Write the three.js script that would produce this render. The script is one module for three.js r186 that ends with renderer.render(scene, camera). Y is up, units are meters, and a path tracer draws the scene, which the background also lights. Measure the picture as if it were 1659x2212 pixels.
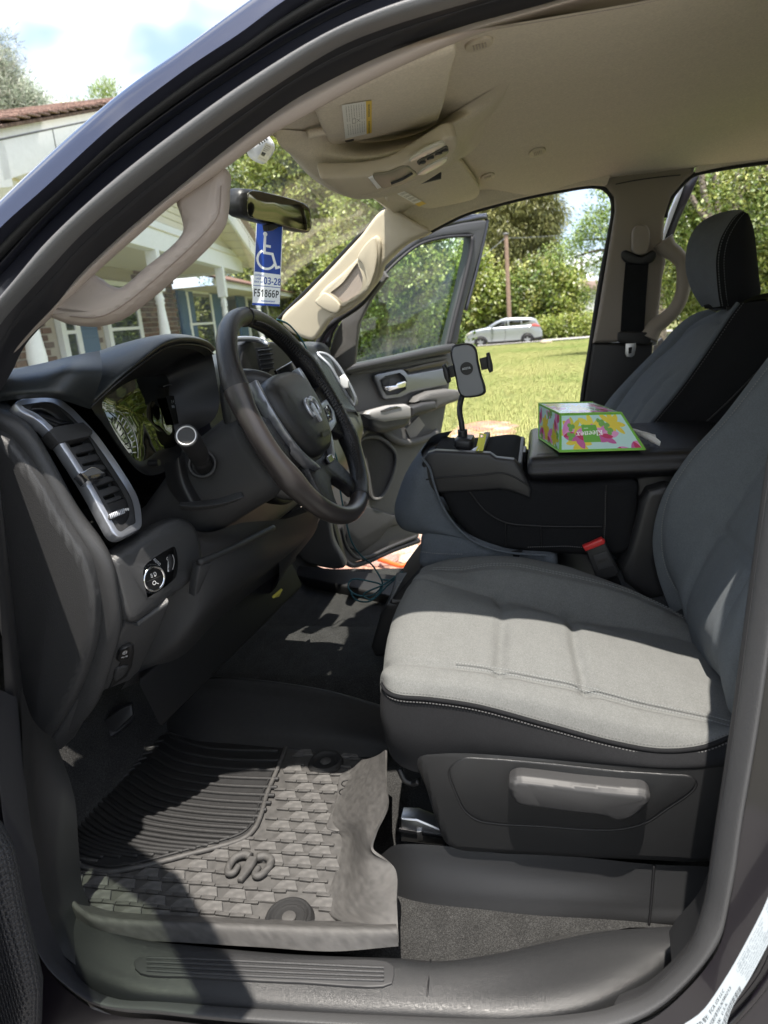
import * as THREE from 'three';
import { RoundedBoxGeometry } from 'three/addons/geometries/RoundedBoxGeometry.js';
import { mergeGeometries, mergeVertices, toCreasedNormals } from 'three/addons/utils/BufferGeometryUtils.js';
import { ImprovedNoise } from 'three/addons/math/ImprovedNoise.js';

// ---------- camera, sky, sun, exposure ----------
const scene = new THREE.Scene();
const camera = new THREE.PerspectiveCamera(71, 0.75, 0.02, 600);
const rad = THREE.MathUtils.degToRad;
camera.rotation.order = 'YXZ';
camera.rotation.set(rad(-15.5), rad(13), rad(-5));
camera.position.set(0, 1.45, 0);
camera.focus = 1.3; camera.userData.fStop = 6.5; // a phone lens: far things go a little soft
camera.updateMatrixWorld(true);
const renderer = new THREE.WebGLRenderer({ antialias: true });
renderer.toneMapping = THREE.LinearToneMapping;
renderer.toneMappingExposure = 2.65;
renderer.outputColorSpace = THREE.SRGBColorSpace;
renderer.shadowMap.enabled = true;
renderer.shadowMap.type = THREE.PCFSoftShadowMap;
const SUN = new THREE.Vector3(0.055, 1.03, 0.262).normalize();
const sun = new THREE.DirectionalLight(0xfff7ec, 3.9);
sun.position.copy(SUN).multiplyScalar(60).add(new THREE.Vector3(0, 0, -15));
sun.target.position.set(0, 0, -15);
sun.castShadow = true;
sun.shadow.camera.left = -45; sun.shadow.camera.right = 45; sun.shadow.camera.top = 50; sun.shadow.camera.bottom = -50;
sun.shadow.camera.near = 1; sun.shadow.camera.far = 160; sun.shadow.mapSize.set(4096, 4096); sun.shadow.bias = -0.0004;
scene.add(sun, sun.target);

let seed = 1234567;
const rnd = () => { seed = (seed * 1664525 + 1013904223) >>> 0; return seed / 4294967296; };
const rr = (a, b) => a + (b - a) * rnd();
const noise = new ImprovedNoise();
const fbm = (x, y, z, o = 4) => { let s = 0, a = 0.5, f = 1; for (let i = 0; i < o; i++) { s += a * noise.noise(x * f, y * f, z * f); a *= 0.5; f *= 2.03; } return s; };
const smooth = (a, b, x) => { const t = Math.min(1, Math.max(0, (x - a) / (b - a))); return t * t * (3 - 2 * t); };
const lerp = (a, b, t) => a + (b - a) * t;

{ // computed sky: blue air with broken white cumulus
  const W = 1024, H = 512, d = new Float32Array(W * H * 4);
  for (let j = 0; j < H; j++) for (let i = 0; i < W; i++) {
    const el = (j + 0.5) / H * Math.PI - Math.PI / 2, az = (i + 0.5) / W * 2 * Math.PI - Math.PI;
    const y = Math.sin(el), x = Math.cos(el) * Math.cos(az), z = Math.cos(el) * Math.sin(az);
    let r, g, b;
    if (y < -0.02) { r = 0.20; g = 0.21; b = 0.16; } else {
      const h = Math.pow(1 - Math.max(0, y), 3);
      r = lerp(0.125, 0.48, h); g = lerp(0.215, 0.58, h); b = lerp(0.42, 0.72, h);
      const k = 1.6 / (Math.max(y, 0) + 0.32), n = fbm(x * k + 4.13, z * k + 1.7, 0.6, 6) + 0.35 * fbm(x * k * 0.5 + 9.2, z * k * 0.5, 3.3, 3);
      const c = smooth(-0.13, 0.08, n), sh = smooth(0.0, 0.45, n);
      const w = lerp(0.86, 0.42, sh);
      r = lerp(r, w, c); g = lerp(g, w * 1.01, c); b = lerp(b, w * 1.03, c);
    }
    const o = (j * W + i) * 4; d[o] = r; d[o + 1] = g; d[o + 2] = b; d[o + 3] = 1;
  }
  const t = new THREE.DataTexture(d, W, H, THREE.RGBAFormat, THREE.FloatType);
  t.mapping = THREE.EquirectangularReflectionMapping; t.magFilter = t.minFilter = THREE.LinearFilter; t.wrapS = THREE.RepeatWrapping;
  t.colorSpace = THREE.LinearSRGBColorSpace; t.needsUpdate = true;
  scene.background = t; scene.environment = t;
}
// ---------- measuring helpers: sight lines of the photograph's camera meet real planes of the place ----------
const V = (x, y, z) => new THREE.Vector3(x, y, z);
const F = 1106 / Math.tan(rad(35.5)), CAM = camera.position;
const ray = (u, v) => V((u - 829.5) / F, (1106 - v) / F, -1).applyQuaternion(camera.quaternion);
const PP = (u, v, p, n) => { const d = ray(u, v); return CAM.clone().addScaledVector(d, n.dot(p.clone().sub(CAM)) / n.dot(d)); };
const P = (u, v, z) => PP(u, v, V(0, 0, z), V(0, 0, 1));
const PY = (u, v, y) => PP(u, v, V(0, y, 0), V(0, 1, 0));
const L = (a, z) => a.map(q => P(q[0], q[1], q[2] === undefined ? z : q[2]));
const planeOf = (a, b, c) => ({ p: a, n: b.clone().sub(a).cross(c.clone().sub(a)).normalize() });
const LP = (a, pl) => a.map(q => PP(q[0], q[1], pl.p, pl.n));
const off = (pts, d) => pts.map(p => p.clone().add(d));

function setUV(g, s = 1) { // box-projected uv in metres
  if (g.index) g = g.toNonIndexed();
  const p = g.attributes.position, n = g.attributes.normal, uv = new Float32Array(p.count * 2);
  for (let i = 0; i < p.count; i += 3) {
    const nx = Math.abs(n.getX(i) + n.getX(i + 1) + n.getX(i + 2)), ny = Math.abs(n.getY(i) + n.getY(i + 1) + n.getY(i + 2)), nz = Math.abs(n.getZ(i) + n.getZ(i + 1) + n.getZ(i + 2));
    for (let k = i; k < i + 3; k++) {
      const x = p.getX(k), y = p.getY(k), z = p.getZ(k);
      const [a, b] = nx >= ny && nx >= nz ? [z, y] : ny >= nz ? [x, z] : [x, y];
      uv[k * 2] = a * s; uv[k * 2 + 1] = b * s;
    }
  }
  g.setAttribute('uv', new THREE.BufferAttribute(uv, 2)); return g;
}
const clean = g => { const o = g.index ? g.toNonIndexed() : g; const r = new THREE.BufferGeometry(); for (const k of ['position', 'normal', 'uv']) r.setAttribute(k, o.attributes[k]); return r; };
const merge = a => mergeGeometries(a.map(clean));
function resample(pts, n, closed = false, type = 'centripetal') {
  const c = new THREE.CatmullRomCurve3(pts, closed, type, 0.5); c.arcLengthDivisions = Math.max(200, n * 3);
  const out = []; for (let i = 0; i < n; i++) out.push(c.getPointAt(closed ? i / n : i / (n - 1))); return out;
}
function gridGeo(rows, closed = false, flip = false) { // rows of equal length -> sheet with uv in metres
  const nv = rows.length, nu = rows[0].length, m = closed ? nu + 1 : nu, pos = [], uv = [], idx = [];
  const vAcc = new Float32Array(m);
  for (let j = 0; j < nv; j++) { let ua = 0; for (let i = 0; i < m; i++) {
    const p = rows[j][i % nu]; if (i) ua += p.distanceTo(rows[j][(i - 1) % nu]); if (j) vAcc[i] += p.distanceTo(rows[j - 1][i % nu]);
    pos.push(p.x, p.y, p.z); uv.push(ua, vAcc[Math.min(i, m - 1)]);
  } }
  for (let j = 0; j < nv - 1; j++) for (let i = 0; i < m - 1; i++) { const a = j * m + i, b = a + 1, c = a + m, d = c + 1; flip ? idx.push(a, c, b, b, c, d) : idx.push(a, b, c, b, d, c); }
  const g = new THREE.BufferGeometry(); g.setAttribute('position', new THREE.Float32BufferAttribute(pos, 3)); g.setAttribute('uv', new THREE.Float32BufferAttribute(uv, 2)); g.setIndex(idx); g.computeVertexNormals();
  if (closed) { const n = g.attributes.normal; for (let j = 0; j < nv; j++) { const a = j * m, b = a + nu, v = V(n.getX(a) + n.getX(b), n.getY(a) + n.getY(b), n.getZ(a) + n.getZ(b)).normalize(); n.setXYZ(a, v.x, v.y, v.z); n.setXYZ(b, v.x, v.y, v.z); } }
  return g;
}
function loftRows(curves, nu = 40, nv = 24, closed = false, straight = false) {
  const rs = curves.map(c => resample(c, nu, closed));
  const cols = []; for (let i = 0; i < nu; i++) {
    const c = rs.map(r => r[i]);
    if (straight) { const o = []; for (let k = 0; k < c.length - 1; k++) for (let t = 0; t < nv; t++) o.push(c[k].clone().lerp(c[k + 1], t / nv)); o.push(c[c.length - 1]); cols.push(o); }
    else { const sp = new THREE.CatmullRomCurve3(c, false, 'centripetal'); const o = []; for (let j = 0; j < nv; j++) o.push(sp.getPoint(j / (nv - 1))); cols.push(o); }
  }
  const rows = []; for (let j = 0; j < cols[0].length; j++) rows.push(cols.map(c => c[j]));
  return rows;
}
const loft = (curves, nu, nv, closed, straight) => gridGeo(loftRows(curves, nu, nv, closed, straight), closed);
function thick(rows, t, closed = false) { // sheet with real thickness (t along minus normal)
  const g = gridGeo(rows, closed), n = g.attributes.normal, nu = rows[0].length, m = closed ? nu + 1 : nu;
  const back = rows.map((r, j) => r.map((p, i) => p.clone().addScaledVector(V(n.getX(j * m + i), n.getY(j * m + i), n.getZ(j * m + i)), -t)));
  const parts = [g, gridGeo(back, closed, true)];
  const last = rows.length - 1;
  parts.push(gridGeo([rows[0], back[0]], closed, true), gridGeo([rows[last], back[last]], closed));
  if (!closed) parts.push(gridGeo([rows.map(r => r[0]), back.map(r => r[0])]), gridGeo([rows.map(r => r[nu - 1]), back.map(r => r[nu - 1])], false, true));
  return merge(parts);
}
function basisOf(pts, faceCam = true) {
  const n = V(0, 0, 0), c = V(0, 0, 0);
  pts.forEach((p, i) => { const q = pts[(i + 1) % pts.length]; n.x += (p.y - q.y) * (p.z + q.z); n.y += (p.z - q.z) * (p.x + q.x); n.z += (p.x - q.x) * (p.y + q.y); c.add(p); });
  n.normalize(); c.divideScalar(pts.length); if (faceCam && n.dot(CAM.clone().sub(c)) < 0) n.negate();
  const up = Math.abs(n.y) > 0.95 ? V(1, 0, 0) : V(0, 1, 0), x = up.clone().cross(n).normalize(), y = n.clone().cross(x);
  return { c, n, x, y, m: new THREE.Matrix4().makeBasis(x, y, n).setPosition(c) };
}
const to2 = (b, p) => { const d = p.clone().sub(b.c); return new THREE.Vector2(d.dot(b.x), d.dot(b.y)); };
// solid plate: outline on its front face, body of thickness t behind it
function slab(pts, t, { bevel = 0.003, holes = [], smoothN = 0, seg = 3, uv = true } = {}) {
  const sm = a => smoothN ? resample(a, smoothN, true) : a;
  const out = sm(pts), b = basisOf(out), s = new THREE.Shape(out.map(p => to2(b, p)));
  holes.forEach(h => s.holes.push(new THREE.Path(sm(h).map(p => to2(b, p)))));
  const g = new THREE.ExtrudeGeometry(s, { depth: Math.max(1e-4, t - 2 * bevel), bevelEnabled: bevel > 0, bevelThickness: bevel, bevelSize: bevel, bevelOffset: -bevel, bevelSegments: seg, curveSegments: 8 });
  g.translate(0, 0, -(t - bevel)); g.applyMatrix4(b.m);
  const g2 = toCreasedNormals(g, rad(35)); return uv ? setUV(g2) : g2;
}
function patch(pts) { // fills a closed loop, keeping its own depths
  const b = basisOf(pts), f = THREE.ShapeUtils.triangulateShape(pts.map(p => to2(b, p)), []);
  const g = new THREE.BufferGeometry(); g.setAttribute('position', new THREE.Float32BufferAttribute(pts.flatMap(p => [p.x, p.y, p.z]), 3));
  g.setAttribute('uv', new THREE.Float32BufferAttribute(pts.flatMap(p => { const q = to2(b, p); return [q.x, q.y]; }), 2));
  g.setIndex(f.flat()); g.computeVertexNormals(); return g;
}
function quadUV(a, b, c, d) { // plate for print: a top-left, b top-right, c bottom-right, d bottom-left, uv 0..1
  const g = new THREE.BufferGeometry(), N = 6, pos = [], uv = [], idx = [];
  for (let j = 0; j <= N; j++) for (let i = 0; i <= N; i++) { const p = a.clone().lerp(b, i / N).lerp(d.clone().lerp(c, i / N), j / N); pos.push(p.x, p.y, p.z); uv.push(i / N, 1 - j / N); }
  for (let j = 0; j < N; j++) for (let i = 0; i < N; i++) { const k = j * (N + 1) + i; idx.push(k, k + N + 1, k + 1, k + 1, k + N + 1, k + N + 2); }
  g.setAttribute('position', new THREE.Float32BufferAttribute(pos, 3)); g.setAttribute('uv', new THREE.Float32BufferAttribute(uv, 2)); g.setIndex(idx); g.computeVertexNormals(); return g;
}
function tube(pts, r, { n = 40, rad: rs = 10, closed = false, caps = true } = {}) { // r number or function of 0..1
  const c = new THREE.CatmullRomCurve3(pts, closed, 'centripetal'); const fr = c.computeFrenetFrames(n, closed), rows = [];
  for (let i = 0; i <= n; i++) { const p = c.getPointAt(i / n), q = typeof r === 'function' ? r(i / n) : r, row = [];
    for (let k = 0; k < rs; k++) { const a = k / rs * 2 * Math.PI; row.push(p.clone().addScaledVector(fr.normals[i], Math.cos(a) * q).addScaledVector(fr.binormals[i], Math.sin(a) * q)); } rows.push(row); }
  if (caps && !closed) { rows.unshift(rows[0].map(() => c.getPointAt(0))); rows.push(rows[n].map(() => c.getPointAt(1))); }
  return gridGeo(rows, true);
}
function rbox(w, h, d, r = 0.003, seg = 2) { return setUV(new RoundedBoxGeometry(w, h, d, seg, Math.min(r, w / 2.01, h / 2.01, d / 2.01))); }
const place = (g, pos, x, y, z) => g.applyMatrix4(new THREE.Matrix4().makeBasis(x.clone().normalize(), y.clone().normalize(), z.clone().normalize()).setPosition(pos));
function sweep(path, prof, up, { n = 40, closed = false, scale } = {}) { // prof: closed list [across, out]; up: reference vector
  const pts = resample(path, n, closed), rows = [];
  for (let i = 0; i < n; i++) { const t = (i === 0 && !closed ? pts[1].clone().sub(pts[0]) : i === n - 1 && !closed ? pts[i].clone().sub(pts[i - 1]) : pts[(i + 1) % n].clone().sub(pts[(i - 1 + n) % n])).normalize();
    const s = t.clone().cross(up).normalize(), w = s.clone().cross(t), k = scale ? scale(i / (n - 1)) : 1;
    rows.push(prof.map(([a, b]) => pts[i].clone().addScaledVector(s, a * k).addScaledVector(w, b * k))); }
  if (closed) rows.push(rows[0]);
  const g = [gridGeo(rows, true)];
  if (!closed) { g.push(patch(rows[0]), patch(rows[n - 1])); }
  return merge(g);
}
// ---------- naming, parenting ----------
const used = new Map();
const numbered = n => { const k = used.get(n) || 0; used.set(n, k + 1); return k ? n + '_' + String(k).padStart(3, '0') : n; };
const rootPos = new WeakMap();
function tag(o, label, category, group) { o.userData.label = label; o.userData.category = category; if (group) o.userData.group = group; return o; }
function thing(name, label, category, pos = V(0, 0, 0), group) {
  const o = new THREE.Group(); o.name = numbered(name); o.position.copy(pos); scene.add(o); rootPos.set(o, pos.clone()); return tag(o, label, category, group);
}
function part(name, geo, mat, parent, label) { // geometry given in world metres
  const o = rootPos.get(parent); const g = geo; if (o) g.translate(-o.x, -o.y, -o.z);
  const m = new THREE.Mesh(g, mat); m.name = name; m.castShadow = m.receiveShadow = true; if (o) rootPos.set(m, o); if (label) m.userData.label = label; parent.add(m); return m;
}
function struct(name, geo, mat) { const m = new THREE.Mesh(geo, mat); m.name = name; m.userData.kind = 'structure'; m.castShadow = m.receiveShadow = true; scene.add(m); return m; }
function solo(name, geo, mat, label, category, group) { const m = new THREE.Mesh(geo, mat); m.name = numbered(name); m.castShadow = m.receiveShadow = true; scene.add(m); return tag(m, label, category, group); }
// ---------- procedural textures (uv in metres, each tile has a real size) ----------
function dataTex(N, fn, color = false) {
  const d = new Uint8Array(N * N * 4);
  for (let j = 0; j < N; j++) for (let i = 0; i < N; i++) { const c = fn(i / N, j / N, i, j), o = (j * N + i) * 4; if (typeof c === 'number') d[o] = d[o + 1] = d[o + 2] = Math.max(0, Math.min(255, c * 255)); else { d[o] = c[0] * 255; d[o + 1] = c[1] * 255; d[o + 2] = c[2] * 255; } d[o + 3] = 255; }
  const t = new THREE.DataTexture(d, N, N); t.wrapS = t.wrapT = THREE.RepeatWrapping; t.magFilter = THREE.LinearFilter; t.minFilter = THREE.LinearMipmapLinearFilter; t.generateMipmaps = true; if (color) t.colorSpace = THREE.SRGBColorSpace; t.needsUpdate = true; return t;
}
const tiled = (t, metres) => { const c = t.clone(); c.repeat.set(1 / metres, 1 / metres); c.needsUpdate = true; return c; };
function worley(N, cells, sd) { // tiling cell pattern: distance to cell edge
  seed = sd; const pts = []; for (let j = 0; j < cells; j++) for (let i = 0; i < cells; i++) pts.push([(i + rnd()) / cells, (j + rnd()) / cells]);
  return dataTex(N, (u, v) => { let a = 9, b = 9; const ci = Math.floor(u * cells), cj = Math.floor(v * cells);
    for (let dj = -1; dj <= 1; dj++) for (let di = -1; di <= 1; di++) { const ii = (ci + di + cells) % cells, jj = (cj + dj + cells) % cells, q = pts[jj * cells + ii]; const x = q[0] + (ci + di < 0 ? -1 : ci + di >= cells ? 1 : 0) - u, y = q[1] + (cj + dj < 0 ? -1 : cj + dj >= cells ? 1 : 0) - v, e = Math.hypot(x, y) * cells; if (e < a) { b = a; a = e; } else if (e < b) b = e; }
    return Math.min(1, (b - a) * 1.6); });
}
const tn = (u, v, f, s) => { // tiling value noise
  const h = (i, j) => { let x = (((i % f) + f) % f) * 374761393 + (((j % f) + f) % f) * 668265263 + s * 982451653; x = (x ^ (x >>> 13)) * 1274126177; x = x ^ (x >>> 16); return ((x >>> 0) % 10007) / 10007; };
  const x = u * f, y = v * f, i = Math.floor(x), j = Math.floor(y), a = x - i, b = y - j, p = a * a * (3 - 2 * a), q = b * b * (3 - 2 * b);
  return lerp(lerp(h(i, j), h(i + 1, j), p), lerp(h(i, j + 1), h(i + 1, j + 1), p), q); };
const tfbm = (u, v, f, s, o = 4) => { let r = 0, a = 0.5; for (let k = 0; k < o; k++) { r += a * tn(u, v, f, s + k); a *= 0.5; f *= 2; } return r / (1 - Math.pow(0.5, o)); };
const T = {
  grain: worley(512, 34, 77),
  weave: dataTex(256, (u, v) => { const n = 32, x = u * n, y = v * n, o = (Math.floor(x) + Math.floor(y)) % 2; return 0.35 + 0.5 * (o ? Math.abs(Math.sin(x * Math.PI)) : Math.abs(Math.sin(y * Math.PI))) * (0.75 + 0.4 * tn(u, v, 64, 3)); }),
  fuzz: dataTex(512, (u, v) => 0.5 * tn(u, v, 128, 5) + 0.35 * tn(u, v, 256, 6) + 0.15 * tn(u, v, 32, 7)),
  cloud: dataTex(512, (u, v) => tfbm(u, v, 4, 11, 6)),
};
const wear = (t0, t1, f, s) => dataTex(512, (u, v) => { const k = tfbm(u, v, f, s, 5), m = smooth(0.3, 0.75, k) ; return [lerp(t0[0], t1[0], m), lerp(t0[1], t1[1], m), lerp(t0[2], t1[2], m)]; }, true);
const lin = (r, g, b) => new THREE.Color().setRGB(r, g, b);
const std = (c, o = {}) => new THREE.MeshStandardMaterial({ color: c, roughness: 0.6, side: THREE.DoubleSide, ...o });
const phy = (c, o = {}) => new THREE.MeshPhysicalMaterial({ color: c, roughness: 0.6, side: THREE.DoubleSide, ...o });
const grainB = tiled(T.grain, 0.075), grainF = tiled(T.grain, 0.035), weaveB = tiled(T.weave, 0.05), weaveF = tiled(T.weave, 0.03), fuzzB = tiled(T.fuzz, 0.12), roughV = tiled(T.cloud, 0.4);
const cMap = (c, amt, metres, f = 64, sd = 3) => { const s = c.clone().convertLinearToSRGB(); return tiled(dataTex(256, (u, v) => { const k = 1 + amt * (tfbm(u, v, f, sd, 2) - 0.5) + amt * 0.2 * (tfbm(u, v, 5, sd + 9, 3) - 0.5); return [Math.min(1, s.r * k), Math.min(1, s.g * k), Math.min(1, s.b * k)]; }, true), metres); };
const mapped = (c, amt, metres, f, sd, o = {}) => std(0xffffff, { map: cMap(c, amt, metres, f, sd), ...o });
const cloth = (c, amt, f, sd, bump, sc, spec = 0.25) => phy(0xffffff, { map: cMap(c, amt, 0.10, f, sd), roughness: 1, bumpMap: bump, bumpScale: sc, specularIntensity: spec });
const M = {
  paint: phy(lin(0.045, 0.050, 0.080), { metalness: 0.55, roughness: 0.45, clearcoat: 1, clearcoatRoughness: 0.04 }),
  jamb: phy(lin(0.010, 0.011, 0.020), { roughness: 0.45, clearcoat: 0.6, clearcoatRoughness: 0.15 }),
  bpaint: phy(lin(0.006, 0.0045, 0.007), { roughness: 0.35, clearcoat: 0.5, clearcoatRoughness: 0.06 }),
  rubber: std(lin(0.012, 0.012, 0.015), { roughness: 0.6 }),
  seal: std(lin(0.13, 0.13, 0.132), { roughness: 0.5, bumpMap: fuzzB, bumpScale: 0.0004 }),
  sealM: std(lin(0.055, 0.0555, 0.057), { roughness: 0.55, bumpMap: fuzzB, bumpScale: 0.0004 }),
  sealDark: std(lin(0.022, 0.022, 0.023), { roughness: 0.55, bumpMap: fuzzB, bumpScale: 0.0003 }),
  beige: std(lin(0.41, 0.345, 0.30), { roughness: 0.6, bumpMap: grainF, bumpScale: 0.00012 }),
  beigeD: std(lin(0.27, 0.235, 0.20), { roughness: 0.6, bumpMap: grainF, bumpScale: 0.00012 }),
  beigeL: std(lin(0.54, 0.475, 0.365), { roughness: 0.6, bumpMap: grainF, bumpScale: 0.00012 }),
  liner: mapped(lin(0.67, 0.60, 0.48), 0.10, 0.15, 64, 21, { roughness: 0.95, bumpMap: fuzzB, bumpScale: 0.0005 }),
  leather: std(lin(0.0155, 0.016, 0.017), { roughness: 0.36, bumpMap: grainF, bumpScale: 0.00011 }),
  dashL: std(lin(0.040, 0.0405, 0.042), { roughness: 0.42, bumpMap: grainB, bumpScale: 0.0002 }),
  dash: std(lin(0.020, 0.0235, 0.025), { roughness: 0.35, bumpMap: grainB, bumpScale: 0.00018 }),
  plastic: std(lin(0.0185, 0.019, 0.020), { roughness: 0.46, bumpMap: grainF, bumpScale: 0.00015 }),
  plasticS: std(lin(0.016, 0.016, 0.017), { roughness: 0.45 }),
  plasticM: std(lin(0.030, 0.0305, 0.032), { roughness: 0.48, bumpMap: grainF, bumpScale: 0.00015 }),
  black: std(lin(0.006, 0.006, 0.007), { roughness: 0.5 }),
  gloss: phy(lin(0.006, 0.006, 0.007), { roughness: 0.12, clearcoat: 1, clearcoatRoughness: 0.03 }),
  wheelL: std(lin(0.008, 0.008, 0.0095), { roughness: 0.27, bumpMap: grainF, bumpScale: 0.00015 }),
  wheelW: std(lin(0.030, 0.026, 0.025), { roughness: 0.32, bumpMap: fuzzB, bumpScale: 0.0001 }),
  silver: std(lin(0.42, 0.44, 0.48), { roughness: 0.35, metalness: 0.75 }),
  silverD: std(lin(0.22, 0.23, 0.25), { roughness: 0.35, metalness: 0.75 }),
  lever: std(lin(0.030, 0.030, 0.031), { roughness: 0.55 }),
  chrome: std(lin(0.75, 0.75, 0.76), { roughness: 0.12, metalness: 1 }),
  steel: std(lin(0.55, 0.55, 0.55), { roughness: 0.35, metalness: 1 }),
  fabric: mapped(lin(0.136, 0.140, 0.136), 0.24, 0.10, 100, 31, { roughness: 0.95, bumpMap: weaveB, bumpScale: 0.0008 }),
  fabricT: mapped(lin(0.114, 0.129, 0.141), 0.22, 0.10, 100, 33, { roughness: 0.92, bumpMap: weaveF, bumpScale: 0.0007 }),
  fabricB: cloth(lin(0.016, 0.0165, 0.018), 0.30, 128, 35, weaveF, 0.0006),
  fabricP: mapped(lin(0.092, 0.106, 0.122), 0.30, 0.10, 128, 36, { roughness: 0.92, bumpMap: weaveF, bumpScale: 0.0005 }),
  thread: std(lin(0.19, 0.20, 0.20), { roughness: 0.9 }),
  threadB: std(lin(0.02, 0.02, 0.021), { roughness: 0.8 }),
  carpet: mapped(lin(0.024, 0.024, 0.0235), 1.7, 0.12, 128, 41, { roughness: 1, bumpMap: fuzzB, bumpScale: 0.003 }),
  mat: mapped(lin(0.060, 0.058, 0.056), 0.32, 0.35, 40, 43, { roughness: 0.62, bumpMap: tiled(T.fuzz, 0.05), bumpScale: 0.0002 }),
  matD: mapped(lin(0.0135, 0.0135, 0.014), 0.25, 0.3, 40, 44, { roughness: 0.6, bumpMap: tiled(T.fuzz, 0.08), bumpScale: 0.0004 }),
  matT: mapped(lin(0.098, 0.095, 0.092), 0.30, 0.3, 40, 45, { roughness: 0.7, bumpMap: tiled(T.fuzz, 0.05), bumpScale: 0.0005 }),
  doorG: std(lin(0.112, 0.110, 0.106), { roughness: 0.55, bumpMap: grainF, bumpScale: 0.0003 }),
  doorL: std(lin(0.30, 0.295, 0.285), { roughness: 0.45 }),
  glass: phy(lin(0.97, 1, 0.98), { roughness: 0, transmission: 1, thickness: 0, ior: 1.5 }),
  tint: phy(lin(0.90, 0.97, 0.90), { roughness: 0, transmission: 1, thickness: 0, ior: 1.5 }),
  lamp: phy(lin(0.80, 0.78, 0.68), { roughness: 0.25, transmission: 0.3, thickness: 0 }),
  mirror: std(lin(0.19, 0.18, 0.14), { roughness: 0.07, metalness: 1 }),
  white: std(lin(0.8, 0.8, 0.8), { roughness: 0.6 }),
  teal: std(lin(0.012, 0.075, 0.095), { roughness: 0.7 }),
  red: std(lin(0.55, 0.03, 0.03), { roughness: 0.35 }),
};
function canvasTex(w, h, draw) { const c = document.createElement('canvas'); c.width = w; c.height = h; const x = c.getContext('2d'); draw(x, w, h); const t = new THREE.CanvasTexture(c); t.colorSpace = THREE.SRGBColorSpace; t.anisotropy = 8; return t; }
const print = (w, h, draw, o = {}) => std(0xffffff, { map: canvasTex(w, h, draw), roughness: 0.5, ...o });
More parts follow.
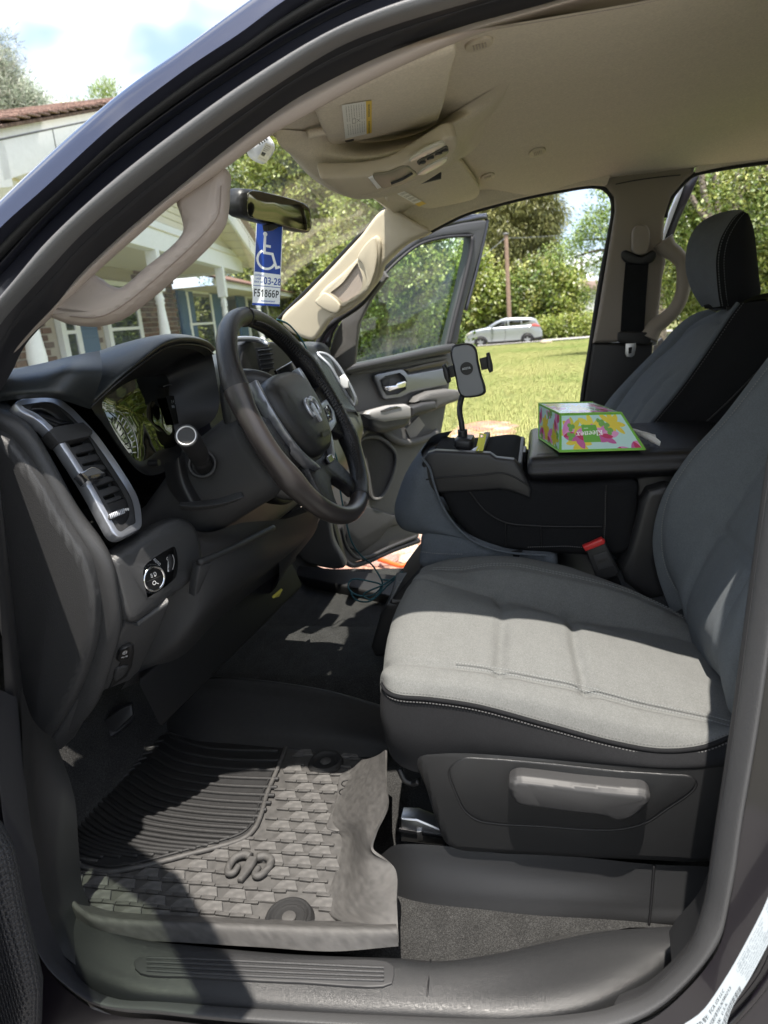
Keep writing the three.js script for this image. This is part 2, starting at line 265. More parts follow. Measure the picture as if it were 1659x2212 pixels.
// ---------- ground and setting ----------
const gh = (x, z) => -0.0215 * Math.min(40, Math.max(0, -z - 5)) + 0.012 * Math.max(0, -z - 45) + 0.03 * fbm(x * 0.15, z * 0.15, 7, 2) * smooth(-4, -9, z);
const PG = (u, v) => { let p = PY(u, v, 0); for (let k = 0; k < 8; k++) p = PY(u, v, gh(p.x, p.z)); return p; };
{
  const g = new THREE.PlaneGeometry(400, 400, 160, 160); g.rotateX(-Math.PI / 2); const p = g.attributes.position;
  for (let i = 0; i < p.count; i++) { const s = v => Math.sign(v) * Math.pow(Math.abs(v) / 200, 2.2) * 200; const x = s(p.getX(i)), z = s(p.getZ(i)); p.setXYZ(i, x, gh(x, z), z); }
  g.computeVertexNormals(); const uv = new Float32Array(p.count * 2); for (let i = 0; i < p.count; i++) { uv[2 * i] = p.getX(i); uv[2 * i + 1] = p.getZ(i); } g.setAttribute('uv', new THREE.BufferAttribute(uv, 2));
  const lt = tiled(dataTex(1024, (u, v) => { const a = tfbm(u, v, 6, 51, 5), b = tfbm(u, v, 160, 52, 2), k = 0.78 + 0.5 * (b - 0.5), d = smooth(0.42, 0.66, a); return [lerp(0.50, 0.63, d) * k, lerp(0.55, 0.62, d) * k, lerp(0.30, 0.41, d) * k]; }, true), 14);
  struct('ground', g, std(0xffffff, { map: lt, roughness: 1, bumpMap: tiled(T.fuzz, 1.2), bumpScale: 0.03 }));
  const dw = new THREE.PlaneGeometry(16, 7.4, 60, 30); dw.rotateX(-Math.PI / 2); dw.translate(4, 0.012, 0.6); struct('driveway', setUV(dw), mapped(lin(0.24, 0.23, 0.22), 0.5, 1.5, 64, 61, { roughness: 0.95 }));
  const strip = (name, z0, z1, x0, x1, m, h) => { const rows = []; for (let j = 0; j <= 4; j++) { const r = []; for (let i = 0; i <= 60; i++) { const x = lerp(x0, x1, i / 60), z = lerp(z0, z1, j / 4) - 0.05 * x; r.push(V(x, gh(x, z) + h, z)); } rows.push(r); } struct(name, gridGeo(rows), m); };
  strip('side_drive', -39.2, -41.8, -10, 60, mapped(lin(0.36, 0.35, 0.33), 0.4, 2, 32, 62, { roughness: 0.95 }), 0.05);
  strip('road', -54, -60, -60, 90, mapped(lin(0.33, 0.33, 0.33), 0.3, 3, 32, 63, { roughness: 0.95 }), 0.06);
  // grass blades, nearest part of the lawn in view
  const bl = []; for (let k = 0; k < 6; k++) { const a = k * 1.05, h = 0.05 + 0.03 * ((k * 7) % 5) / 5, q = V(0.02 * Math.cos(a), 0, 0.02 * Math.sin(a)), s = V(-0.004 * Math.sin(a), 0, 0.004 * Math.cos(a)); const t = q.clone().multiplyScalar(1.9).add(V(0, h, 0)); const b = new THREE.BufferGeometry(); b.setAttribute('position', new THREE.Float32BufferAttribute([q.clone().sub(s), q.clone().add(s), t].flatMap(w => [w.x, w.y, w.z]), 3)); b.setAttribute('normal', new THREE.Float32BufferAttribute([0, 1, 0.2, 0, 1, 0.2, 0, 1, 0.2], 3)); b.setAttribute('uv', new THREE.Float32BufferAttribute([0, 0, 1, 0, 0.5, 1], 2)); bl.push(b); }
  const N = 60000, im = new THREE.InstancedMesh(mergeGeometries(bl), std(0xffffff, { roughness: 0.9 }), N), o = new THREE.Object3D(), c = new THREE.Color(); seed = 808;
  for (let i = 0; i < N; i++) { const z = -6 - 32 * Math.pow(rnd(), 0.8), x = lerp(-0.32, 0.10, rnd()) * -z * (1) ; o.position.set(x, gh(x, z), z); o.rotation.set(0, rnd() * 6.3, 0); o.scale.setScalar(rr(0.6, 1.3)); o.updateMatrix(); im.setMatrixAt(i, o.matrix); const d = Math.min(1, Math.max(0, 0.6 * rnd() + 0.25 + 0.9 * fbm(x * 0.35, z * 0.22, 4.4, 3))); c.setRGB(lerp(0.19, 0.40, d), lerp(0.27, 0.39, d), lerp(0.07, 0.16, d)); im.setColorAt(i, c); }
  im.name = 'grass'; im.userData.kind = 'stuff'; im.userData.label = 'short sunburnt lawn grass beyond the passenger side'; im.userData.category = 'grass'; im.receiveShadow = true; scene.add(im);
  // flat reddish stones along the drive edge and a stone bed
  const bed = struct('stone_bed', (() => { const s = []; for (let k = 0; k < 30; k++) { const a = k / 30 * 6.283; s.push(V(-1.0 + 1.2 * Math.cos(a), 0.02, -4.4 + 1.0 * Math.sin(a))); } return patch(s); })(), mapped(lin(0.30, 0.17, 0.12), 0.8, 0.6, 48, 64, { roughness: 1 }));
  struct('stone_bed_002', (() => { const s = []; for (let k = 0; k < 30; k++) { const a = k / 30 * 6.283; s.push(V(-0.72 + 0.42 * Math.cos(a), gh(-0.7, -8.4) + 0.02, -8.4 + 1.2 * Math.sin(a))); } return patch(s); })(), bed.material);
  const sm = [lin(0.33, 0.19, 0.155), lin(0.38, 0.25, 0.20), lin(0.28, 0.15, 0.12), lin(0.42, 0.34, 0.26)].map((q, i) => mapped(q, 0.5, 0.3, 48, 70 + i, { roughness: 0.9 }));
  seed = 4242; let ns = 0;
  const stone = (x, z, r) => { const n = 7, pts = []; const y = gh(x, z) + rr(0.03, 0.05); for (let k = 0; k < n; k++) { const a = k / n * 6.283 + rr(-0.2, 0.2); pts.push(V(x + r * rr(0.8, 1.1) * Math.cos(a), y, z + r * rr(0.75, 1.1) * Math.sin(a))); } const m = new THREE.Mesh(slab(pts, 0.05, { bevel: 0.012, seg: 1 }), sm[ns % 4]); m.name = 'stone'; m.castShadow = m.receiveShadow = true; bed.add(m); ns++; };
  for (let i = -3; i <= 3; i++) for (let j = -3; j <= 3; j++) { const x = -1.0 + i * 0.27 + (j & 1) * 0.13 + rr(-0.04, 0.04), z = -4.4 + j * 0.24 + rr(-0.04, 0.04); if (Math.hypot(x + 1, z + 4.4) < 0.95) stone(x, z, 0.125); }
  for (let j = -4; j <= 4; j++) for (let i = -1; i <= 1; i++) stone(-0.72 + i * 0.24 + (j & 1) * 0.1, -8.4 + j * 0.24, 0.12);
  const hp = [[818, 1208], [835, 1213], [852, 1219], [868, 1222], [890, 1215]].map(q => PY(q[0], q[1], 0.07)); solo('garden_hose', tube(hp, 0.013, { n: 30 }), std(lin(0.75, 0.12, 0.02), { roughness: 0.5 }), 'orange garden hose lying on the red stones beyond the sill', 'hose');
  const rk = PG(1180, 742); const rg = new THREE.IcosahedronGeometry(0.22, 3); { const q = rg.attributes.position; for (let i = 0; i < q.count; i++) { const k = 1 + 0.3 * fbm(q.getX(i) * 5, q.getY(i) * 5, q.getZ(i) * 5, 2); q.setXYZ(i, q.getX(i) * k * 1.3, q.getY(i) * k * 0.6, q.getZ(i) * k); } rg.computeVertexNormals(); rg.translate(rk.x, rk.y + 0.06, rk.z); } solo('rock', setUV(rg), sm[3], 'small pale rock on the lawn near the silver car', 'rock');
}
// ---------- trees and shrubs ----------
const leafGeo = (n, len, wid, droop, sd) => { seed = sd; const pos = [], nor = [], uv = [], idx = []; for (let k = 0; k < n; k++) { const d = V(rr(-1, 1), rr(-1, 1), rr(-1, 1)).normalize(), c = d.clone().multiplyScalar(Math.cbrt(rnd()) * 0.9), t = d.clone().add(V(rr(-0.5, 0.5), -droop + rr(-0.4, 0.4), rr(-0.5, 0.5))).normalize(), s = t.clone().cross(V(rr(-1, 1), rr(-1, 1), rr(-1, 1))).normalize().multiplyScalar(wid * rr(0.7, 1.2)), e = c.clone().addScaledVector(t, len * rr(0.7, 1.3)), m = c.clone().lerp(e, 0.5), nn = t.clone().cross(s).normalize(); if (nn.y < 0) nn.negate(); nn.lerp(d, 0.4).normalize(); const b = pos.length / 3; for (const p of [c, m.clone().add(s), m.clone().sub(s), e]) { pos.push(p.x, p.y, p.z); nor.push(nn.x, nn.y, nn.z); uv.push(0, 0); } idx.push(b, b + 1, b + 2, b + 1, b + 3, b + 2); }
  const g = new THREE.BufferGeometry(); g.setAttribute('position', new THREE.Float32BufferAttribute(pos, 3)); g.setAttribute('normal', new THREE.Float32BufferAttribute(nor, 3)); g.setAttribute('uv', new THREE.Float32BufferAttribute(uv, 2)); g.setIndex(idx); return g; };
const LG = { broad: leafGeo(34, 0.34, 0.11, 0.25, 11), fine: leafGeo(60, 0.26, 0.06, 0.3, 12), droop: leafGeo(64, 0.40, 0.038, 1.2, 13), wisp: leafGeo(34, 0.55, 0.022, 0.55, 15), spike: leafGeo(40, 0.5, 0.03, -1.0, 14) };
const leafM = phy(0xffffff, { roughness: 0.75, transmission: 0.5, thickness: 0, vertexColors: true });
const bark = mapped(lin(0.20, 0.17, 0.145), 0.9, 0.5, 24, 81, { roughness: 0.95, bumpMap: tiled(T.cloud, 0.25), bumpScale: 0.02 });
let TRI = 0;
function crown(parent, blobs, kind, size, dens, c0, c1, sd) { // blobs: [x, y, z, rx, ry, rz]
  seed = sd; const list = [], root = rootPos.get(parent), o = new THREE.Object3D(), c = new THREE.Color();
  for (const [x, y, z, rx, ry, rz] of blobs) { const n = Math.ceil(dens * (rx * ry + ry * rz + rx * rz) / 3); for (let i = 0; i < n; i++) { const d = V(rr(-1, 1), rr(-1, 1), rr(-1, 1)).normalize(), k = Math.pow(rnd(), 0.4); if (fbm(d.x * 2.1 + x, d.y * 2.1 + y, d.z * 2.1 + z, 2) < -0.08) continue; list.push([x + d.x * rx * k, y + d.y * ry * k, z + d.z * rz * k, k]); } }
  const G0 = LG[kind], gp = G0.attributes.position, gn = G0.attributes.normal, gi = G0.index, nv = gp.count, ni = gi.count, N = list.length;
  const pos = new Float32Array(N * nv * 3), nor = new Float32Array(N * nv * 3), col = new Float32Array(N * nv * 3), idx = new Uint32Array(N * ni), nm = new THREE.Matrix3(), v = V(0, 0, 0);
  list.forEach((q, i) => { o.position.set(q[0] - root.x, q[1] - root.y, q[2] - root.z); kind === 'droop' || kind === 'spike' ? o.rotation.set(rr(-0.3, 0.3), rnd() * 6.3, rr(-0.3, 0.3)) : o.rotation.set(rnd() * 6.3, rnd() * 6.3, rnd() * 6.3); o.scale.setScalar(size * rr(0.7, 1.3)); o.updateMatrix(); nm.getNormalMatrix(o.matrix);
    const t = rr(0.05, 0.75) + 1.0 * fbm(q[0] * 0.8, q[1] * 0.8, q[2] * 0.8, 2); for (let k = 0; k < nv; k++) { const w = (i * nv + k) * 3; v.fromBufferAttribute(gp, k).applyMatrix4(o.matrix); pos[w] = v.x; pos[w + 1] = v.y; pos[w + 2] = v.z; v.fromBufferAttribute(gn, k).applyMatrix3(nm).normalize(); nor[w] = v.x; nor[w + 1] = v.y; nor[w + 2] = v.z; const tt = Math.min(1, Math.max(0, t + 0.25 * Math.sin((k >> 2) * 2.4))); col[w] = lerp(c0.r, c1.r, tt); col[w + 1] = lerp(c0.g, c1.g, tt); col[w + 2] = lerp(c0.b, c1.b, tt); } for (let k = 0; k < ni; k++) idx[i * ni + k] = gi.array[k] + i * nv; });
  const g = new THREE.BufferGeometry(); g.setAttribute('position', new THREE.BufferAttribute(pos, 3)); g.setAttribute('normal', new THREE.BufferAttribute(nor, 3)); g.setAttribute('color', new THREE.BufferAttribute(col, 3)); g.setIndex(new THREE.BufferAttribute(idx, 1)); TRI += N * ni / 3;
  const im = new THREE.Mesh(g, leafM);
  im.name = 'crown'; im.castShadow = im.receiveShadow = true; parent.add(im); return im;
}
const G = { y0: lin(0.381, 0.514, 0.095), y1: lin(0.720, 0.720, 0.228), m0: lin(0.228, 0.361, 0.085), m1: lin(0.571, 0.720, 0.171), d0: lin(0.115, 0.190, 0.067), d1: lin(0.285, 0.381, 0.115), o0: lin(0.248, 0.277, 0.095), o1: lin(0.686, 0.666, 0.248), s0: lin(0.418, 0.551, 0.381), s1: lin(0.720, 0.720, 0.628) };
function tree(name, label, base, trunkTop, tr, blobs, kind, size, dens, c0, c1, sd, cat = 'tree') {
  const t = thing(name, label, cat, base); const bend = base.clone().lerp(trunkTop, 0.5).add(V(0.15, 0, 0.1));
  const tk = part('trunk', tube([base.clone().add(V(0, -0.2, 0)), bend, trunkTop], k => tr * (1.25 - k * 0.95), { n: 16, rad: 10 }), bark, t);
  const lim = []; for (const b of blobs.slice(0, 6)) lim.push(tube([base.clone().lerp(trunkTop, 0.7), V(...b.slice(0, 3)).lerp(trunkTop, 0.5), V(...b.slice(0, 3))], k => tr * 0.42 * (1.1 - k), { n: 8, rad: 6 })); part('limbs', merge(lim), bark, t);
  crown(t, blobs, kind, size, dens, c0, c1, sd); return t;
}
const B = (u, v, z, rx, ry = rx, rz = rx) => { const p = P(u, v, z); return [p.x, p.y, p.z, rx, ry, rz]; };
const foot = (u, v, z) => { const p = P(u, v, z); return V(p.x, gh(p.x, z), z); };
{
  tree('spruce_tree', 'tall olive spruce with drooping branches behind the silver car', foot(1120, 600, -50), P(1125, 330, -50), 0.35, [B(1125, 330, -50, 1.8, 1.8), B(1120, 400, -50, 2.4, 1.6), B(1075, 440, -50, 2.1, 1.2), B(1150, 445, -50, 1.9, 1.1), B(1110, 480, -50, 2.8, 1.3), B(1175, 475, -50, 1.5, 0.8), B(1035, 470, -50, 1.5, 1.4), B(1085, 530, -50, 2.9, 1.2), B(1160, 530, -50, 1.9, 1.0), B(1115, 590, -50, 3.0, 1.4), B(1050, 560, -50, 2, 1.6), B(1020, 440, -50, 1.2, 1.8)], 'droop', 0.70, 55, G.o0, G.o1, 201);
  tree('bushy_tree', 'yellow green bushy tree at the left of the silver car', foot(1015, 690, -46), P(1018, 610, -46), 0.16, [B(1010, 600, -46, 1.9, 1.6), B(1040, 640, -46, 2.0), B(995, 670, -46, 1.8), B(1050, 690, -46, 1.7), B(1020, 560, -46, 1.1)], 'broad', 0.62, 46, G.y0, G.y1, 202);
  tree('bushy_tree', 'mid green round tree right behind the roof of the silver car', foot(1120, 690, -47), P(1120, 620, -47), 0.2, [B(1105, 650, -47, 2.0), B(1150, 620, -47, 1.9, 1.7), B(1135, 680, -47, 2.2), B(1175, 600, -47, 1.2), B(1090, 690, -47, 1.6)], 'broad', 0.62, 46, G.m0, G.y1, 203);
  tree('bushy_tree', 'light green bushy tree at the right of the silver car', foot(1205, 690, -47), P(1208, 620, -47), 0.15, [B(1210, 615, -47, 1.3, 1.5), B(1228, 635, -47, 1.1), B(1195, 660, -47, 1.7), B(1185, 690, -47, 1.6), B(1215, 680, -47, 1.1)], 'broad', 0.6, 50, G.y0, G.y1, 204);
  const hd = thing('hedge', 'low bright green hedge at the right of the silver car', 'hedge', foot(1225, 715, -44)); crown(hd, [B(1185, 712, -44, 0.9, 0.6), B(1210, 710, -44, 1.0, 0.65), B(1235, 708, -44, 1.0, 0.65), B(1260, 707, -44, 1.0, 0.65), B(1290, 705, -44, 1.0, 0.65), B(1330, 703, -44, 1.2, 0.65)], 'broad', 0.42, 150, G.y0, G.y1, 205);
  part('stem', tube([foot(1225, 715, -44), P(1225, 710, -44)], 0.05), bark, hd);
  tree('shade_tree', 'airy tree whose leafy branches reach in beside the centre pillar', foot(1420, 640, -24), P(1400, 520, -24), 0.25, [B(1285, 490, -24, 0.75, 0.6), B(1245, 520, -24, 0.65, 0.42), B(1300, 540, -24, 0.7, 0.5), B(1225, 560, -24, 0.5, 0.28), B(1265, 580, -24, 0.55, 0.28), B(1315, 585, -24, 0.5, 0.4), B(1340, 470, -24, 0.9, 0.8), B(1290, 635, -24, 0.5, 0.2), B(1195, 545, -24, 0.4, 0.18), B(1295, 408, -24, 0.45, 0.16)], 'fine', 0.30, 75, G.m0, G.m1, 206);
  // wall of shrubs seen through the passenger door glass and the windshield
  const sh = [[935, 700, -27, 1.6, 'sunlit green shrub behind the rear edge of the door glass'], [885, 690, -26, 1.9, 'dense green shrub behind the middle of the passenger door glass'], [830, 690, -26, 2.0, 'yellow green shrub left of the middle of the door glass'], [775, 680, -27, 2.1, 'tall green shrub behind the passenger windshield pillar']];
  sh.forEach(([u, v, z, r, l], i) => { const b = []; for (let k = -3; k < 9; k++) b.push(B(u + ((k * 37 + 180) % 60) - 30, v - 20 - k * 34, z + ((k * 13) % 5) * 0.3 - 0.6, r * (1 - Math.max(0, k) * 0.05) * 0.62)); tree('tall_shrub', l, foot(u, v, z), P(u, v - 220, z), 0.12, b, 'broad', 0.40, 95, i % 2 ? G.y0 : G.m0, i % 2 ? G.y1 : G.m1, 210 + i, 'shrub'); });
  const bt = [[760, 600, -33, 2.6, 'green tree behind the right part of the windshield'], [690, 590, -33, 2.8, 'bright yellow green tree in the middle of the windshield'], [620, 570, -34, 2.9, 'green tree behind the blue placard'], [545, 520, -36, 2.8, 'dark tree rising behind the porch gable end']];
  bt.forEach(([u, v, z, r, l], i) => { const b = []; for (let k = -2; k < 9; k++) b.push(B(u + ((k * 41 + 160) % 80) - 40, v + 60 - k * 42, z + ((k * 17) % 5) * 0.5 - 1, r * 0.60 * (1 - k * 0.03))); tree('leafy_tree', l, foot(u, v + 90, z), P(u, v - 200, z), 0.22, b, i === 3 ? 'fine' : 'broad', 0.50, i === 3 ? 40 : 62, i === 3 ? G.d0 : G.y0, i === 3 ? G.m1 : G.y1, 220 + i); });
  tree('cypress_tree', 'silvery green cypress with drooping tips behind the porch roof', foot(20, 400, -15), P(0, 130, -15), 0.2, [B(-15, 135, -15, 0.55, 0.6), B(-20, 190, -15, 0.8, 0.7), B(20, 195, -15, 0.42, 0.45), B(45, 222, -15, 0.42, 0.38), B(72, 232, -15, 0.36, 0.30), B(95, 250, -15, 0.26, 0.18), B(15, 240, -15, 0.8, 0.4), B(68, 198, -15, 0.08, 0.32), B(12, 150, -15, 0.2, 0.3), B(98, 222, -15, 0.06, 0.2)], 'wisp', 0.26, 620, G.s0, G.s1, 230);
  tree('young_spruce', 'tips of a young spruce showing just above the porch roof', foot(190, 380, -21), P(190, 230, -21), 0.08, [B(225, 222, -21, 0.30, 0.42), B(240, 214, -21, 0.2, 0.5), B(150, 248, -21, 0.35, 0.25), B(172, 240, -21, 0.3, 0.22)], 'spike', 0.26, 420, G.m0, G.m1, 231);
  // big tree on the rear right: several pale trunks and light foliage
  const rt = thing('maple_tree', 'large tree with several pale grey trunks behind the passenger headrest', 'tree', foot(1560, 640, -17));
  const pale = mapped(lin(0.16, 0.135, 0.115), 1.1, 0.5, 24, 82, { roughness: 0.95, bumpMap: tiled(T.cloud, 0.2), bumpScale: 0.02 });
  for (const [pts, r] of [[[[1575, 700], [1560, 560], [1552, 460], [1540, 300]], 0.105], [[[1575, 700], [1580, 520], [1592, 420], [1612, 300]], 0.17], [[[1565, 560], [1550, 500], [1515, 460], [1480, 400]], 0.09], [[[1560, 540], [1535, 470], [1518, 400], [1516, 320]], 0.10], [[[1590, 430], [1640, 380], [1700, 330]], 0.12]]) part('trunk', tube(pts.map(q => P(q[0], q[1], -17)), k => r * 0.72 * (1.15 - 0.45 * k), { n: 24, rad: 12 }), pale, rt);
  crown(rt, [B(1470, 400, -19, 0.9, 1.0), B(1480, 520, -20, 0.9, 0.9), B(1450, 600, -21, 1.0, 0.8), B(1540, 400, -20, 1.2, 0.8), B(1640, 400, -18, 0.8, 0.9), B(1650, 520, -17.5, 0.7, 1.0), B(1630, 600, -18, 0.9), B(1560, 640, -21, 1.3, 0.7), B(1700, 450, -18, 1.3, 1.6), B(1600, 300, -18, 1.5, 0.8), B(1640, 380, -15.5, 0.5, 0.4), B(1580, 420, -15.5, 0.35, 0.3), B(1655, 470, -15.5, 0.4, 0.5), B(1520, 640, -22, 1.2, 0.6)], 'fine', 0.34, 120, G.m0, G.y1, 240);
  tree('rear_tree', 'dense green tree far behind the passenger headrest', foot(1560, 680, -34), P(1560, 420, -34), 0.3, [B(1470, 620, -34, 1.7), B(1540, 600, -34, 2.0), B(1620, 580, -34, 2.4), B(1680, 500, -34, 3), B(1450, 500, -36, 1.6), B(1560, 480, -36, 1.6)], 'broad', 0.6, 50, G.m0, G.m1, 241);
  // trees at the right of the yard, out of the frame, that the gauge lens and the mirror show
  [[9, -15, 'yard tree at the near right of the lawn, seen only mirrored in the gauges'], [14, -20, 'tall yard tree further right on the lawn, seen only in mirrored glimpses'], [22, -22, 'far right yard tree beyond the lawn, seen only in mirrored glimpses'], [27, -12, 'yard tree at the rear right of the truck, seen only in the mirror']].forEach(([x, z, l], i) => { const b = []; for (let k = 0; k < 6; k++) b.push([x + 1.4 * Math.cos(k * 2.3), 1.6 + k * 1.4, z + 1.4 * Math.sin(k * 2.3), 2.4, 1.6, 2.4]); tree('yard_tree', l, V(x, gh(x, z), z), V(x, 7, z), 0.25, b, 'broad', 0.8, 14, G.m0, G.y1, 260 + i); });
}
{ // utility poles
  const up = thing('utility_pole', 'weathered brown wooden utility pole behind the silver car', 'utility pole', foot(1100, 672, -43)); const a = foot(1100, 672, -43), t = P(1093, 508, -43);
  part('pole', tube([a, a.clone().lerp(t, 0.5), t], k => 0.135 - 0.02 * k, { n: 10, rad: 14 }), mapped(lin(0.30, 0.205, 0.155), 0.5, 0.6, 32, 83, { roughness: 0.9 }), up);
  part('wire', tube([t.clone().add(V(0, -0.1, 0)), P(1060, 540, -40), P(1035, 560, -38)], 0.012, { n: 12, rad: 5 }), M.steel, up); part('wire', tube([t.clone().add(V(0, -0.15, 0)), P(1160, 512, -44), P(1300, 500, -46)], 0.010, { n: 12, rad: 5 }), M.steel, up); part('pole_cap', tube([t, t.clone().add(V(0, 0.12, 0))], 0.15, { n: 2, rad: 12 }), M.seal, up);
  const u2 = thing('utility_pole', 'thin distant utility pole in front of the white house', 'utility pole', foot(1256, 690, -62)); const a2 = foot(1258, 690, -62), t2 = P(1256, 560, -62); part('pole', tube([a2, t2], 0.09, { n: 4 }), bark, u2); part('crossarm', tube([t2.clone().add(V(-0.7, -0.3, 0)), t2.clone().add(V(0.7, -0.3, 0))], 0.05, { n: 2 }), bark, u2);
  const u3 = thing('utility_pole', 'brown utility pole between the pillar handle and the headrest', 'utility pole', foot(1476, 680, -40)); part('pole', tube([foot(1476, 680, -40), P(1484, 480, -40)], 0.14, { n: 6 }), up.children[0].material, u3);
}
{ // distant white house
  const h = thing('distant_house', 'distant white house with pale roof beyond the hedge', 'house', foot(1245, 688, -80)); const z = -80;
  part('wall', slab(L([[1213, 640], [1252, 640], [1250, 690], [1211, 690]], z), 8, { bevel: 0.05 }), M.white, h); part('wall', slab(L([[1256, 622], [1300, 622], [1296, 682], [1254, 682]], z - 3), 8, { bevel: 0.05 }), M.white, h);
  part('roof', slab(L([[1225, 640], [1262, 612], [1262, 642], [1214, 648]], z + 0.4), 8, { bevel: 0.05 }), std(lin(0.36, 0.31, 0.28)), h); part('roof', slab(L([[1250, 622], [1256, 606], [1310, 606], [1310, 626]], z - 2.5), 8, { bevel: 0.05 }), std(lin(0.40, 0.30, 0.26)), h);
  const w = part('window', slab(L([[1246, 660], [1256, 658], [1256, 674], [1246, 676]], z + 0.2), 0.1, { bevel: 0.02 }), M.gloss, h); part('window', slab(L([[1258, 634], [1272, 634], [1272, 644], [1258, 644]], z - 2.8), 0.1, { bevel: 0.02 }), M.gloss, h); part('garage_door', slab(L([[1268, 646], [1292, 645], [1290, 676], [1267, 678]], z - 2.8), 0.1, { bevel: 0.02 }), std(lin(0.6, 0.62, 0.64)), h);
}
{ // silver hatchback on the side drive
  const zc = -40.1, K = a => a.map(q => [q[0] * 0.2 + 995.4, q[1] * 0.2 + 384.9]), LL = (a, z = zc) => L(K(a), z);
  const c = thing('parked_car', 'silver compact SUV parked on the lawn drive in front of the trees', 'car', foot(1089, 748, zc - 0.9)); const sil = phy(lin(0.36, 0.39, 0.43), { metalness: 0.5, roughness: 0.35, clearcoat: 1, clearcoatRoughness: 0.05 });
  part('body', slab(LL([[42, 1790], [40, 1735], [60, 1690], [110, 1655], [200, 1632], [270, 1618], [520, 1600], [760, 1585], [850, 1590], [878, 1650], [884, 1700], [872, 1738], [790, 1745], [780, 1712], [755, 1685], [720, 1675], [685, 1685], [660, 1712], [650, 1755], [290, 1785], [275, 1745], [245, 1720], [212, 1712], [175, 1722], [155, 1750], [148, 1790]]), 1.75, { bevel: 0.10, seg: 4 }), sil, c);
  part('cabin', slab(LL([[262, 1622], [380, 1548], [440, 1520], [480, 1511], [620, 1504], [760, 1505], [812, 1520], [850, 1590], [700, 1600], [480, 1612]], zc - 0.12), 1.5, { bevel: 0.12, seg: 4 }), sil, c);
  for (const w of [[[320, 1622], [395, 1572], [440, 1552], [474, 1548], [472, 1606]], [[482, 1548], [500, 1545], [502, 1604], [480, 1606]], [[522, 1542], [650, 1534], [648, 1580], [524, 1594]], [[662, 1533], [756, 1531], [735, 1552], [662, 1577]]]) part('window', slab(LL(w, zc - 0.105), 0.03, { bevel: 0.004 }), M.gloss, c);
  part('sill', slab(LL([[285, 1770], [650, 1745], [652, 1762], [290, 1788]], zc + 0.01), 0.1, { bevel: 0.02 }), M.black, c); part('rear_bumper', slab(LL([[785, 1720], [880, 1705], [872, 1738], [790, 1748]], zc + 0.01), 1.7, { bevel: 0.03 }), M.black, c);
  part('taillight', slab(LL([[752, 1586], [800, 1570], [858, 1592], [850, 1604], [770, 1600]], zc + 0.01), 0.2, { bevel: 0.02 }), phy(lin(0.55, 0.10, 0.09), { clearcoat: 1 }), c); part('headlight', slab(LL([[52, 1700], [80, 1672], [125, 1668], [95, 1690]], zc + 0.01), 0.2, { bevel: 0.02 }), M.lamp, c);
  part('side_mirror', slab(LL([[318, 1618], [350, 1610], [352, 1628], [325, 1632]], zc + 0.18), 0.15, { bevel: 0.03 }), sil, c); part('door_seam', tube(LL([[478, 1610], [482, 1700], [470, 1765]], zc + 0.004), 0.008, { n: 10, rad: 5 }), M.black, c); part('door_seam', tube(LL([[335, 1630], [345, 1700], [330, 1770]], zc + 0.004), 0.008, { n: 10, rad: 5 }), M.black, c);
  for (const [u, v] of [[212, 1778], [720, 1746]]) for (const zz of [zc + 0.0, zc - 1.6]) { const p = LL([[u, v]], zz)[0]; const g = new THREE.TorusGeometry(0.235, 0.095, 12, 30); g.translate(p.x, p.y, p.z - 0.08); const w = part('wheel', g, M.rubber, c); const d = new THREE.CylinderGeometry(0.22, 0.22, 0.1, 24); d.rotateX(Math.PI / 2); d.translate(p.x, p.y, p.z - 0.09); part('hubcap', d, M.black, w); if (zz === zc) for (let k = 0; k < 5; k++) { const s = rbox(0.075, 0.21, 0.03, 0.01); s.translate(0, 0.11, 0); s.rotateZ(k * 1.2566); s.translate(p.x, p.y, p.z - 0.03); part('spoke', s, M.silver, w); } }
}
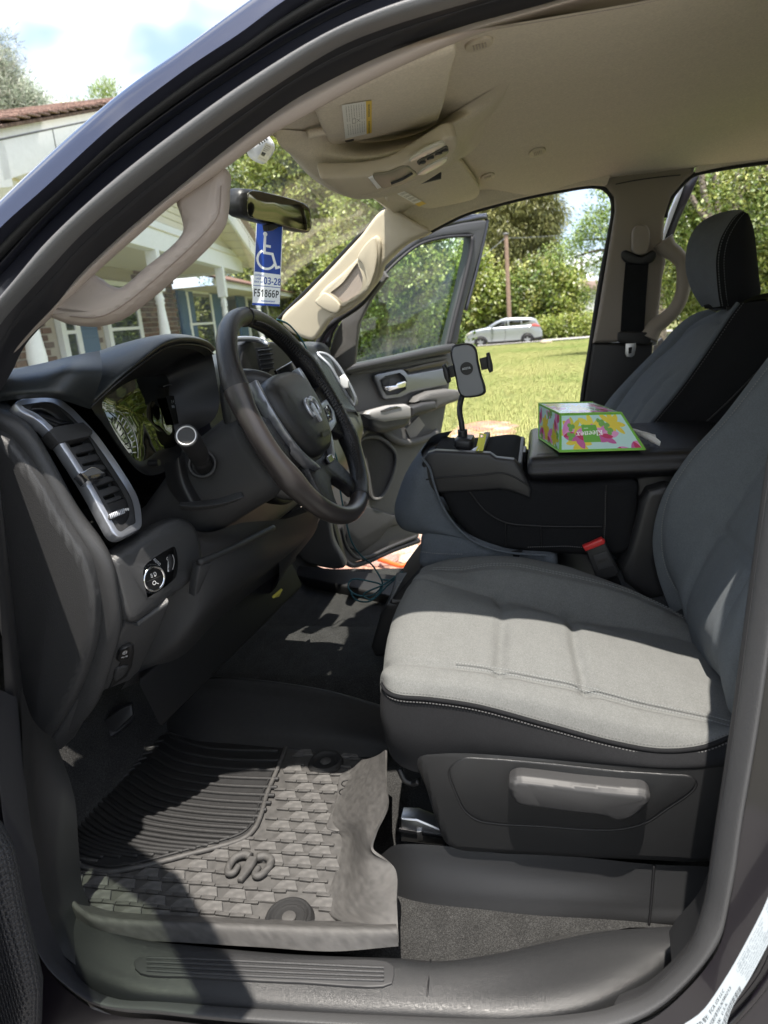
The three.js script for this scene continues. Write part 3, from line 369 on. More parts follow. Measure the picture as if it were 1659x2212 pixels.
{ // brick house with a white gabled porch
  const ax = V(-0.1916, 0, -0.9815), nn = V(0.9815, 0, -0.1916), X = (s, y, d) => ax.clone().multiplyScalar(s).addScaledVector(nn, -d).setY(y);
  const HS = (u, v, d) => { const p = PP(u, v, nn.clone().multiplyScalar(-d), nn); return [p.dot(ax), p.y]; };
  const h = thing('brick_house', 'brown brick house with white gabled porch and blue shutters ahead of the truck', 'house', X(12, 0, 6));
  const wh = mapped(lin(0.88, 0.90, 0.91), 0.04, 1, 32, 91, { roughness: 0.55 }), cream = std(lin(0.74, 0.69, 0.55), { roughness: 0.7 }), blue = std(lin(0.055, 0.12, 0.22), { roughness: 0.6 }), mort = std(lin(0.42, 0.37, 0.31), { roughness: 1 });
  const box = (s0, s1, y0, y1, d0, d1, r = 0.008) => { const g = rbox(Math.abs(s1 - s0), Math.abs(y1 - y0), Math.abs(d1 - d0), r, 1); return place(g, X((s0 + s1) / 2, (y0 + y1) / 2, (d0 + d1) / 2), ax, V(0, 1, 0), nn); };
  const wall = part('wall', box(2, 18.3, 0, 2.9, 5.3, 5.6), mort, h), BW = 5.3;
  const ops = [[222, 291, 600, 800], [403, 454, 603, 800], [120, 150, 640, 800], [532, 575, 622, 800]].map(o => [HS(o[0], 680, BW)[0], HS(o[1], 680, BW)[0], 0.75, 2.38]); const shut = [[150, 197], [386, 418], [454, 477], [513, 530]].map(o => [HS(o[0], 690, BW)[0], HS(o[1], 690, BW)[0]]);
  // bricks of the wall where it shows between porch posts
  seed = 99; const bm = [lin(0.13, 0.075, 0.05), lin(0.17, 0.095, 0.06), lin(0.10, 0.062, 0.045), lin(0.20, 0.125, 0.085), lin(0.155, 0.105, 0.08)].map((q, i) => mapped(q, 0.4, 0.3, 32, 92 + i, { roughness: 0.95 }));
  const bg = rbox(0.30, 0.085, 0.04, 0.006, 1); place(bg, V(0, 0, 0), ax, V(0, 1, 0), nn); const ro = rootPos.get(h); let nbk = 0; const rest = [];
  for (let r = 0; r < 16; r++) for (let s = 8.0; s < 18.2; s += 0.325) { const ss = s + (r % 2) * 0.16, y = 1.18 + r * 0.108; if (ops.some(o => ss > o[0] - 0.30 && ss < o[1] + 0.30) || shut.some(o => ss > o[0] - 0.1 && ss < o[1] + 0.1)) continue; const q = X(ss, y, BW - rr(0.008, 0.014)); const vis = (ss > 12.4 && ss < 18.2) || ss < 9.6 || true; if (nbk < 295 && vis) { const m = new THREE.Mesh(bg, bm[Math.floor(rnd() * 5)]); m.name = 'brick'; m.position.copy(q.sub(ro)); m.castShadow = m.receiveShadow = true; wall.add(m); nbk++; } else rest.push(bg.clone().translate(q.x, q.y, q.z)); }
  if (rest.length) { const b = part('far_bricks', merge(rest), bm[1], wall); b.userData.kind = 'stuff'; }
  for (const o of ops) { const f = part('window', box(o[0] - 0.06, o[1] + 0.06, o[2] - 0.06, o[3] + 0.08, BW - 0.07, BW + 0.1), wh, h); const w = o[1] - o[0], my = (o[2] + o[3]) / 2; for (const [a, b] of [[o[2] + 0.05, my - 0.03], [my + 0.03, o[3] - 0.02]]) { part('pane', box(o[0] + 0.08, o[1] - 0.08, a, b, BW - 0.078, BW - 0.05, 0.002), phy(lin(0.03, 0.04, 0.035), { roughness: 0.03, clearcoat: 1 }), f); } part('sash_rail', box(o[0] + 0.03, o[1] - 0.03, my - 0.03, my + 0.03, BW - 0.095, BW - 0.05), wh, f); part('trim', box(o[0] - 0.1, o[0] + 0.08, o[2], o[3], BW - 0.10, BW), wh, f); part('trim', box(o[1] - 0.08, o[1] + 0.1, o[2], o[3], BW - 0.10, BW), wh, f); }
  for (const o of shut) { const f = part('shutter', box(o[0], o[1], 0.7, 2.4, BW - 0.08, BW - 0.01), blue, h); for (const [a, b] of [[0.85, 1.45], [1.6, 2.28]]) part('shutter_panel', box(o[0] + 0.08, o[1] - 0.08, a, b, BW - 0.095, BW - 0.06, 0.01), blue, f); }
  for (const s of [3.2, 7.35, 11.65, 16.1, 20.2]) { // turned porch posts
    const prof = [[0.075, 0.3], [0.075, 0.95], [0.055, 0.99], [0.075, 1.02], [0.055, 1.05], [0.048, 1.10], [0.072, 1.2], [0.078, 1.3], [0.066, 1.45], [0.05, 1.75], [0.045, 1.85], [0.062, 1.88], [0.048, 1.91], [0.062, 1.94], [0.05, 1.98], [0.045, 2.02], [0.055, 2.06]].map(q => new THREE.Vector2(q[0] * 1.25, q[1])); const g = new THREE.LatheGeometry(prof, 24); const p = X(s, 0, 3.6); g.translate(p.x, 0, p.z);
    const c = part('porch_post', setUV(g), wh, h); part('post_block', box(s - 0.09, s + 0.09, 2.05, 2.68, 3.51, 3.69, 0.012), wh, c); part('post_foot', box(s - 0.09, s + 0.09, 0.1, 0.96, 3.51, 3.69, 0.012), wh, c); }
  part('porch_floor', box(2, 18.4, -0.05, 0.12, 3.4, 5.3), std(lin(0.35, 0.34, 0.32)), h);
  const beam = part('porch_beam', box(5.6, 18.3, 2.66, 3.10, 3.52, 3.72), wh, h); part('beam_seam', box(5.6, 18.3, 2.97, 2.985, 3.50, 3.53, 0.002), cream, beam);
  part('porch_ceiling', box(2, 18.4, 2.72, 2.78, 3.73, 5.3), cream, h); part('cross_beam', box(18.1, 18.4, 2.66, 3.1, 3.73, 5.3), wh, h);
  const apex = [11.6, 4.66], le = [6.35, 3.10], re = [18.75, 3.06];
  part('gable_face', slab([X(le[0], 2.9, 3.6), X(re[0] - 0.3, 2.9, 3.6), X(re[0] - 0.3, 3.1, 3.6), X(apex[0], apex[1] - 0.1, 3.6), X(le[0], 3.1, 3.6)], 0.1, { bevel: 0.004 }), wh, h);
  for (let k = 0; k < 12; k++) { const y = 3.18 + k * 0.12, f = (y - 3.1) / 1.5; part('siding', box(lerp(le[0], apex[0], f) + 0.2, lerp(re[0] - 0.3, apex[0], f) - 0.2, y - 0.055, y + 0.055, 3.575, 3.61, 0.01), cream, h); }
  for (const [a, b] of [[le, apex], [re, apex]]) { const e = (t, dy, d) => X(lerp(a[0], b[0], t), lerp(a[1], b[1], t) + dy, d);
    const f = part('fascia', slab([e(0, -0.36, 3.08), e(1, -0.36, 3.08), e(1, 0.03, 3.08), e(0, 0.03, 3.08)], 0.05, { bevel: 0.006 }), wh, h); part('fascia_groove', slab([e(0, -0.065, 3.074), e(1, -0.065, 3.074), e(1, -0.05, 3.074), e(0, -0.05, 3.074)], 0.01, { bevel: 0.001 }), M.seal, f); part('fascia_joint', slab([e(0.22, -0.36, 3.076), e(0.223, -0.36, 3.076), e(0.223, -0.06, 3.076), e(0.22, -0.06, 3.076)], 0.008, { bevel: 0.001 }), M.seal, f);
    for (let k = 0; k < 14; k++) part('soffit_panel', slab([e(k / 14 + 0.002, -0.30, 3.13), e((k + 1) / 14 - 0.004, -0.30, 3.13), e((k + 1) / 14 - 0.004, -0.27, 3.58), e(k / 14 + 0.002, -0.27, 3.58)], 0.03, { bevel: 0.004 }), cream, f);
    const rf = part('roof', slab([e(-0.02, 0.055, 3.0), e(1, 0.055, 3.0), e(1, 0.055, 9), e(-0.02, 0.055, 9)], 0.03, { bevel: 0.005 }), mapped(lin(0.17, 0.115, 0.095), 0.8, 1, 64, 97, { roughness: 1 }), h);
    const sg = [0, 1, 2].map(i => mapped(lin(0.19 + 0.035 * i, 0.125 + 0.025 * i, 0.105 + 0.02 * i), 0.8, 0.8, 64, 101 + i, { roughness: 1 })); seed = 31; for (let r = 0; r < 24; r++) for (let q = 0; q < 5; q++) { const t0 = r / 24, g = slab([e(t0, 0.085 + rr(0, 0.014), 2.97 + q * 0.34), e(t0 + 0.050, 0.064, 2.97 + q * 0.34), e(t0 + 0.050, 0.064, 3.30 + q * 0.34), e(t0, 0.085 + rr(0, 0.014), 3.30 + q * 0.34)], 0.016, { bevel: 0.002, seg: 1 }); part('shingle', g, sg[(r * 2 + q) % 3], rf); } }
  part('eave_return', slab([X(6.2, 2.66, 3.08), X(6.5, 2.72, 3.08), X(6.5, 3.1, 3.08), X(6.2, 3.05, 3.08)], 0.5, { bevel: 0.006 }), wh, h);
  // lower wing further back
  part('wing_eave', box(18.6, 34, 2.42, 2.60, 4.3, 4.36), wh, h); part('wing_soffit', box(18.6, 34, 2.42, 2.45, 4.37, 6.4), cream, h); part('wing_wall', box(18.6, 34, 0, 2.45, 6.4, 6.7), cream, h); part('wing_roof', slab([X(18.5, 2.62, 4.2), X(34, 2.62, 4.2), X(34, 4.0, 8.5), X(18.5, 4.0, 8.5)], 0.05, { bevel: 0.004 }), std(lin(0.2, 0.11, 0.085), { roughness: 1 }), h); part('window', box(21, 22.3, 0.8, 2.2, 6.34, 6.5), wh, h);
}

console.log('leaf triangles', TRI);
// ---------- the pickup truck: one thing, everything bolted to it is a part ----------
const truck = thing('pickup_truck', 'dark blue crew cab pickup with open doors and grey cloth seats', 'pickup truck', V(0, 0, -1.615));
const A0 = { n: V(0, 0.2, 1) }; // plane of the driver door opening, leaning in towards the roof
const PA = (a, k) => a.map(q => PP(q[0], q[1], V(0, 1.2, -0.78 - (q[2] === undefined ? k : q[2])), A0.n));
const roofY = (x, z) => { const t = (z + 1.615) / 0.76; let y = 1.818 - 0.045 * t * t - (t > 0 ? 0.11 : 0.006) * Math.pow(Math.abs(t), 8);
  if (x < -0.08) y -= 0.050 * Math.pow((-0.08 - x) / 0.32, 2);
  y += 0.022 * smooth(0.18, 0.42, x + 0.10 * t) * smooth(0.95, 0.55, Math.abs(t)); // recess of the rear headliner
  y -= 0.020 * Math.exp(-Math.pow((x + 0.20 + 0.2 * t) / 0.10, 2)) * smooth(-0.1, -0.6, t); return y; };
{ // arcs of the roof rail and A pillar, outside to inside
  const a0 = [[-60, 500], [0, 437], [100, 340], [215, 240], [300, 172], [400, 105], [540, 0], [700, -100], [900, -200], [1300, -330], [2000, -470]];
  const a1 = [[-60, 560], [0, 492], [100, 402], [250, 265], [400, 150], [520, 70], [615, 0], [760, -85], [950, -170], [1320, -290], [2000, -420]];
  const a2 = [[-60, 655], [0, 592], [90, 490], [240, 352], [400, 233], [550, 133], [700, 48], [830, -10], [1000, -75], [1340, -170], [2000, -300]];
  const a3 = [[-60, 730], [0, 645], [40, 597], [100, 525], [240, 395], [400, 270], [550, 165], [700, 75], [830, 17], [1000, -35], [1350, -125], [2000, -250]];
  const a4 = [[-60, 780], [0, 700], [95, 597], [165, 520], [300, 405], [450, 290], [600, 185], [725, 107], [830, 65], [1000, 12], [1360, -85], [2000, -200]];
  const a5 = [[-60, 900], [0, 803], [27, 747], [68, 699], [119, 645], [155, 597], [250, 505], [375, 400], [500, 300], [625, 210], [725, 155], [829, 107], [980, 52], [1130, 10], [1400, -60], [2000, -170]];
  const A = (a, k) => resample(PA(a, k), 60);
  const A_0 = A(a0, 0.075), A_1 = A(a1, 0.03), A_2 = A(a2, 0.085), A_3 = A(a3, 0.045), A_4r = A(a4, 0.055), A_5 = A(a5, 0.105);
  const A_4 = A_3.map((p, i) => p.clone().lerp(A_4r[i], 0.72));
  // painted outer rail: rolls from the roof side over the gutter
  const out = off(A_0, V(-0.02, 0.012, -0.05)), outer2 = off(A_0, V(-0.06, 0.02, -0.16));
  const bulge = A_0.map((p, i) => p.clone().lerp(A_1[i], 0.5).add(V(0, 0.004, 0.012)));
  part('roof_rail', gridGeo(loftRows([outer2, out, A_0, bulge, A_1], 90, 20)), M.paint, truck, 'glossy dark blue outer roof rail and windshield pillar');
  const e1 = off(A_1, V(0, -0.004, -0.02)), mid = A_1.map((p, i) => p.clone().lerp(A_2[i], 0.35).add(V(0, 0, -0.03))), mid2 = A_1.map((p, i) => p.clone().lerp(A_2[i], 0.5).add(V(0, 0.004, -0.012))), mid3 = A_1.map((p, i) => p.clone().lerp(A_2[i], 0.75).add(V(0, 0, -0.012)));
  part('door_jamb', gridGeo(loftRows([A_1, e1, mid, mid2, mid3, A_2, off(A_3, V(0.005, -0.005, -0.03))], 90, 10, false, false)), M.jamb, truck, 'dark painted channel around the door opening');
  part('jamb_gutter', sweep(A_1.map((p, i) => p.clone().lerp(A_2[i], 0.42).add(V(0, 0, -0.008))), [[-0.004, -0.004], [0.004, -0.004], [0.004, 0.006], [0, 0.009], [-0.004, 0.006]], V(0, 0.3, 1), { n: 80 }), M.sealDark, truck);
  part('jamb_ridge', sweep(A_1.map((p, i) => p.clone().lerp(A_2[i], 0.80).add(V(0, 0, -0.002))), [[-0.003, -0.008], [0.003, -0.008], [0.002, 0.004], [-0.002, 0.004]], V(0, 0.3, 1), { n: 80 }), M.jamb, truck);
  const w1 = A_3.map((p, i) => p.clone().lerp(A_4[i], 0.3).add(V(0.001, 0, 0.012))), w2 = A_3.map((p, i) => p.clone().lerp(A_4[i], 0.7).add(V(0.001, -0.001, 0.012)));
  part('weatherstrip', gridGeo(loftRows([off(A_3, V(0, 0, -0.015)), A_3, w1, w2, A_4, off(A_4, V(0, 0, -0.02))], 90, 24)), M.seal, truck, 'grey rubber door weatherstrip along the roof rail');
  const s1 = A_4.map((p, i) => p.clone().lerp(A_5[i], 0.3).add(V(0, 0, -0.006))), s2 = A_4.map((p, i) => p.clone().lerp(A_5[i], 0.75).add(V(0, 0, 0.003)));
  part('seal_flap', gridGeo(loftRows([off(A_4, V(0, 0, -0.012)), s1, s2, A_5, off(A_5, V(0.003, -0.003, -0.02))], 90, 20)), M.rubber, truck);
  for (let k = 0; k < 5; k++) part('seal_rib', tube(A_4.map((p, i) => p.clone().lerp(A_5[i], 0.40 + k * 0.045).add(V(0, 0, -0.0035 + k * 0.0012))), 0.0009, { n: 70, rad: 5 }), M.rubber, truck);
  // beige trim between the seal and the windshield / headliner
  const a6 = [[-60, 960], [-10, 860], [15, 800], [60, 735], [112, 685], [160, 640], [205, 592], [252, 549], [306, 502], [343, 468], [370, 445], [480, 368], [585, 292], [640, 262], [700, 228], [790, 180], [985, 92], [1140, 40], [1400, -30], [2000, -130]];
  const A_6 = resample(PA(a6, 0.13), 60), A_5b = off(A_5, V(0, 0, -0.012));
  const t1 = A_5b.map((p, i) => p.clone().lerp(A_6[i], 0.45).add(V(0, -0.004, 0.010)));
  const A_7 = A_6.map(p => p.clone().add(p.clone().sub(CAM).normalize().multiplyScalar(0.05)).add(V(0, 0.012, 0))).map((p, i) => A_6[i].x > -0.36 ? V(A_6[i].x - 0.01, roofY(A_6[i].x, -1.06) - 0.001, -1.06) : p);
  part('pillar_trim', gridGeo(loftRows([A_5b, t1, A_6, A_7], 110, 20)), M.beige, truck, 'beige padded trim along the driver windshield pillar and roof rail');
}
{ // headliner and roof skin
  const rows = [], sk = [];
  for (let j = 0; j <= 60; j++) { const t = j / 60, z = lerp(-1.0, -2.36, t), r = [], s = []; for (let i = 0; i <= 90; i++) { const hx = -0.40 - 0.035 * (1 - Math.pow((z + 1.615) / 0.76, 2)) , x = lerp(hx, 2.1, Math.pow(i / 90, 1.3)); r.push(V(x, roofY(x, z), z)); s.push(V(x - 0.02 * (1 - i / 90), roofY(x, z) + 0.045, z)); } rows.push(r); sk.push(s); }
  part('headliner', gridGeo(rows), M.liner, truck, 'beige cloth headliner');
  part('roof_skin', gridGeo(sk), M.paint, truck);
  const fr = rows.map(r => r[0]), fs = sk.map(r => r[0]), bk = rows.map(r => r[90]), bs = sk.map(r => r[90]);
  part('windshield_header', gridGeo([fs, off(fr, V(-0.03, 0.02, 0)), fr]), M.beigeL, truck);
  part('rear_header', gridGeo([bs, bk]), M.beigeL, truck);
  const far = rows[60].map((p, i) => p.clone()), fars = sk[60].map((p, i) => p.clone());
  part('far_roof_rail', gridGeo([far, off(far, V(0, 0.006, -0.03)), off(far, V(0, 0.04, -0.07)), fars]), M.bpaint, truck);
  // rear wall of the cab with its window opening, seen only by reflection
  const zz = [-0.86, -2.37]; const wall = slab([V(2.1, 0.5, zz[0]), V(2.1, 1.83, zz[0] - 0.06), V(2.1, 1.83, zz[1] + 0.06), V(2.1, 0.5, zz[1])], 0.05, { bevel: 0.004, holes: [[V(2.1, 1.3, -1.0), V(2.1, 1.68, -1.08), V(2.1, 1.68, -2.15), V(2.1, 1.3, -2.23)]] });
  part('cab_rear_wall', wall, M.plasticM, truck);
}
{ // windshield and cowl
  const top = [], bot = [], mid = [];
  for (let i = 0; i <= 20; i++) { const z = lerp(-0.98, -2.26, i / 20), t = (z + 1.615) / 0.66, b = 1 - t * t; top.push(V(-0.425 - 0.035 * b, 1.742 + 0.02 * b, z)); bot.push(V(-1.00 - 0.13 * b, 1.318 + 0.01 * b, lerp(-0.88, -2.36, i / 20))); mid.push(V(-0.735 - 0.10 * b, 1.548 + 0.018 * b, lerp(-0.93, -2.31, i / 20))); }
  part('windshield', loft([top, mid, bot], 40, 20), M.glass, truck);
  const bb = bot.map(p => p.clone());
  part('cowl', gridGeo([off(bb, V(0.06, 0.008, 0)), off(bb, V(-0.01, 0.004, 0)), off(bb, V(-0.10, -0.02, 0)), off(bb, V(-0.35, -0.03, 0))]), M.black, truck);
  const hood = []; for (let j = 0; j <= 12; j++) { const z = lerp(-0.72, -2.5, j / 12), t = (z + 1.615) / 0.9; hood.push([V(-1.18, 1.285 - 0.03 * t * t, z), V(-1.7, 1.26 - 0.05 * t * t, z), V(-2.25, 1.18 - 0.07 * t * t, z), V(-2.4, 1.05, z), V(-2.42, 0.5, z)]); }
  part('hood', gridGeo(hood), M.paint, truck);
  for (const s of [-0.70, -2.53]) part('fender', slab([V(-0.92, 1.23, s), V(-2.36, 1.14, s), V(-2.38, 0.5, s), V(-2.05, 0.5, s), V(-1.98, 0.85, s), V(-1.62, 0.97, s), V(-1.26, 0.85, s), V(-1.2, 0.48, s), V(-0.92, 0.46, s)], 0.03, { bevel: 0.006 }), M.paint, truck);
}
{ // passenger side: window glass edges, A pillar trim, B pillar, rear quarter
  // A pillar trim of the passenger side with its grab handle
  const z = -2.26;
  const o = L([[832, 450], [775, 512], [716, 576], [660, 634], [606, 690], [620, 712], [676, 735], [689, 722], [712, 690], [729, 683], [777, 650], [797, 628], [820, 597], [829, 570], [880, 524], [930, 499], [900, 480]], z);
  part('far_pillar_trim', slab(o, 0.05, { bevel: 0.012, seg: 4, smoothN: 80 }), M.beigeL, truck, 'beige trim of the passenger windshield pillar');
  const rec = L([[776, 552], [812, 508], [822, 520], [821, 560], [812, 600], [795, 628], [760, 652], [738, 664], [700, 646], [688, 640], [700, 622], [738, 590]], z + 0.012);
  const hole = L([[774, 558], [781, 572], [790, 600], [786, 628], [770, 648], [737, 659], [730, 652], [722, 645], [706, 633], [735, 605]], z + 0.012);
  const gh = part('far_grab_handle', slab(rec, 0.045, { bevel: 0.010, seg: 4, smoothN: 80, holes: [hole] }), M.beigeL, truck, 'beige grab handle on the passenger windshield pillar');
  part('handle_recess', patch(L([[774, 555], [783, 570], [792, 600], [788, 630], [770, 650], [737, 661], [728, 654], [705, 634]], z + 0.004)), M.beige, gh);
  for (const c of [[[772, 556], [808, 512], [816, 545], [806, 600], [794, 622], [790, 595], [783, 572]], [[690, 640], [700, 632], [735, 660], [727, 676], [705, 671], [680, 652]]]) part('handle_cap', slab(L(c, z + 0.018), 0.010, { bevel: 0.004, smoothN: 40 }), M.beigeL, gh);
  part('pillar_edge', tube(L([[835, 448], [775, 510], [716, 573], [660, 630], [600, 690]], z - 0.03), 0.006), M.black, truck);
  // passenger roof rail trim above the window
  const e0 = L([[829, 575], [880, 527], [930, 498], [1004, 461], [1060, 444], [1130, 426], [1210, 410], [1280, 400], [1310, 402]], -2.37);
  part('far_rail_trim', loft([off(e0, V(0, 0.003, -0.03)), e0, off(e0, V(0.004, 0.012, 0.02)), off(e0, V(0.01, 0.035, 0.055)), off(e0, V(0.02, 0.085, 0.10))], 60, 20), M.liner, truck);
  part('window_edge', tube(off(L([[905, 511], [930, 498], [1004, 461], [1060, 444], [1130, 426], [1210, 410], [1280, 400], [1305, 405], [1322, 425], [1325, 455], [1318, 500], [1304, 570], [1292, 640], [1277, 740], [1262, 830], [1256, 880], [1250, 960]], -2.385), V(0, -0.002, 0)), 0.008, { n: 120 }), M.rubber, truck, 'black seal around the passenger door opening');
  // B pillar
  const bU = [[1290, 330], [1298, 396], [1312, 404], [1327, 424], [1329, 455], [1321, 505], [1310, 570], [1297, 650], [1281, 742], [1420, 735], [1432, 705], [1423, 686], [1428, 645], [1432, 600], [1440, 565], [1433, 535], [1437, 470], [1452, 425], [1482, 390], [1500, 375], [1506, 330]];
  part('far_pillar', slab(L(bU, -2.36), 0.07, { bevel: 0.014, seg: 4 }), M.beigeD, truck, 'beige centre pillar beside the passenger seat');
  const bl = [[1281, 742], [1274, 790], [1265, 850], [1258, 905], [1250, 980], [1390, 980], [1402, 860], [1412, 740]];
  part('far_pillar_lower', slab(L(bl, -2.365), 0.08, { bevel: 0.01 }), M.plasticS, truck);
  part('pillar_seam', tube(L([[1330, 398], [1370, 390], [1420, 383], [1470, 378]], -2.345), 0.0016, { n: 30, rad: 6 }), M.plasticM, truck);
  const hp = part('pillar_grab_handle', tube(L([[1432, 520], [1442, 536], [1460, 550], [1474, 568], [1477, 600], [1472, 640], [1458, 668], [1436, 690], [1415, 706], [1400, 730]], -2.335), t => 0.020 + 0.010 * Math.pow(Math.abs(t - 0.5) * 2, 3), { n: 60, rad: 12 }), M.beigeD, truck, 'beige grab handle on the centre pillar');
  // belt: anchor cover, guide, webbing, tongue
  const belt = part('seat_belt', slab(L([[1352, 560], [1402, 560], [1396, 640], [1390, 742], [1339, 742], [1345, 640]], -2.325), 0.004, { bevel: 0.001 }), M.fabricB, truck, 'black passenger seat belt webbing hanging on the centre pillar');
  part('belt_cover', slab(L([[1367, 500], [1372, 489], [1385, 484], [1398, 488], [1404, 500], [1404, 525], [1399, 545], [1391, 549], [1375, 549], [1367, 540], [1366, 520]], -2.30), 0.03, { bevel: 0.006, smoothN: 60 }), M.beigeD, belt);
  part('belt_guide', slab(L([[1343, 545], [1352, 540], [1365, 545], [1385, 552], [1400, 546], [1410, 540], [1418, 548], [1414, 562], [1400, 570], [1355, 568], [1344, 558]], -2.315), 0.02, { bevel: 0.005, smoothN: 60 }), M.black, belt);
  part('belt_loop', slab(L([[1335, 720], [1344, 716], [1402, 718], [1408, 726], [1406, 740], [1398, 745], [1340, 742], [1334, 735]], -2.31), 0.02, { bevel: 0.004 }), M.black, belt);
  part('belt_tongue', slab(L([[1352, 742], [1374, 741], [1374, 752], [1370, 768], [1364, 772], [1354, 771], [1350, 764]], -2.305), 0.004, { bevel: 0.001, holes: [L([[1357, 750], [1367, 749], [1365, 764], [1357, 765]], -2.305)] }), M.steel, belt);
  // rear door window frame on the passenger side
  const rw = L([[1437, 470], [1440, 452], [1452, 425], [1482, 390], [1500, 377], [1560, 364], [1659, 350], [1900, 330]], -2.372);
  part('rear_window_edge', tube(rw, 0.007, { n: 60 }), M.rubber, truck);
  part('rear_rail_trim', loft([off(rw.slice(4), V(0, 0.003, -0.03)), rw.slice(4), off(rw.slice(4), V(0, 0.02, 0.03)), off(rw.slice(4), V(0, 0.085, 0.09))], 30, 14), M.liner, truck);
  // rear passenger door swung open: its leaning window frame
  const rd = part('rear_door', slab(L([[1487, 376], [1507, 370], [1511, 380], [1494, 418], [1470, 470], [1445, 535], [1432, 560], [1428, 540], [1440, 505], [1462, 445]], -2.62), 0.03, { bevel: 0.004 }), M.bpaint, truck, 'dark window frame of the open rear passenger door');
  part('door_frame_edge', slab(L([[1478, 380], [1488, 375], [1463, 443], [1438, 510], [1429, 536], [1428, 520], [1446, 458]], -2.61), 0.02, { bevel: 0.003 }), M.silver, rd);
  part('door_panel', slab(L([[1415, 742], [1430, 730], [1440, 745], [1425, 800], [1405, 860], [1398, 860]], -2.61), 0.03, { bevel: 0.003 }), M.sealDark, rd);
  part('latch', slab(L([[1405, 715], [1416, 712], [1424, 722], [1420, 745], [1406, 748]], -2.5), 0.02, { bevel: 0.004 }), M.silver, rd);
  part('far_quarter', slab([V(0.2, 1.15, -2.40), V(2.1, 1.15, -2.40), V(2.1, 0.5, -2.40), V(0.16, 0.5, -2.40)], 0.05, { bevel: 0.004 }), M.plasticS, truck);
  part('far_roof_pillar', slab([V(1.65, 1.15, -2.38), V(1.9, 1.75, -2.36), V(2.15, 1.75, -2.36), V(2.15, 1.15, -2.38)], 0.05, { bevel: 0.004 }), M.beige, truck);
}
{ // floor pan, tunnel carpet, firewall, far sill
  const fl = []; for (let j = 0; j <= 40; j++) { const z = lerp(-0.80, -2.42, j / 40), r = []; for (let i = 0; i <= 50; i++) { const x = lerp(-1.15, 0.6, i / 50); let y = 0.545 + 0.075 * smooth(-1.35, -1.5, z) * smooth(-1.9, -1.75, z); y += 0.42 * smooth(-0.80, -1.12, x); y += 0.004 * fbm(x * 9, z * 9, 2); r.push(V(x, y, z)); } fl.push(r); }
  part('floor_carpet', gridGeo(fl), M.carpet, truck, 'black carpet of the cab floor');
  part('firewall', slab([V(-1.12, 0.5, -0.80), V(-1.12, 1.32, -0.80), V(-1.12, 1.32, -2.42), V(-1.12, 0.5, -2.42)], 0.03, { bevel: 0.003 }), M.black, truck);
  part('under_floor', slab([V(-1.2, 0.50, -0.74), V(2.1, 0.50, -0.74), V(2.1, 0.50, -2.44), V(-1.2, 0.50, -2.44)], 0.05, { bevel: 0.004 }), M.black, truck);
  part('far_sill', slab([PY(640, 1218, 0.60), PY(905, 1248, 0.60), PY(905, 1300, 0.58), PY(640, 1245, 0.58)], 0.06, { bevel: 0.008 }), M.plasticS, truck);
  part('far_kick_panel', slab(L([[640, 1060], [700, 1090], [720, 1170], [745, 1225], [700, 1228], [640, 1200]], -2.38), 0.04, { bevel: 0.012, smoothN: 50 }), M.doorG, truck);
}
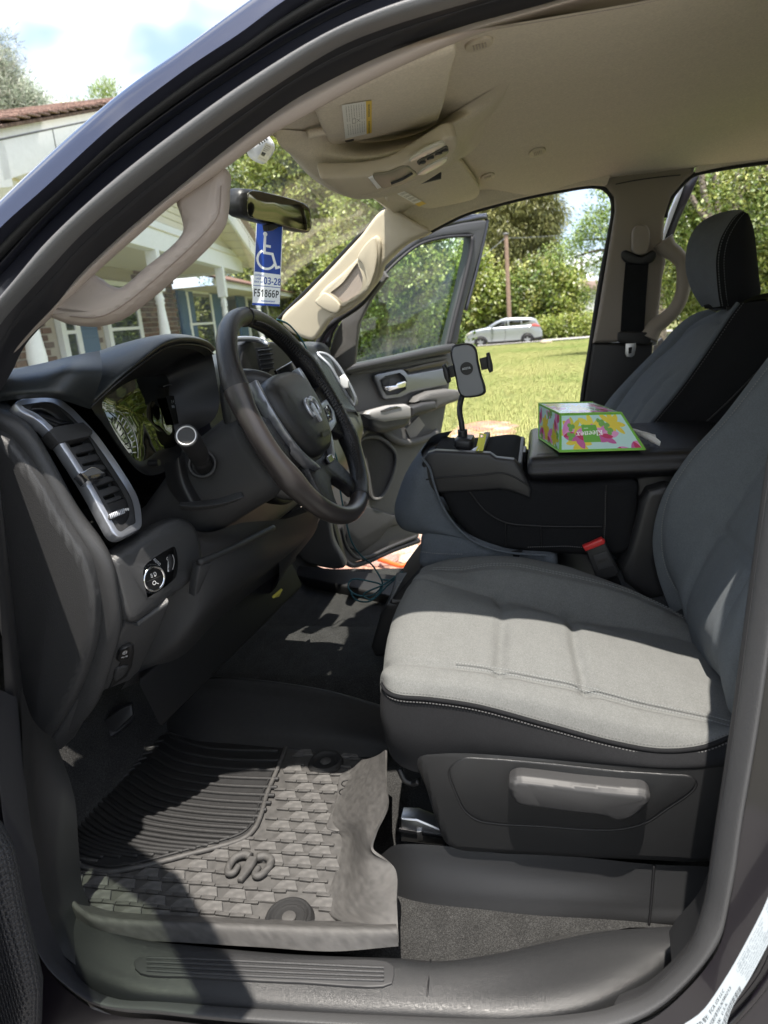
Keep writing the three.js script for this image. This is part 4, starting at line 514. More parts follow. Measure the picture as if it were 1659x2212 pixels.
{ // driver door opening below: sill, seals, painted rocker
  const S = (a, k) => PA(a.map(q => [q[0], q[1]]), k), SY = (a, y) => a.map(q => PY(q[0], q[1], y));
  // outer and inner edge of the tube seal that runs round the opening
  const so = S([[-12, 1500, -0.76], [0, 1680, -0.755], [12, 1790, -0.752], [30, 1858, -0.75], [46, 1938, -0.748], [66, 2018, -0.745], [104, 2092, -0.742], [152, 2138, -0.74], [200, 2170, -0.738], [270, 2186, -0.735], [332, 2190, -0.733], [500, 2207, -0.732], [830, 2225, -0.73], [1100, 2250, -0.73], [1300, 2232, -0.735], [1367, 2210, -0.74], [1427, 2176, -0.745], [1487, 2122, -0.75], [1537, 2062, -0.755], [1559, 2022, -0.757], [1573, 1962, -0.76], [1587, 1892, -0.765], [1601, 1792, -0.77], [1640, 1560, -0.775], [1690, 1200, -0.78], [1760, 700, -0.81]], 0);
  const si = S([[20, 1500, -0.79], [38, 1680, -0.785], [52, 1790, -0.782], [66, 1858, -0.78], [76, 1934, -0.778], [104, 2022, -0.775], [128, 2070, -0.772], [166, 2110, -0.77], [210, 2138, -0.768], [262, 2152, -0.765], [332, 2154, -0.763], [500, 2172, -0.762], [830, 2194, -0.76], [1100, 2204, -0.76], [1290, 2186, -0.765], [1337, 2172, -0.77], [1390, 2152, -0.775], [1447, 2108, -0.78], [1489, 2060, -0.785], [1510, 2012, -0.79], [1528, 1952, -0.795], [1541, 1872, -0.80], [1553, 1792, -0.805], [1592, 1560, -0.81], [1640, 1200, -0.815], [1715, 700, -0.84]], 0.028);
  const o2 = resample(so, 120), i2 = resample(si, 120);
  const b1 = o2.map((p, i) => p.clone().lerp(i2[i], 0.25).add(V(0, 0.010, 0.008))), b2 = o2.map((p, i) => p.clone().lerp(i2[i], 0.7).add(V(0, 0.010, 0.006)));
  const sealRows = [off(o2, V(0, -0.01, -0.012)), o2, b1, b2, i2, off(i2, V(0, -0.012, -0.012))], cut = o2.findIndex(p => p.x > -0.62);
  part('sill_seal', gridGeo(loftRows(sealRows.map(r => r.slice(cut)), 130, 24)), M.sealM, truck, 'grey rubber weatherstrip around the bottom of the driver door opening'); part('sill_seal', gridGeo(loftRows(sealRows.map(r => r.slice(0, cut + 1)), 60, 24)), M.rubber, truck);
  // ribbed lip inside the tube on the rear pillar
  const k0 = S([[1327, 2176, -0.78], [1387, 2150, -0.785], [1447, 2098, -0.79], [1487, 2048, -0.795], [1507, 2000, -0.80], [1523, 1942, -0.805], [1535, 1862, -0.81], [1545, 1792, -0.815], [1580, 1560, -0.82], [1628, 1200, -0.825], [1700, 700, -0.85]], 0.04);
  for (let k = 0; k < 5; k++) part('seal_rib', tube(off(k0, V(0.003 + k * 0.0035, -0.001, 0.004 + k * 0.004)), 0.0018, { n: 80, rad: 6 }), M.sealDark, truck);
  part('seal_lip', gridGeo(loftRows([off(k0, V(0.008, -0.002, -0.02)), k0, off(k0, V(0.012, -0.004, 0.012)), off(k0, V(0.025, -0.008, 0.01))], 80, 12)), M.sealDark, truck);
  // door sill trim (scuff plate)
  const t0 = [[230, 2003, -0.80], [300, 2030, -0.80], [430, 2044, -0.80], [640, 2062, -0.80], [860, 2070, -0.80], [950, 2076, -0.80], [1060, 2062, -0.81], [1180, 2036, -0.82], [1290, 2014, -0.83], [1400, 2004, -0.84], [1480, 2000, -0.845]];
  const tA = SY(t0, 0.590), tB = SY([[120, 1960], [180, 2050], [280, 2095], [450, 2110], [700, 2125], [930, 2138], [1100, 2128], [1250, 2090], [1360, 2068], [1450, 2050], [1500, 2020]], 0.594), tC = SY([[90, 1990], [150, 2085], [265, 2145], [450, 2162], [700, 2182], [930, 2194], [1120, 2198], [1270, 2172], [1370, 2127], [1440, 2082], [1500, 2030]], 0.583);
  part('door_sill', loft([off(tA, V(0, -0.05, -0.01)), tA, tB, tC, off(tC, V(0, -0.04, 0.006))], 90, 30), M.leather, truck, 'black grained plastic door sill trim');
  const sp = [[290, 2078], [320, 2058], [420, 2060], [640, 2074], [848, 2084], [852, 2110], [845, 2128], [640, 2124], [420, 2112], [300, 2102]];
  const pl = planeOf(PY(320, 2058, 0.596), PY(848, 2084, 0.596), PY(640, 2124, 0.5955));
  part('scuff_plate', slab(off(LP(sp, pl), V(0, 0.002, 0)), 0.008, { bevel: 0.0015, smoothN: 60 }), M.lever, truck);
  for (let k = 0; k < 4; k++) part('scuff_rib', tube(off(LP([[318, 2072 + k * 9], [420, 2075 + k * 10], [640, 2085 + k * 10], [830, 2094 + k * 9]], pl), V(0, 0.0025, 0)), 0.0022, { n: 30, rad: 6 }), M.plasticM, truck);
  part('sill_seam', tube(off([PY(930, 2075, 0.592), PY(927, 2110, 0.5945), PY(923, 2150, 0.592), PY(920, 2190, 0.575)], V(0, 0.001, 0)), 0.0012, { n: 20, rad: 6 }), M.black, truck);
  part('rear_sill_trim', loft([S([[1445, 2012], [1462, 1985], [1508, 1930], [1542, 1850], [1568, 1750]], 0.14), S([[1452, 2090], [1490, 2045], [1522, 1960], [1546, 1860], [1572, 1750]], 0.05)], 30, 10), M.leather, truck);
  part('kick_panel', loft([S([[45, 1480], [52, 1680], [72, 1860], [92, 1980], [125, 2050], [180, 2098]], 0.04), S([[75, 1560], [88, 1720], [110, 1860], [130, 1950], [165, 2010], [235, 2046]], 0.09), S([[120, 1600], [160, 1720], [170, 1830], [180, 1920], [210, 1980], [260, 2020]], 0.14)], 50, 20), M.leather, truck);
  // painted rocker and rear pillar outside the seal
  const r1 = off(o2, V(0, -0.012, -0.002));
  const on = o2.map((p, i) => { const t = o2[Math.min(i + 1, 119)].clone().sub(o2[Math.max(i - 1, 0)]); return V(t.y, -t.x, 0).normalize(); });
  const ro = (d, z) => o2.map((p, i) => p.clone().addScaledVector(on[i], d).add(V(0, 0, z)));
  const r2 = ro(0.030, 0.004), r3 = ro(0.065, 0.016), r4 = ro(0.15, 0.045), r5 = ro(0.40, 0.045);
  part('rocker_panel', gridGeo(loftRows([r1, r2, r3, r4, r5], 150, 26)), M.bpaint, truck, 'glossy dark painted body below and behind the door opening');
  for (const [k, q] of [[0.35, 0.004], [0.7, 0.005]]) part('body_ridge', tube(r2.map((p, i) => p.clone().lerp(r3[i], k).add(V(0, 0, 0.002))).slice(75), 0.004, { n: 70, rad: 8 }), M.bpaint, truck);
  // maker's label
  const st = print(1024, 160, (x, w, h) => {
    x.fillStyle = '#a3abb0'; x.fillRect(0, 0, w, h); x.fillStyle = '#14181b'; x.font = 'bold 27px sans-serif';
    x.fillText('MFD BY:  FCA US LLC', 18, 42); x.fillText('1C6SRFBT8LN380213', 66, 76); x.fillText('MADE IN:  U.S.A.', 60, 110);
    for (let i = 0, p = 70; p < 390; i++) { const ww = 2 + ((i * 7) % 5); x.fillRect(p, 122, ww, 34); p += ww + 2 + ((i * 5) % 4); }
    x.fillStyle = '#8d969b'; x.font = 'bold 40px sans-serif'; x.fillText('US FCA', 400, 60); x.fillText('FCA US', 640, 130);
    x.fillStyle = '#2c3338'; x.font = '13px sans-serif';
    const ls = ['DATE OF MFR: 1-20   GVWR  7100 LB   3220 KG', 'GAWR FRONT: 3900 LB  1769 KG  WITH TIRES', '275/55R20  RIMS AT 20X9  COLD PRESSURE', 'GAWR REAR:  4100 LB  1860 KG  AT 36 PSI', 'TYPE: TRUCK  PAINT: PB8  TRIM: ATX9  MDH', 'THIS VEHICLE CONFORMS TO ALL APPLICABLE U.S.A.', 'FEDERAL MOTOR VEHICLE SAFETY STANDARDS IN', 'EFFECT ON THE DATE OF MANUFACTURE SHOWN'];
    ls.forEach((s, i) => x.fillText(s, 420 + (i > 4 ? 20 : 0), 28 + i * 17)); ls.slice(0, 5).forEach((s, i) => x.fillText(s, 730, 28 + i * 17));
  }, { roughness: 0.35 });
  const lo = resample(S([[1555, 2290], [1577, 2187], [1620, 2113], [1659, 2040], [1720, 1920]], -0.062), 24), li = resample(S([[1478, 2212], [1515, 2186], [1570, 2108], [1630, 2000], [1656, 1946], [1690, 1850]], -0.062), 24);
  // put the label just proud of the painted panel
  const gl = gridGeo([li, li.map((p, i) => p.clone().lerp(lo[i], 0.5).add(V(0, 0, 0.001))), lo]); { const uv = gl.attributes.uv; for (let j = 0; j < 3; j++) for (let i = 0; i < 24; i++) uv.setXY(j * 24 + i, i / 23 * 0.96, 1 - j / 2); }
  part('maker_label', gl, st, truck, 'curved white certification label with barcode on the dark pillar');
}
{ // open driver door, only its lower front corner is in view; its window frame shades the sill
  const th = rad(43), h = V(-0.925, 0, -0.79), dir = V(Math.cos(th), 0, Math.sin(th)), dn = V(Math.sin(th), 0, -Math.cos(th));
  const D = (s, y, t = 0) => h.clone().addScaledVector(dir, s).addScaledVector(dn, t + Math.max(0, y - 1.22) * 0.2).setY(y);
  const dp = part('driver_door', slab([D(0.02, 0.52), D(0.66, 0.50), D(0.72, 1.22), D(0.0, 1.22)], 0.09, { bevel: 0.02 }), M.paint, truck, 'open driver door at the left edge');
  part('window_frame', slab([D(0.0, 1.22), D(0.72, 1.22), D(0.72, 1.77), D(0.42, 1.77), D(0.20, 1.60)], 0.03, { bevel: 0.006, holes: [[D(0.10, 1.26), D(0.66, 1.26), D(0.66, 1.68), D(0.44, 1.68), D(0.27, 1.55)]] }), M.paint, dp);
  part('window_glass', patch([D(0.06, 1.24, -0.015), D(0.69, 1.24, -0.015), D(0.69, 1.71, -0.015), D(0.43, 1.71, -0.015), D(0.23, 1.57, -0.015)]), phy(lin(0.40, 0.47, 0.40), { roughness: 0, transmission: 1, thickness: 0 }), dp);
  part('door_pocket', slab(L([[-80, 1760], [-20, 1800], [8, 1850], [22, 1910], [40, 2000], [62, 2085], [76, 2150], [74, 2230], [64, 2300], [-80, 2330]], -0.60), 0.03, { bevel: 0.02, seg: 4 }), std(lin(0.02, 0.021, 0.024), { roughness: 0.5, bumpMap: tiled(T.weave, 0.16), bumpScale: 0.003 }), dp);
  part('hinge_cover', slab(L([[60, 2168], [72, 2130], [120, 2150], [150, 2170], [185, 2230], [190, 2300], [60, 2300]], -0.66), 0.03, { bevel: 0.012 }), M.plasticM, dp);
}
{ // centre pillar of the driver side with the closed rear door behind it
  const Bp = a => a.map(q => V(q[0], q[1], -0.815 - 0.2 * (q[1] - 1.2)));
  part('centre_pillar', slab(Bp([[0.228, 0.9], [0.238, 1.15], [0.275, 1.45], [0.30, 1.60], [0.33, 1.70], [0.37, 1.76], [0.37, 1.80], [0.66, 1.80], [0.58, 1.62], [0.44, 1.2], [0.42, 0.9]]), 0.06, { bevel: 0.006 }), M.sealDark, truck);
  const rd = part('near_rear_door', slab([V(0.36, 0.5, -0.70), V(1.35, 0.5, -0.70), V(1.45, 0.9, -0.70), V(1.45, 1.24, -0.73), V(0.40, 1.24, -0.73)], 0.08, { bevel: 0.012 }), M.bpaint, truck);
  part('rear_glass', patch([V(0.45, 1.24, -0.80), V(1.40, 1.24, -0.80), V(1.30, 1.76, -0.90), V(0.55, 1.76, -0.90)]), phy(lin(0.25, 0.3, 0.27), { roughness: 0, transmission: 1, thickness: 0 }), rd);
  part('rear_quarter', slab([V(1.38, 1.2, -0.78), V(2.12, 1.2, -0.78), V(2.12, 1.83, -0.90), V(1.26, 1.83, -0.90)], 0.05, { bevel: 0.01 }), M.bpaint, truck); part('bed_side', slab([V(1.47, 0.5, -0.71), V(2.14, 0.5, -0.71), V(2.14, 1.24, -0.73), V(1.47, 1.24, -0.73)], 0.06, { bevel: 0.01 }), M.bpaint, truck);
}
{ // hinge pillar trim at the far left, between the dash end and the door seal
  part('hinge_pillar', loft([L([[-40, 900], [-15, 1100], [0, 1300], [10, 1480], [18, 1640], [40, 1760]], -0.775), L([[-30, 900], [0, 1100], [18, 1300], [34, 1480], [50, 1640], [60, 1760]], -0.79), L([[-20, 900], [4, 1100], [26, 1300], [44, 1480], [66, 1640], [78, 1760]], -0.85), L([[-10, 900], [8, 1100], [30, 1300], [50, 1480], [72, 1640], [90, 1760]], -0.95)], 40, 14), M.plasticS, truck);
}
// ---------- instrument panel ----------
const Z = a => a.map(q => P(q[0], q[1], q[2]));
const lipLoop = Z([[200, 869, -1.04], [250, 824, -1.06], [300, 784, -1.10], [350, 748, -1.16], [385, 737, -1.21], [420, 737, -1.27], [448, 745, -1.33], [462, 758, -1.39], [474, 820, -1.40], [480, 870, -1.40], [468, 905, -1.38], [425, 935, -1.34], [398, 978, -1.29], [372, 1012, -1.24], [332, 1027, -1.18], [300, 1012, -1.13], [265, 965, -1.09], [230, 915, -1.06]]);
let dashP;
{ // upper pad with the hood over the instruments
  const lip = resample(lipLoop.slice(0, 8), 40);
  const under = off(lip, V(-0.02, -0.012, 0)), edge = off(lip, V(0.004, 0.004, 0)), up1 = off(lip, V(-0.015, 0.013, 0));
  const m1 = lip.map((p, i) => V(p.x - 0.11, lerp(p.y, 1.408, 0.45) + 0.012, lerp(p.z, -0.97 - 0.50 * i / 39, 0.3)));
  const m2 = lip.map((p, i) => V(-0.86, 1.385, lerp(-0.90, -1.55, i / 39)));
  const m3 = lip.map((p, i) => V(-1.06, 1.33, lerp(-0.90, -1.60, i / 39)));
  dashP = part('dashboard', gridGeo(loftRows([under, edge, up1, m1, m2, m3], 90, 40)), M.dash, truck, 'black grained dashboard with a hood over the gauges');
  part('hood_seam', tube(off(lip, V(-0.002, -0.006, 0.002)), 0.0018, { n: 60, rad: 6 }), M.black, dashP);
  // near end of the pad rolls down to the side of the dash
  const n0 = Z([[-30, 812, -0.96], [0, 809, -0.97], [85, 786, -0.985], [150, 770, -1.0], [200, 775, -1.02]]);
  part('pad_end', loft([Z([[-60, 800, -0.99], [0, 800, -1.0], [85, 786, -1.02], [150, 770, -1.04], [215, 757, -1.08]]), Z([[-60, 830, -0.955], [0, 826, -0.96], [85, 815, -0.97], [150, 805, -0.985], [220, 810, -1.03]]), Z([[-60, 862, -0.94], [0, 850, -0.945], [70, 846, -0.95], [130, 848, -0.965], [200, 868, -1.035]]), Z([[-60, 900, -0.95], [0, 868, -0.955], [50, 862, -0.96], [110, 860, -0.975], [196, 884, -1.045]])], 50, 30), M.dash, dashP);
  // pad across to the passenger side and its face
  const rows = []; for (let j = 0; j <= 40; j++) { const z = lerp(-1.42, -2.40, j / 40), b = 0.03 * Math.exp(-Math.pow((z + 1.62) / 0.18, 2)); const k = smooth(-1.42, -1.5, z);
    rows.push([V(-1.10, 1.32, z), V(-0.98, 1.352, z), V(-0.86, 1.372 + b * 0.3, z), V(-0.76 + b, 1.375 + b * 0.4, z), V(-0.705 + b, 1.362 + b * 0.3, z), V(-0.69 + b, 1.33, z), V(-0.70 + b, 1.25, z), V(-0.665, 1.18, z), V(-0.67, 1.10, z), V(-0.72, 0.98, z), V(-0.80, 0.86, z), V(-0.95, 0.80, z)]); }
  const cols = rows.map(r => resample(r, 60)); part('dash_face', gridGeo(cols), M.dash, dashP);
  part('dash_far_end', patch(cols[40]), M.plastic, dashP);
  part('demister', slab([V(-1.0, 1.357, -1.05), V(-0.965, 1.364, -1.05), V(-0.965, 1.364, -2.2), V(-1.0, 1.357, -2.2)], 0.006, { bevel: 0.001 }), M.black, dashP);
}
{ // instrument binnacle and gauge lens
  const lens = Z([[220, 874, -1.10], [250, 843, -1.15], [285, 822, -1.23], [325, 813, -1.31], [362, 814, -1.38], [366, 864, -1.385], [374, 915, -1.39], [383, 958, -1.39], [345, 972, -1.30], [300, 996, -1.21], [265, 960, -1.15], [235, 908, -1.11]]);
  const lpln = { p: V(-0.742, 1.29, -1.23), n: V(0.962, 0.165, 0.06).normalize() }; lens.splice(0, lens.length, ...LP([[220, 874], [250, 843], [285, 822], [325, 813], [362, 814], [366, 864], [374, 915], [383, 958], [345, 972], [300, 996], [265, 960], [235, 908]], lpln));
  const lr = resample(lens, 90, true), ll = resample(lipLoop, 90, true);
  // line the loops up by angle round the lens centre
  const b = basisOf(lr), ang = p => Math.atan2(to2(b, p).y, to2(b, p).x);
  const byAng = a => { const o = a.map(p => [ang(p), p]).sort((x, y) => x[0] - y[0]); return o.map(q => q[1]); };
  const A = byAng(lr), B = byAng(ll);
  const pick = arr => { const o = []; for (let i = 0; i < 90; i++) { const t = -Math.PI + (i + 0.5) / 90 * 2 * Math.PI; let best = arr[0], bd = 9; for (const p of arr) { let d = Math.abs(ang(p) - t); d = Math.min(d, 2 * Math.PI - d); if (d < bd) { bd = d; best = p; } } o.push(best); } return o; };
  const A9 = pick(byAng(resample(lens, 720, true))), B9 = pick(byAng(resample(lipLoop, 720, true)));
  const mid = A9.map((p, i) => p.clone().lerp(B9[i], 0.45).add(V(-0.012, 0, 0)));
  const ic = part('instrument_cluster', gridGeo([A9, mid, B9.map(p => p.clone().add(V(-0.006, 0, 0)))], true), M.plasticS, truck, 'black instrument cluster hood with a reflecting gauge lens');
  const c = lr.reduce((a, p) => a.add(p), V(0, 0, 0)).multiplyScalar(1 / 90);
  const rings = []; for (let k = 0; k <= 8; k++) { const t = k / 8; rings.push(lr.map(p => p.clone().lerp(c, t).add(V(-0.007 * (1 - (1 - t) * (1 - t)) + 0.0002 * Math.sin(k * 1.9), 0, 0)))); }
  part('lens', gridGeo(rings, true), std(lin(0.13, 0.135, 0.12), { roughness: 0.03, metalness: 1 }), ic, 'dark glossy gauge lens mirroring green trees');
  const pl = { p: lpln.p.clone().add(V(0.004, 0, 0)), n: lpln.n };
  const ringGeo = (u, v, ru, rv, a0, a1, w) => { const pts = []; for (let i = 0; i <= 24; i++) { const a = lerp(a0, a1, i / 24); pts.push([u + ru * Math.cos(a), v + rv * Math.sin(a)]); } return tube(LP(pts, pl), w, { n: 40, rad: 6 }); };
  part('gauge_ring', ringGeo(232, 980, 66, 96, -1.30, 0.1, 0.0011), M.steel, ic); part('gauge_ring', ringGeo(370, 905, 52, 74, -1.9, -0.1, 0.0011), M.steel, ic);
  for (let k = 0; k < 9; k++) { const a = -1.15 + k * 0.14, f = k % 2 ? 0.90 : 0.84; part('gauge_tick', tube(LP([[232 + 62 * Math.cos(a), 980 + 91 * Math.sin(a)], [232 + 62 * f * Math.cos(a), 980 + 91 * f * Math.sin(a)]], pl), 0.0012, { n: 2, rad: 5 }), M.white, ic); }
  const dial = print(256, 256, (x, w, h) => { x.fillStyle = '#08090a'; x.fillRect(0, 0, w, h); x.translate(40, 230); x.strokeStyle = '#d8dde0'; x.fillStyle = '#d8dde0'; x.lineWidth = 4;
    for (let k = 0; k < 13; k++) { const a = -1.5 + k * 0.11; x.beginPath(); x.moveTo(190 * Math.cos(a), 190 * Math.sin(a)); x.lineTo((k % 2 ? 172 : 160) * Math.cos(a), (k % 2 ? 172 : 160) * Math.sin(a)); x.stroke(); }
    x.font = 'bold 30px sans-serif'; x.fillText('80', -4, -120); x.fillText('100', 52, -98); x.fillText('120', 96, -48); x.font = 'bold 18px sans-serif'; x.fillText('110', 102, -84); x.fillText('MPH', 108, -10); }, { roughness: 0.3 });
  part('speedometer', quadUV(...LP([[358, 855], [404, 855], [418, 915], [374, 915]], { p: pl.p.clone().add(V(0.004, 0, 0)), n: pl.n })), dial, ic);
  part('trip_button', place(new THREE.CylinderGeometry(0.006, 0.007, 0.02, 12), P(333, 1000, -1.2), V(0, 0, 1), V(1, 0, 0), V(0, 1, 0)), M.plasticS, ic);
}
{ // left air vent
  const pl = planeOf(P(35, 874, -0.955), P(245, 1155, -0.955), P(195, 895, -1.065));
  const C1 = a => a.map(q => [q[0] * 0.3, q[1] * 0.3 + 763]);
  const dp = (d) => ({ p: pl.p.clone().addScaledVector(V(0.86, 0.5, 0.12).normalize(), d), n: pl.n });
  const outer = C1([[110, 362], [140, 335], [250, 305], [340, 298], [420, 320], [520, 390], [600, 470], [700, 580], [850, 790], [980, 1000], [1010, 1080], [1025, 1180], [1020, 1250], [960, 1290], [870, 1325], [820, 1300], [770, 1220], [650, 1000], [500, 760], [380, 590], [250, 470], [150, 420]]);
  const inner = C1([[172, 372], [210, 347], [330, 337], [420, 372], [540, 468], [640, 560], [757, 722], [893, 930], [952, 1050], [978, 1150], [955, 1228], [880, 1270], [838, 1255], [768, 1140], [650, 960], [492, 710], [382, 560], [250, 447], [185, 410]]);
  const sc = (a, k) => a.map(q => [338 + (q[0] - 338 + 170) * k - 170, 1003 + (q[1] - 1003) * k]);
  const ring2 = outer.map((q, i) => { const n = outer.length, a = outer[(i + n - 1) % n], b = outer[(i + 1) % n], tx = b[0] - a[0], ty = b[1] - a[1], l = Math.hypot(tx, ty), w = i > 13 || i < 2 ? 8 : 12; return [q[0] - ty / l * w, q[1] + tx / l * w]; });
  const vent = part('air_vent', slab(LP(outer, pl), 0.022, { bevel: 0.003, seg: 4, smoothN: 110, holes: [LP(ring2, pl)] }), M.silver, truck, 'tall driver side air vent with a satin silver bezel');
  const sh = a => a.map(q => { const c = [560, 790], k = 0.99; return [c[0] + (q[0] - c[0]) * k, c[1] + (q[1] - c[1]) * k]; });
  part('vent_inner_frame', slab(LP(outer.map((q, i) => [lerp(q[0], ring2[i][0], 0.8), lerp(q[1], ring2[i][1], 0.8)]), dp(-0.003)), 0.02, { bevel: 0.003, smoothN: 100, holes: [LP(C1([[205, 385], [330, 352], [420, 390], [500, 460], [640, 600], [720, 740], [860, 950], [925, 1080], [940, 1150], [920, 1220], [880, 1250], [845, 1240], [770, 1110], [650, 920], [500, 690], [400, 560], [240, 440]]), dp(-0.004))] }), M.plasticM, vent);
  part('vent_back', slab(LP(C1([[190, 380], [330, 345], [420, 380], [640, 570], [757, 730], [940, 1050], [965, 1150], [940, 1225], [880, 1262], [840, 1245], [640, 950], [380, 555], [240, 440]]), dp(-0.035)), 0.01, { bevel: 0.001 }), M.black, vent);
  const bar = (a, d, t, m, n = 'slat') => part(n, slab(LP(C1(a), dp(d)), t, { bevel: 0.0025, seg: 2 }), m, vent);
  bar([[350, 560], [400, 525], [600, 492], [672, 555], [668, 575], [640, 598], [440, 642], [420, 640]], 0.004, 0.026, M.plasticM, 'vent_bar');
  for (const a of [[[240, 430], [300, 425], [505, 500], [440, 512]], [[232, 440], [248, 436], [440, 514], [400, 524]], [[250, 465], [262, 460], [380, 528], [362, 534]]]) bar(a, -0.012, 0.006, M.plasticS);
  const S = [[[465, 690], [640, 640], [688, 672], [690, 690], [500, 736], [488, 735]], [[510, 760], [690, 720], [732, 745], [735, 760], [545, 812], [535, 808]], [[600, 810], [730, 795], [776, 818], [776, 832], [640, 860], [615, 850]], [[620, 925], [780, 880], [824, 900], [824, 914], [665, 968], [650, 960]], [[665, 1000], [820, 950], [868, 968], [870, 982], [710, 1046], [698, 1040]], [[715, 1070], [860, 1020], [880, 1030], [880, 1045], [750, 1095], [735, 1090]]];
  S.forEach((a, i) => bar(a, -0.008, 0.012, M.plasticM));
  for (const [a, b] of [[[690, 690], [722, 735]], [[735, 765], [780, 810]], [[775, 835], [815, 890]], [[825, 915], [866, 965]]]) bar([[a[0] - 8, a[1]], [a[0] + 8, a[1] - 4], [b[0] + 8, b[1]], [b[0] - 6, b[1] + 4]], -0.006, 0.01, M.black, 'vane_link');
  const tab = bar([[578, 860], [660, 815], [688, 818], [764, 858], [760, 880], [740, 900], [650, 922], [630, 918], [602, 885]], 0.016, 0.022, M.chrome, 'vent_tab');
  part('tab_grip', slab(LP(C1([[600, 858], [662, 822], [688, 824], [752, 858], [640, 884], [628, 882]]), dp(0.0175)), 0.003, { bevel: 0.001 }), std(lin(0.2, 0.2, 0.2), { roughness: 0.5, metalness: 0.6, bumpMap: tiled(T.weave, 0.02), bumpScale: 0.001 }), vent);
  bar([[735, 1095], [920, 1035], [945, 1080], [960, 1150], [938, 1225], [880, 1262], [838, 1250], [790, 1180]], -0.006, 0.012, M.plasticS, 'vent_foot');
  const wl = bar([[785, 1165], [800, 1150], [860, 1118], [890, 1118], [898, 1140], [895, 1158], [820, 1195], [792, 1198], [784, 1185]], 0.003, 0.012, M.plasticM, 'vent_dial');
  for (let k = 0; k < 9; k++) part('dial_rib', tube(LP(C1([[792 + k * 12, 1158 - k * 5], [800 + k * 12, 1192 - k * 5]]), dp(0.004)), 0.0012, { n: 3, rad: 5 }), M.silver, vent);
  for (const q of [[[896, 1128], [905, 1116], [900, 1136]], [[908, 1128], [917, 1114], [912, 1136]], [[920, 1126], [929, 1112], [924, 1134]]]) part('heat_mark', tube(LP(C1(q), dp(-0.004)), 0.0006, { n: 8, rad: 4 }), M.white, vent);
  part('closed_mark', tube(LP(C1([[772, 1182], [788, 1176], [792, 1196], [776, 1198], [788, 1178], [774, 1184], [790, 1196]]), dp(-0.004)), 0.0006, { n: 20, rad: 4 }), M.white, vent);
}
{ // dash side below and beside the vent
  const ridge = Z([[-60, 880, -0.945], [0, 886, -0.945], [36, 898, -0.945], [66, 925, -0.945], [105, 991, -0.945], [144, 1063, -0.945], [180, 1128, -0.945], [215, 1170, -0.945], [243, 1205, -0.945], [256, 1290, -0.945], [268, 1335, -0.95], [258, 1375, -0.95], [240, 1440, -0.955], [205, 1530, -0.96], [110, 1625, -0.955], [85, 1640, -0.955]]);
  const gap = Z([[-60, 930, -0.935], [0, 943, -0.935], [18, 955, -0.935], [60, 1003, -0.935], [99, 1063, -0.935], [129, 1117, -0.935], [162, 1168, -0.935], [187, 1208, -0.935], [205, 1278, -0.935], [209, 1328, -0.935], [204, 1385, -0.935], [188, 1440, -0.935], [165, 1500, -0.937], [130, 1565, -0.94], [100, 1615, -0.945], [80, 1640, -0.95]]);
  const relax = (a) => { let r = resample(a, 70); for (let k = 0; k < 10; k++) r = r.map((p, i) => i && i < 69 ? p.clone().multiplyScalar(2).add(r[i - 1]).add(r[i + 1]).multiplyScalar(0.25) : p); return r; }; for (const c of [ridge, gap]) { const r = relax(c); c.splice(0, c.length, ...r); }
  const back = off(ridge, V(-0.02, 0.006, -0.028)), back2 = off(ridge, V(-0.06, 0.02, -0.06));
  const midr = ridge.map((p, i) => p.clone().lerp(gap[i], 0.35).add(V(0, 0, 0.009)));
  part('dash_side', gridGeo(loftRows([off(gap, V(0, 0, -0.02)), gap, midr, ridge, back, back2], 110, 30)), M.dashL, truck, 'dark grained side of the dashboard beside the vent');
  const cap = Z([[-80, 920, 0], [0, 941, 0], [16, 955, 0], [58, 1004, 0], [97, 1064, 0], [127, 1118, 0], [160, 1169, 0], [184, 1209, 0], [203, 1278, 0], [207, 1328, 0], [201, 1385, 0], [186, 1438, 0], [163, 1497, 0], [128, 1562, 0], [98, 1610, 0], [82, 1638, 0], [66, 1638, 0], [52, 1580, 0], [30, 1490, 0], [0, 1388, 0], [-40, 1250, 0], [-80, 1100, 0]].map(q => [q[0], q[1], -0.915]));
  part('dash_end_cap', slab(cap, 0.03, { bevel: 0.016, seg: 6, smoothN: 140 }), M.dashL, truck, 'large grained end panel of the dashboard');
  // headlamp switch surround
  const C5 = a => a.map(q => [q[0] / 2, q[1] / 2 + 1128]);
  const hl = planeOf(P(245, 1213, -0.965), P(280, 1345, -0.965), P(430, 1200, -1.12));
  const dh = d => ({ p: hl.p.clone().addScaledVector(V(0.8, 0.4, 0.45).normalize(), d), n: hl.n });
  const so = C5([[488, 178], [500, 150], [540, 118], [640, 55], [740, 0], [800, -16], [850, 10], [872, 60], [886, 130], [884, 180], [850, 245], [800, 290], [720, 350], [640, 410], [600, 436], [568, 434], [545, 400], [525, 340], [500, 240]]);
  const siU = C5([[582, 230], [590, 180], [612, 148], [660, 112], [720, 76], [750, 65], [776, 74], [790, 100], [800, 150], [798, 215], [785, 258], [740, 305], [680, 345], [630, 374], [612, 372], [603, 345], [592, 290]]);
  const sw = part('headlamp_panel', slab(LP(so, dh(0.012)), 0.05, { bevel: 0.016, seg: 5, smoothN: 90, holes: [LP(siU, dh(0.012))] }), M.dashL, truck, 'headlamp switch panel with a silver rotary knob');
  part('switch_plate', slab(LP(siU.map(q => [q[0], q[1]]), dh(-0.018)), 0.01, { bevel: 0.002, smoothN: 60 }), M.plasticS, sw);
  const n = hl.n.clone(); if (n.dot(CAM.clone().sub(hl.p)) < 0) n.negate(); const e1 = V(0, 1, 0).cross(n).normalize(), e2 = n.clone().cross(e1);
  const kc = PP(321, 1249, dh(-0.006).p, hl.n);
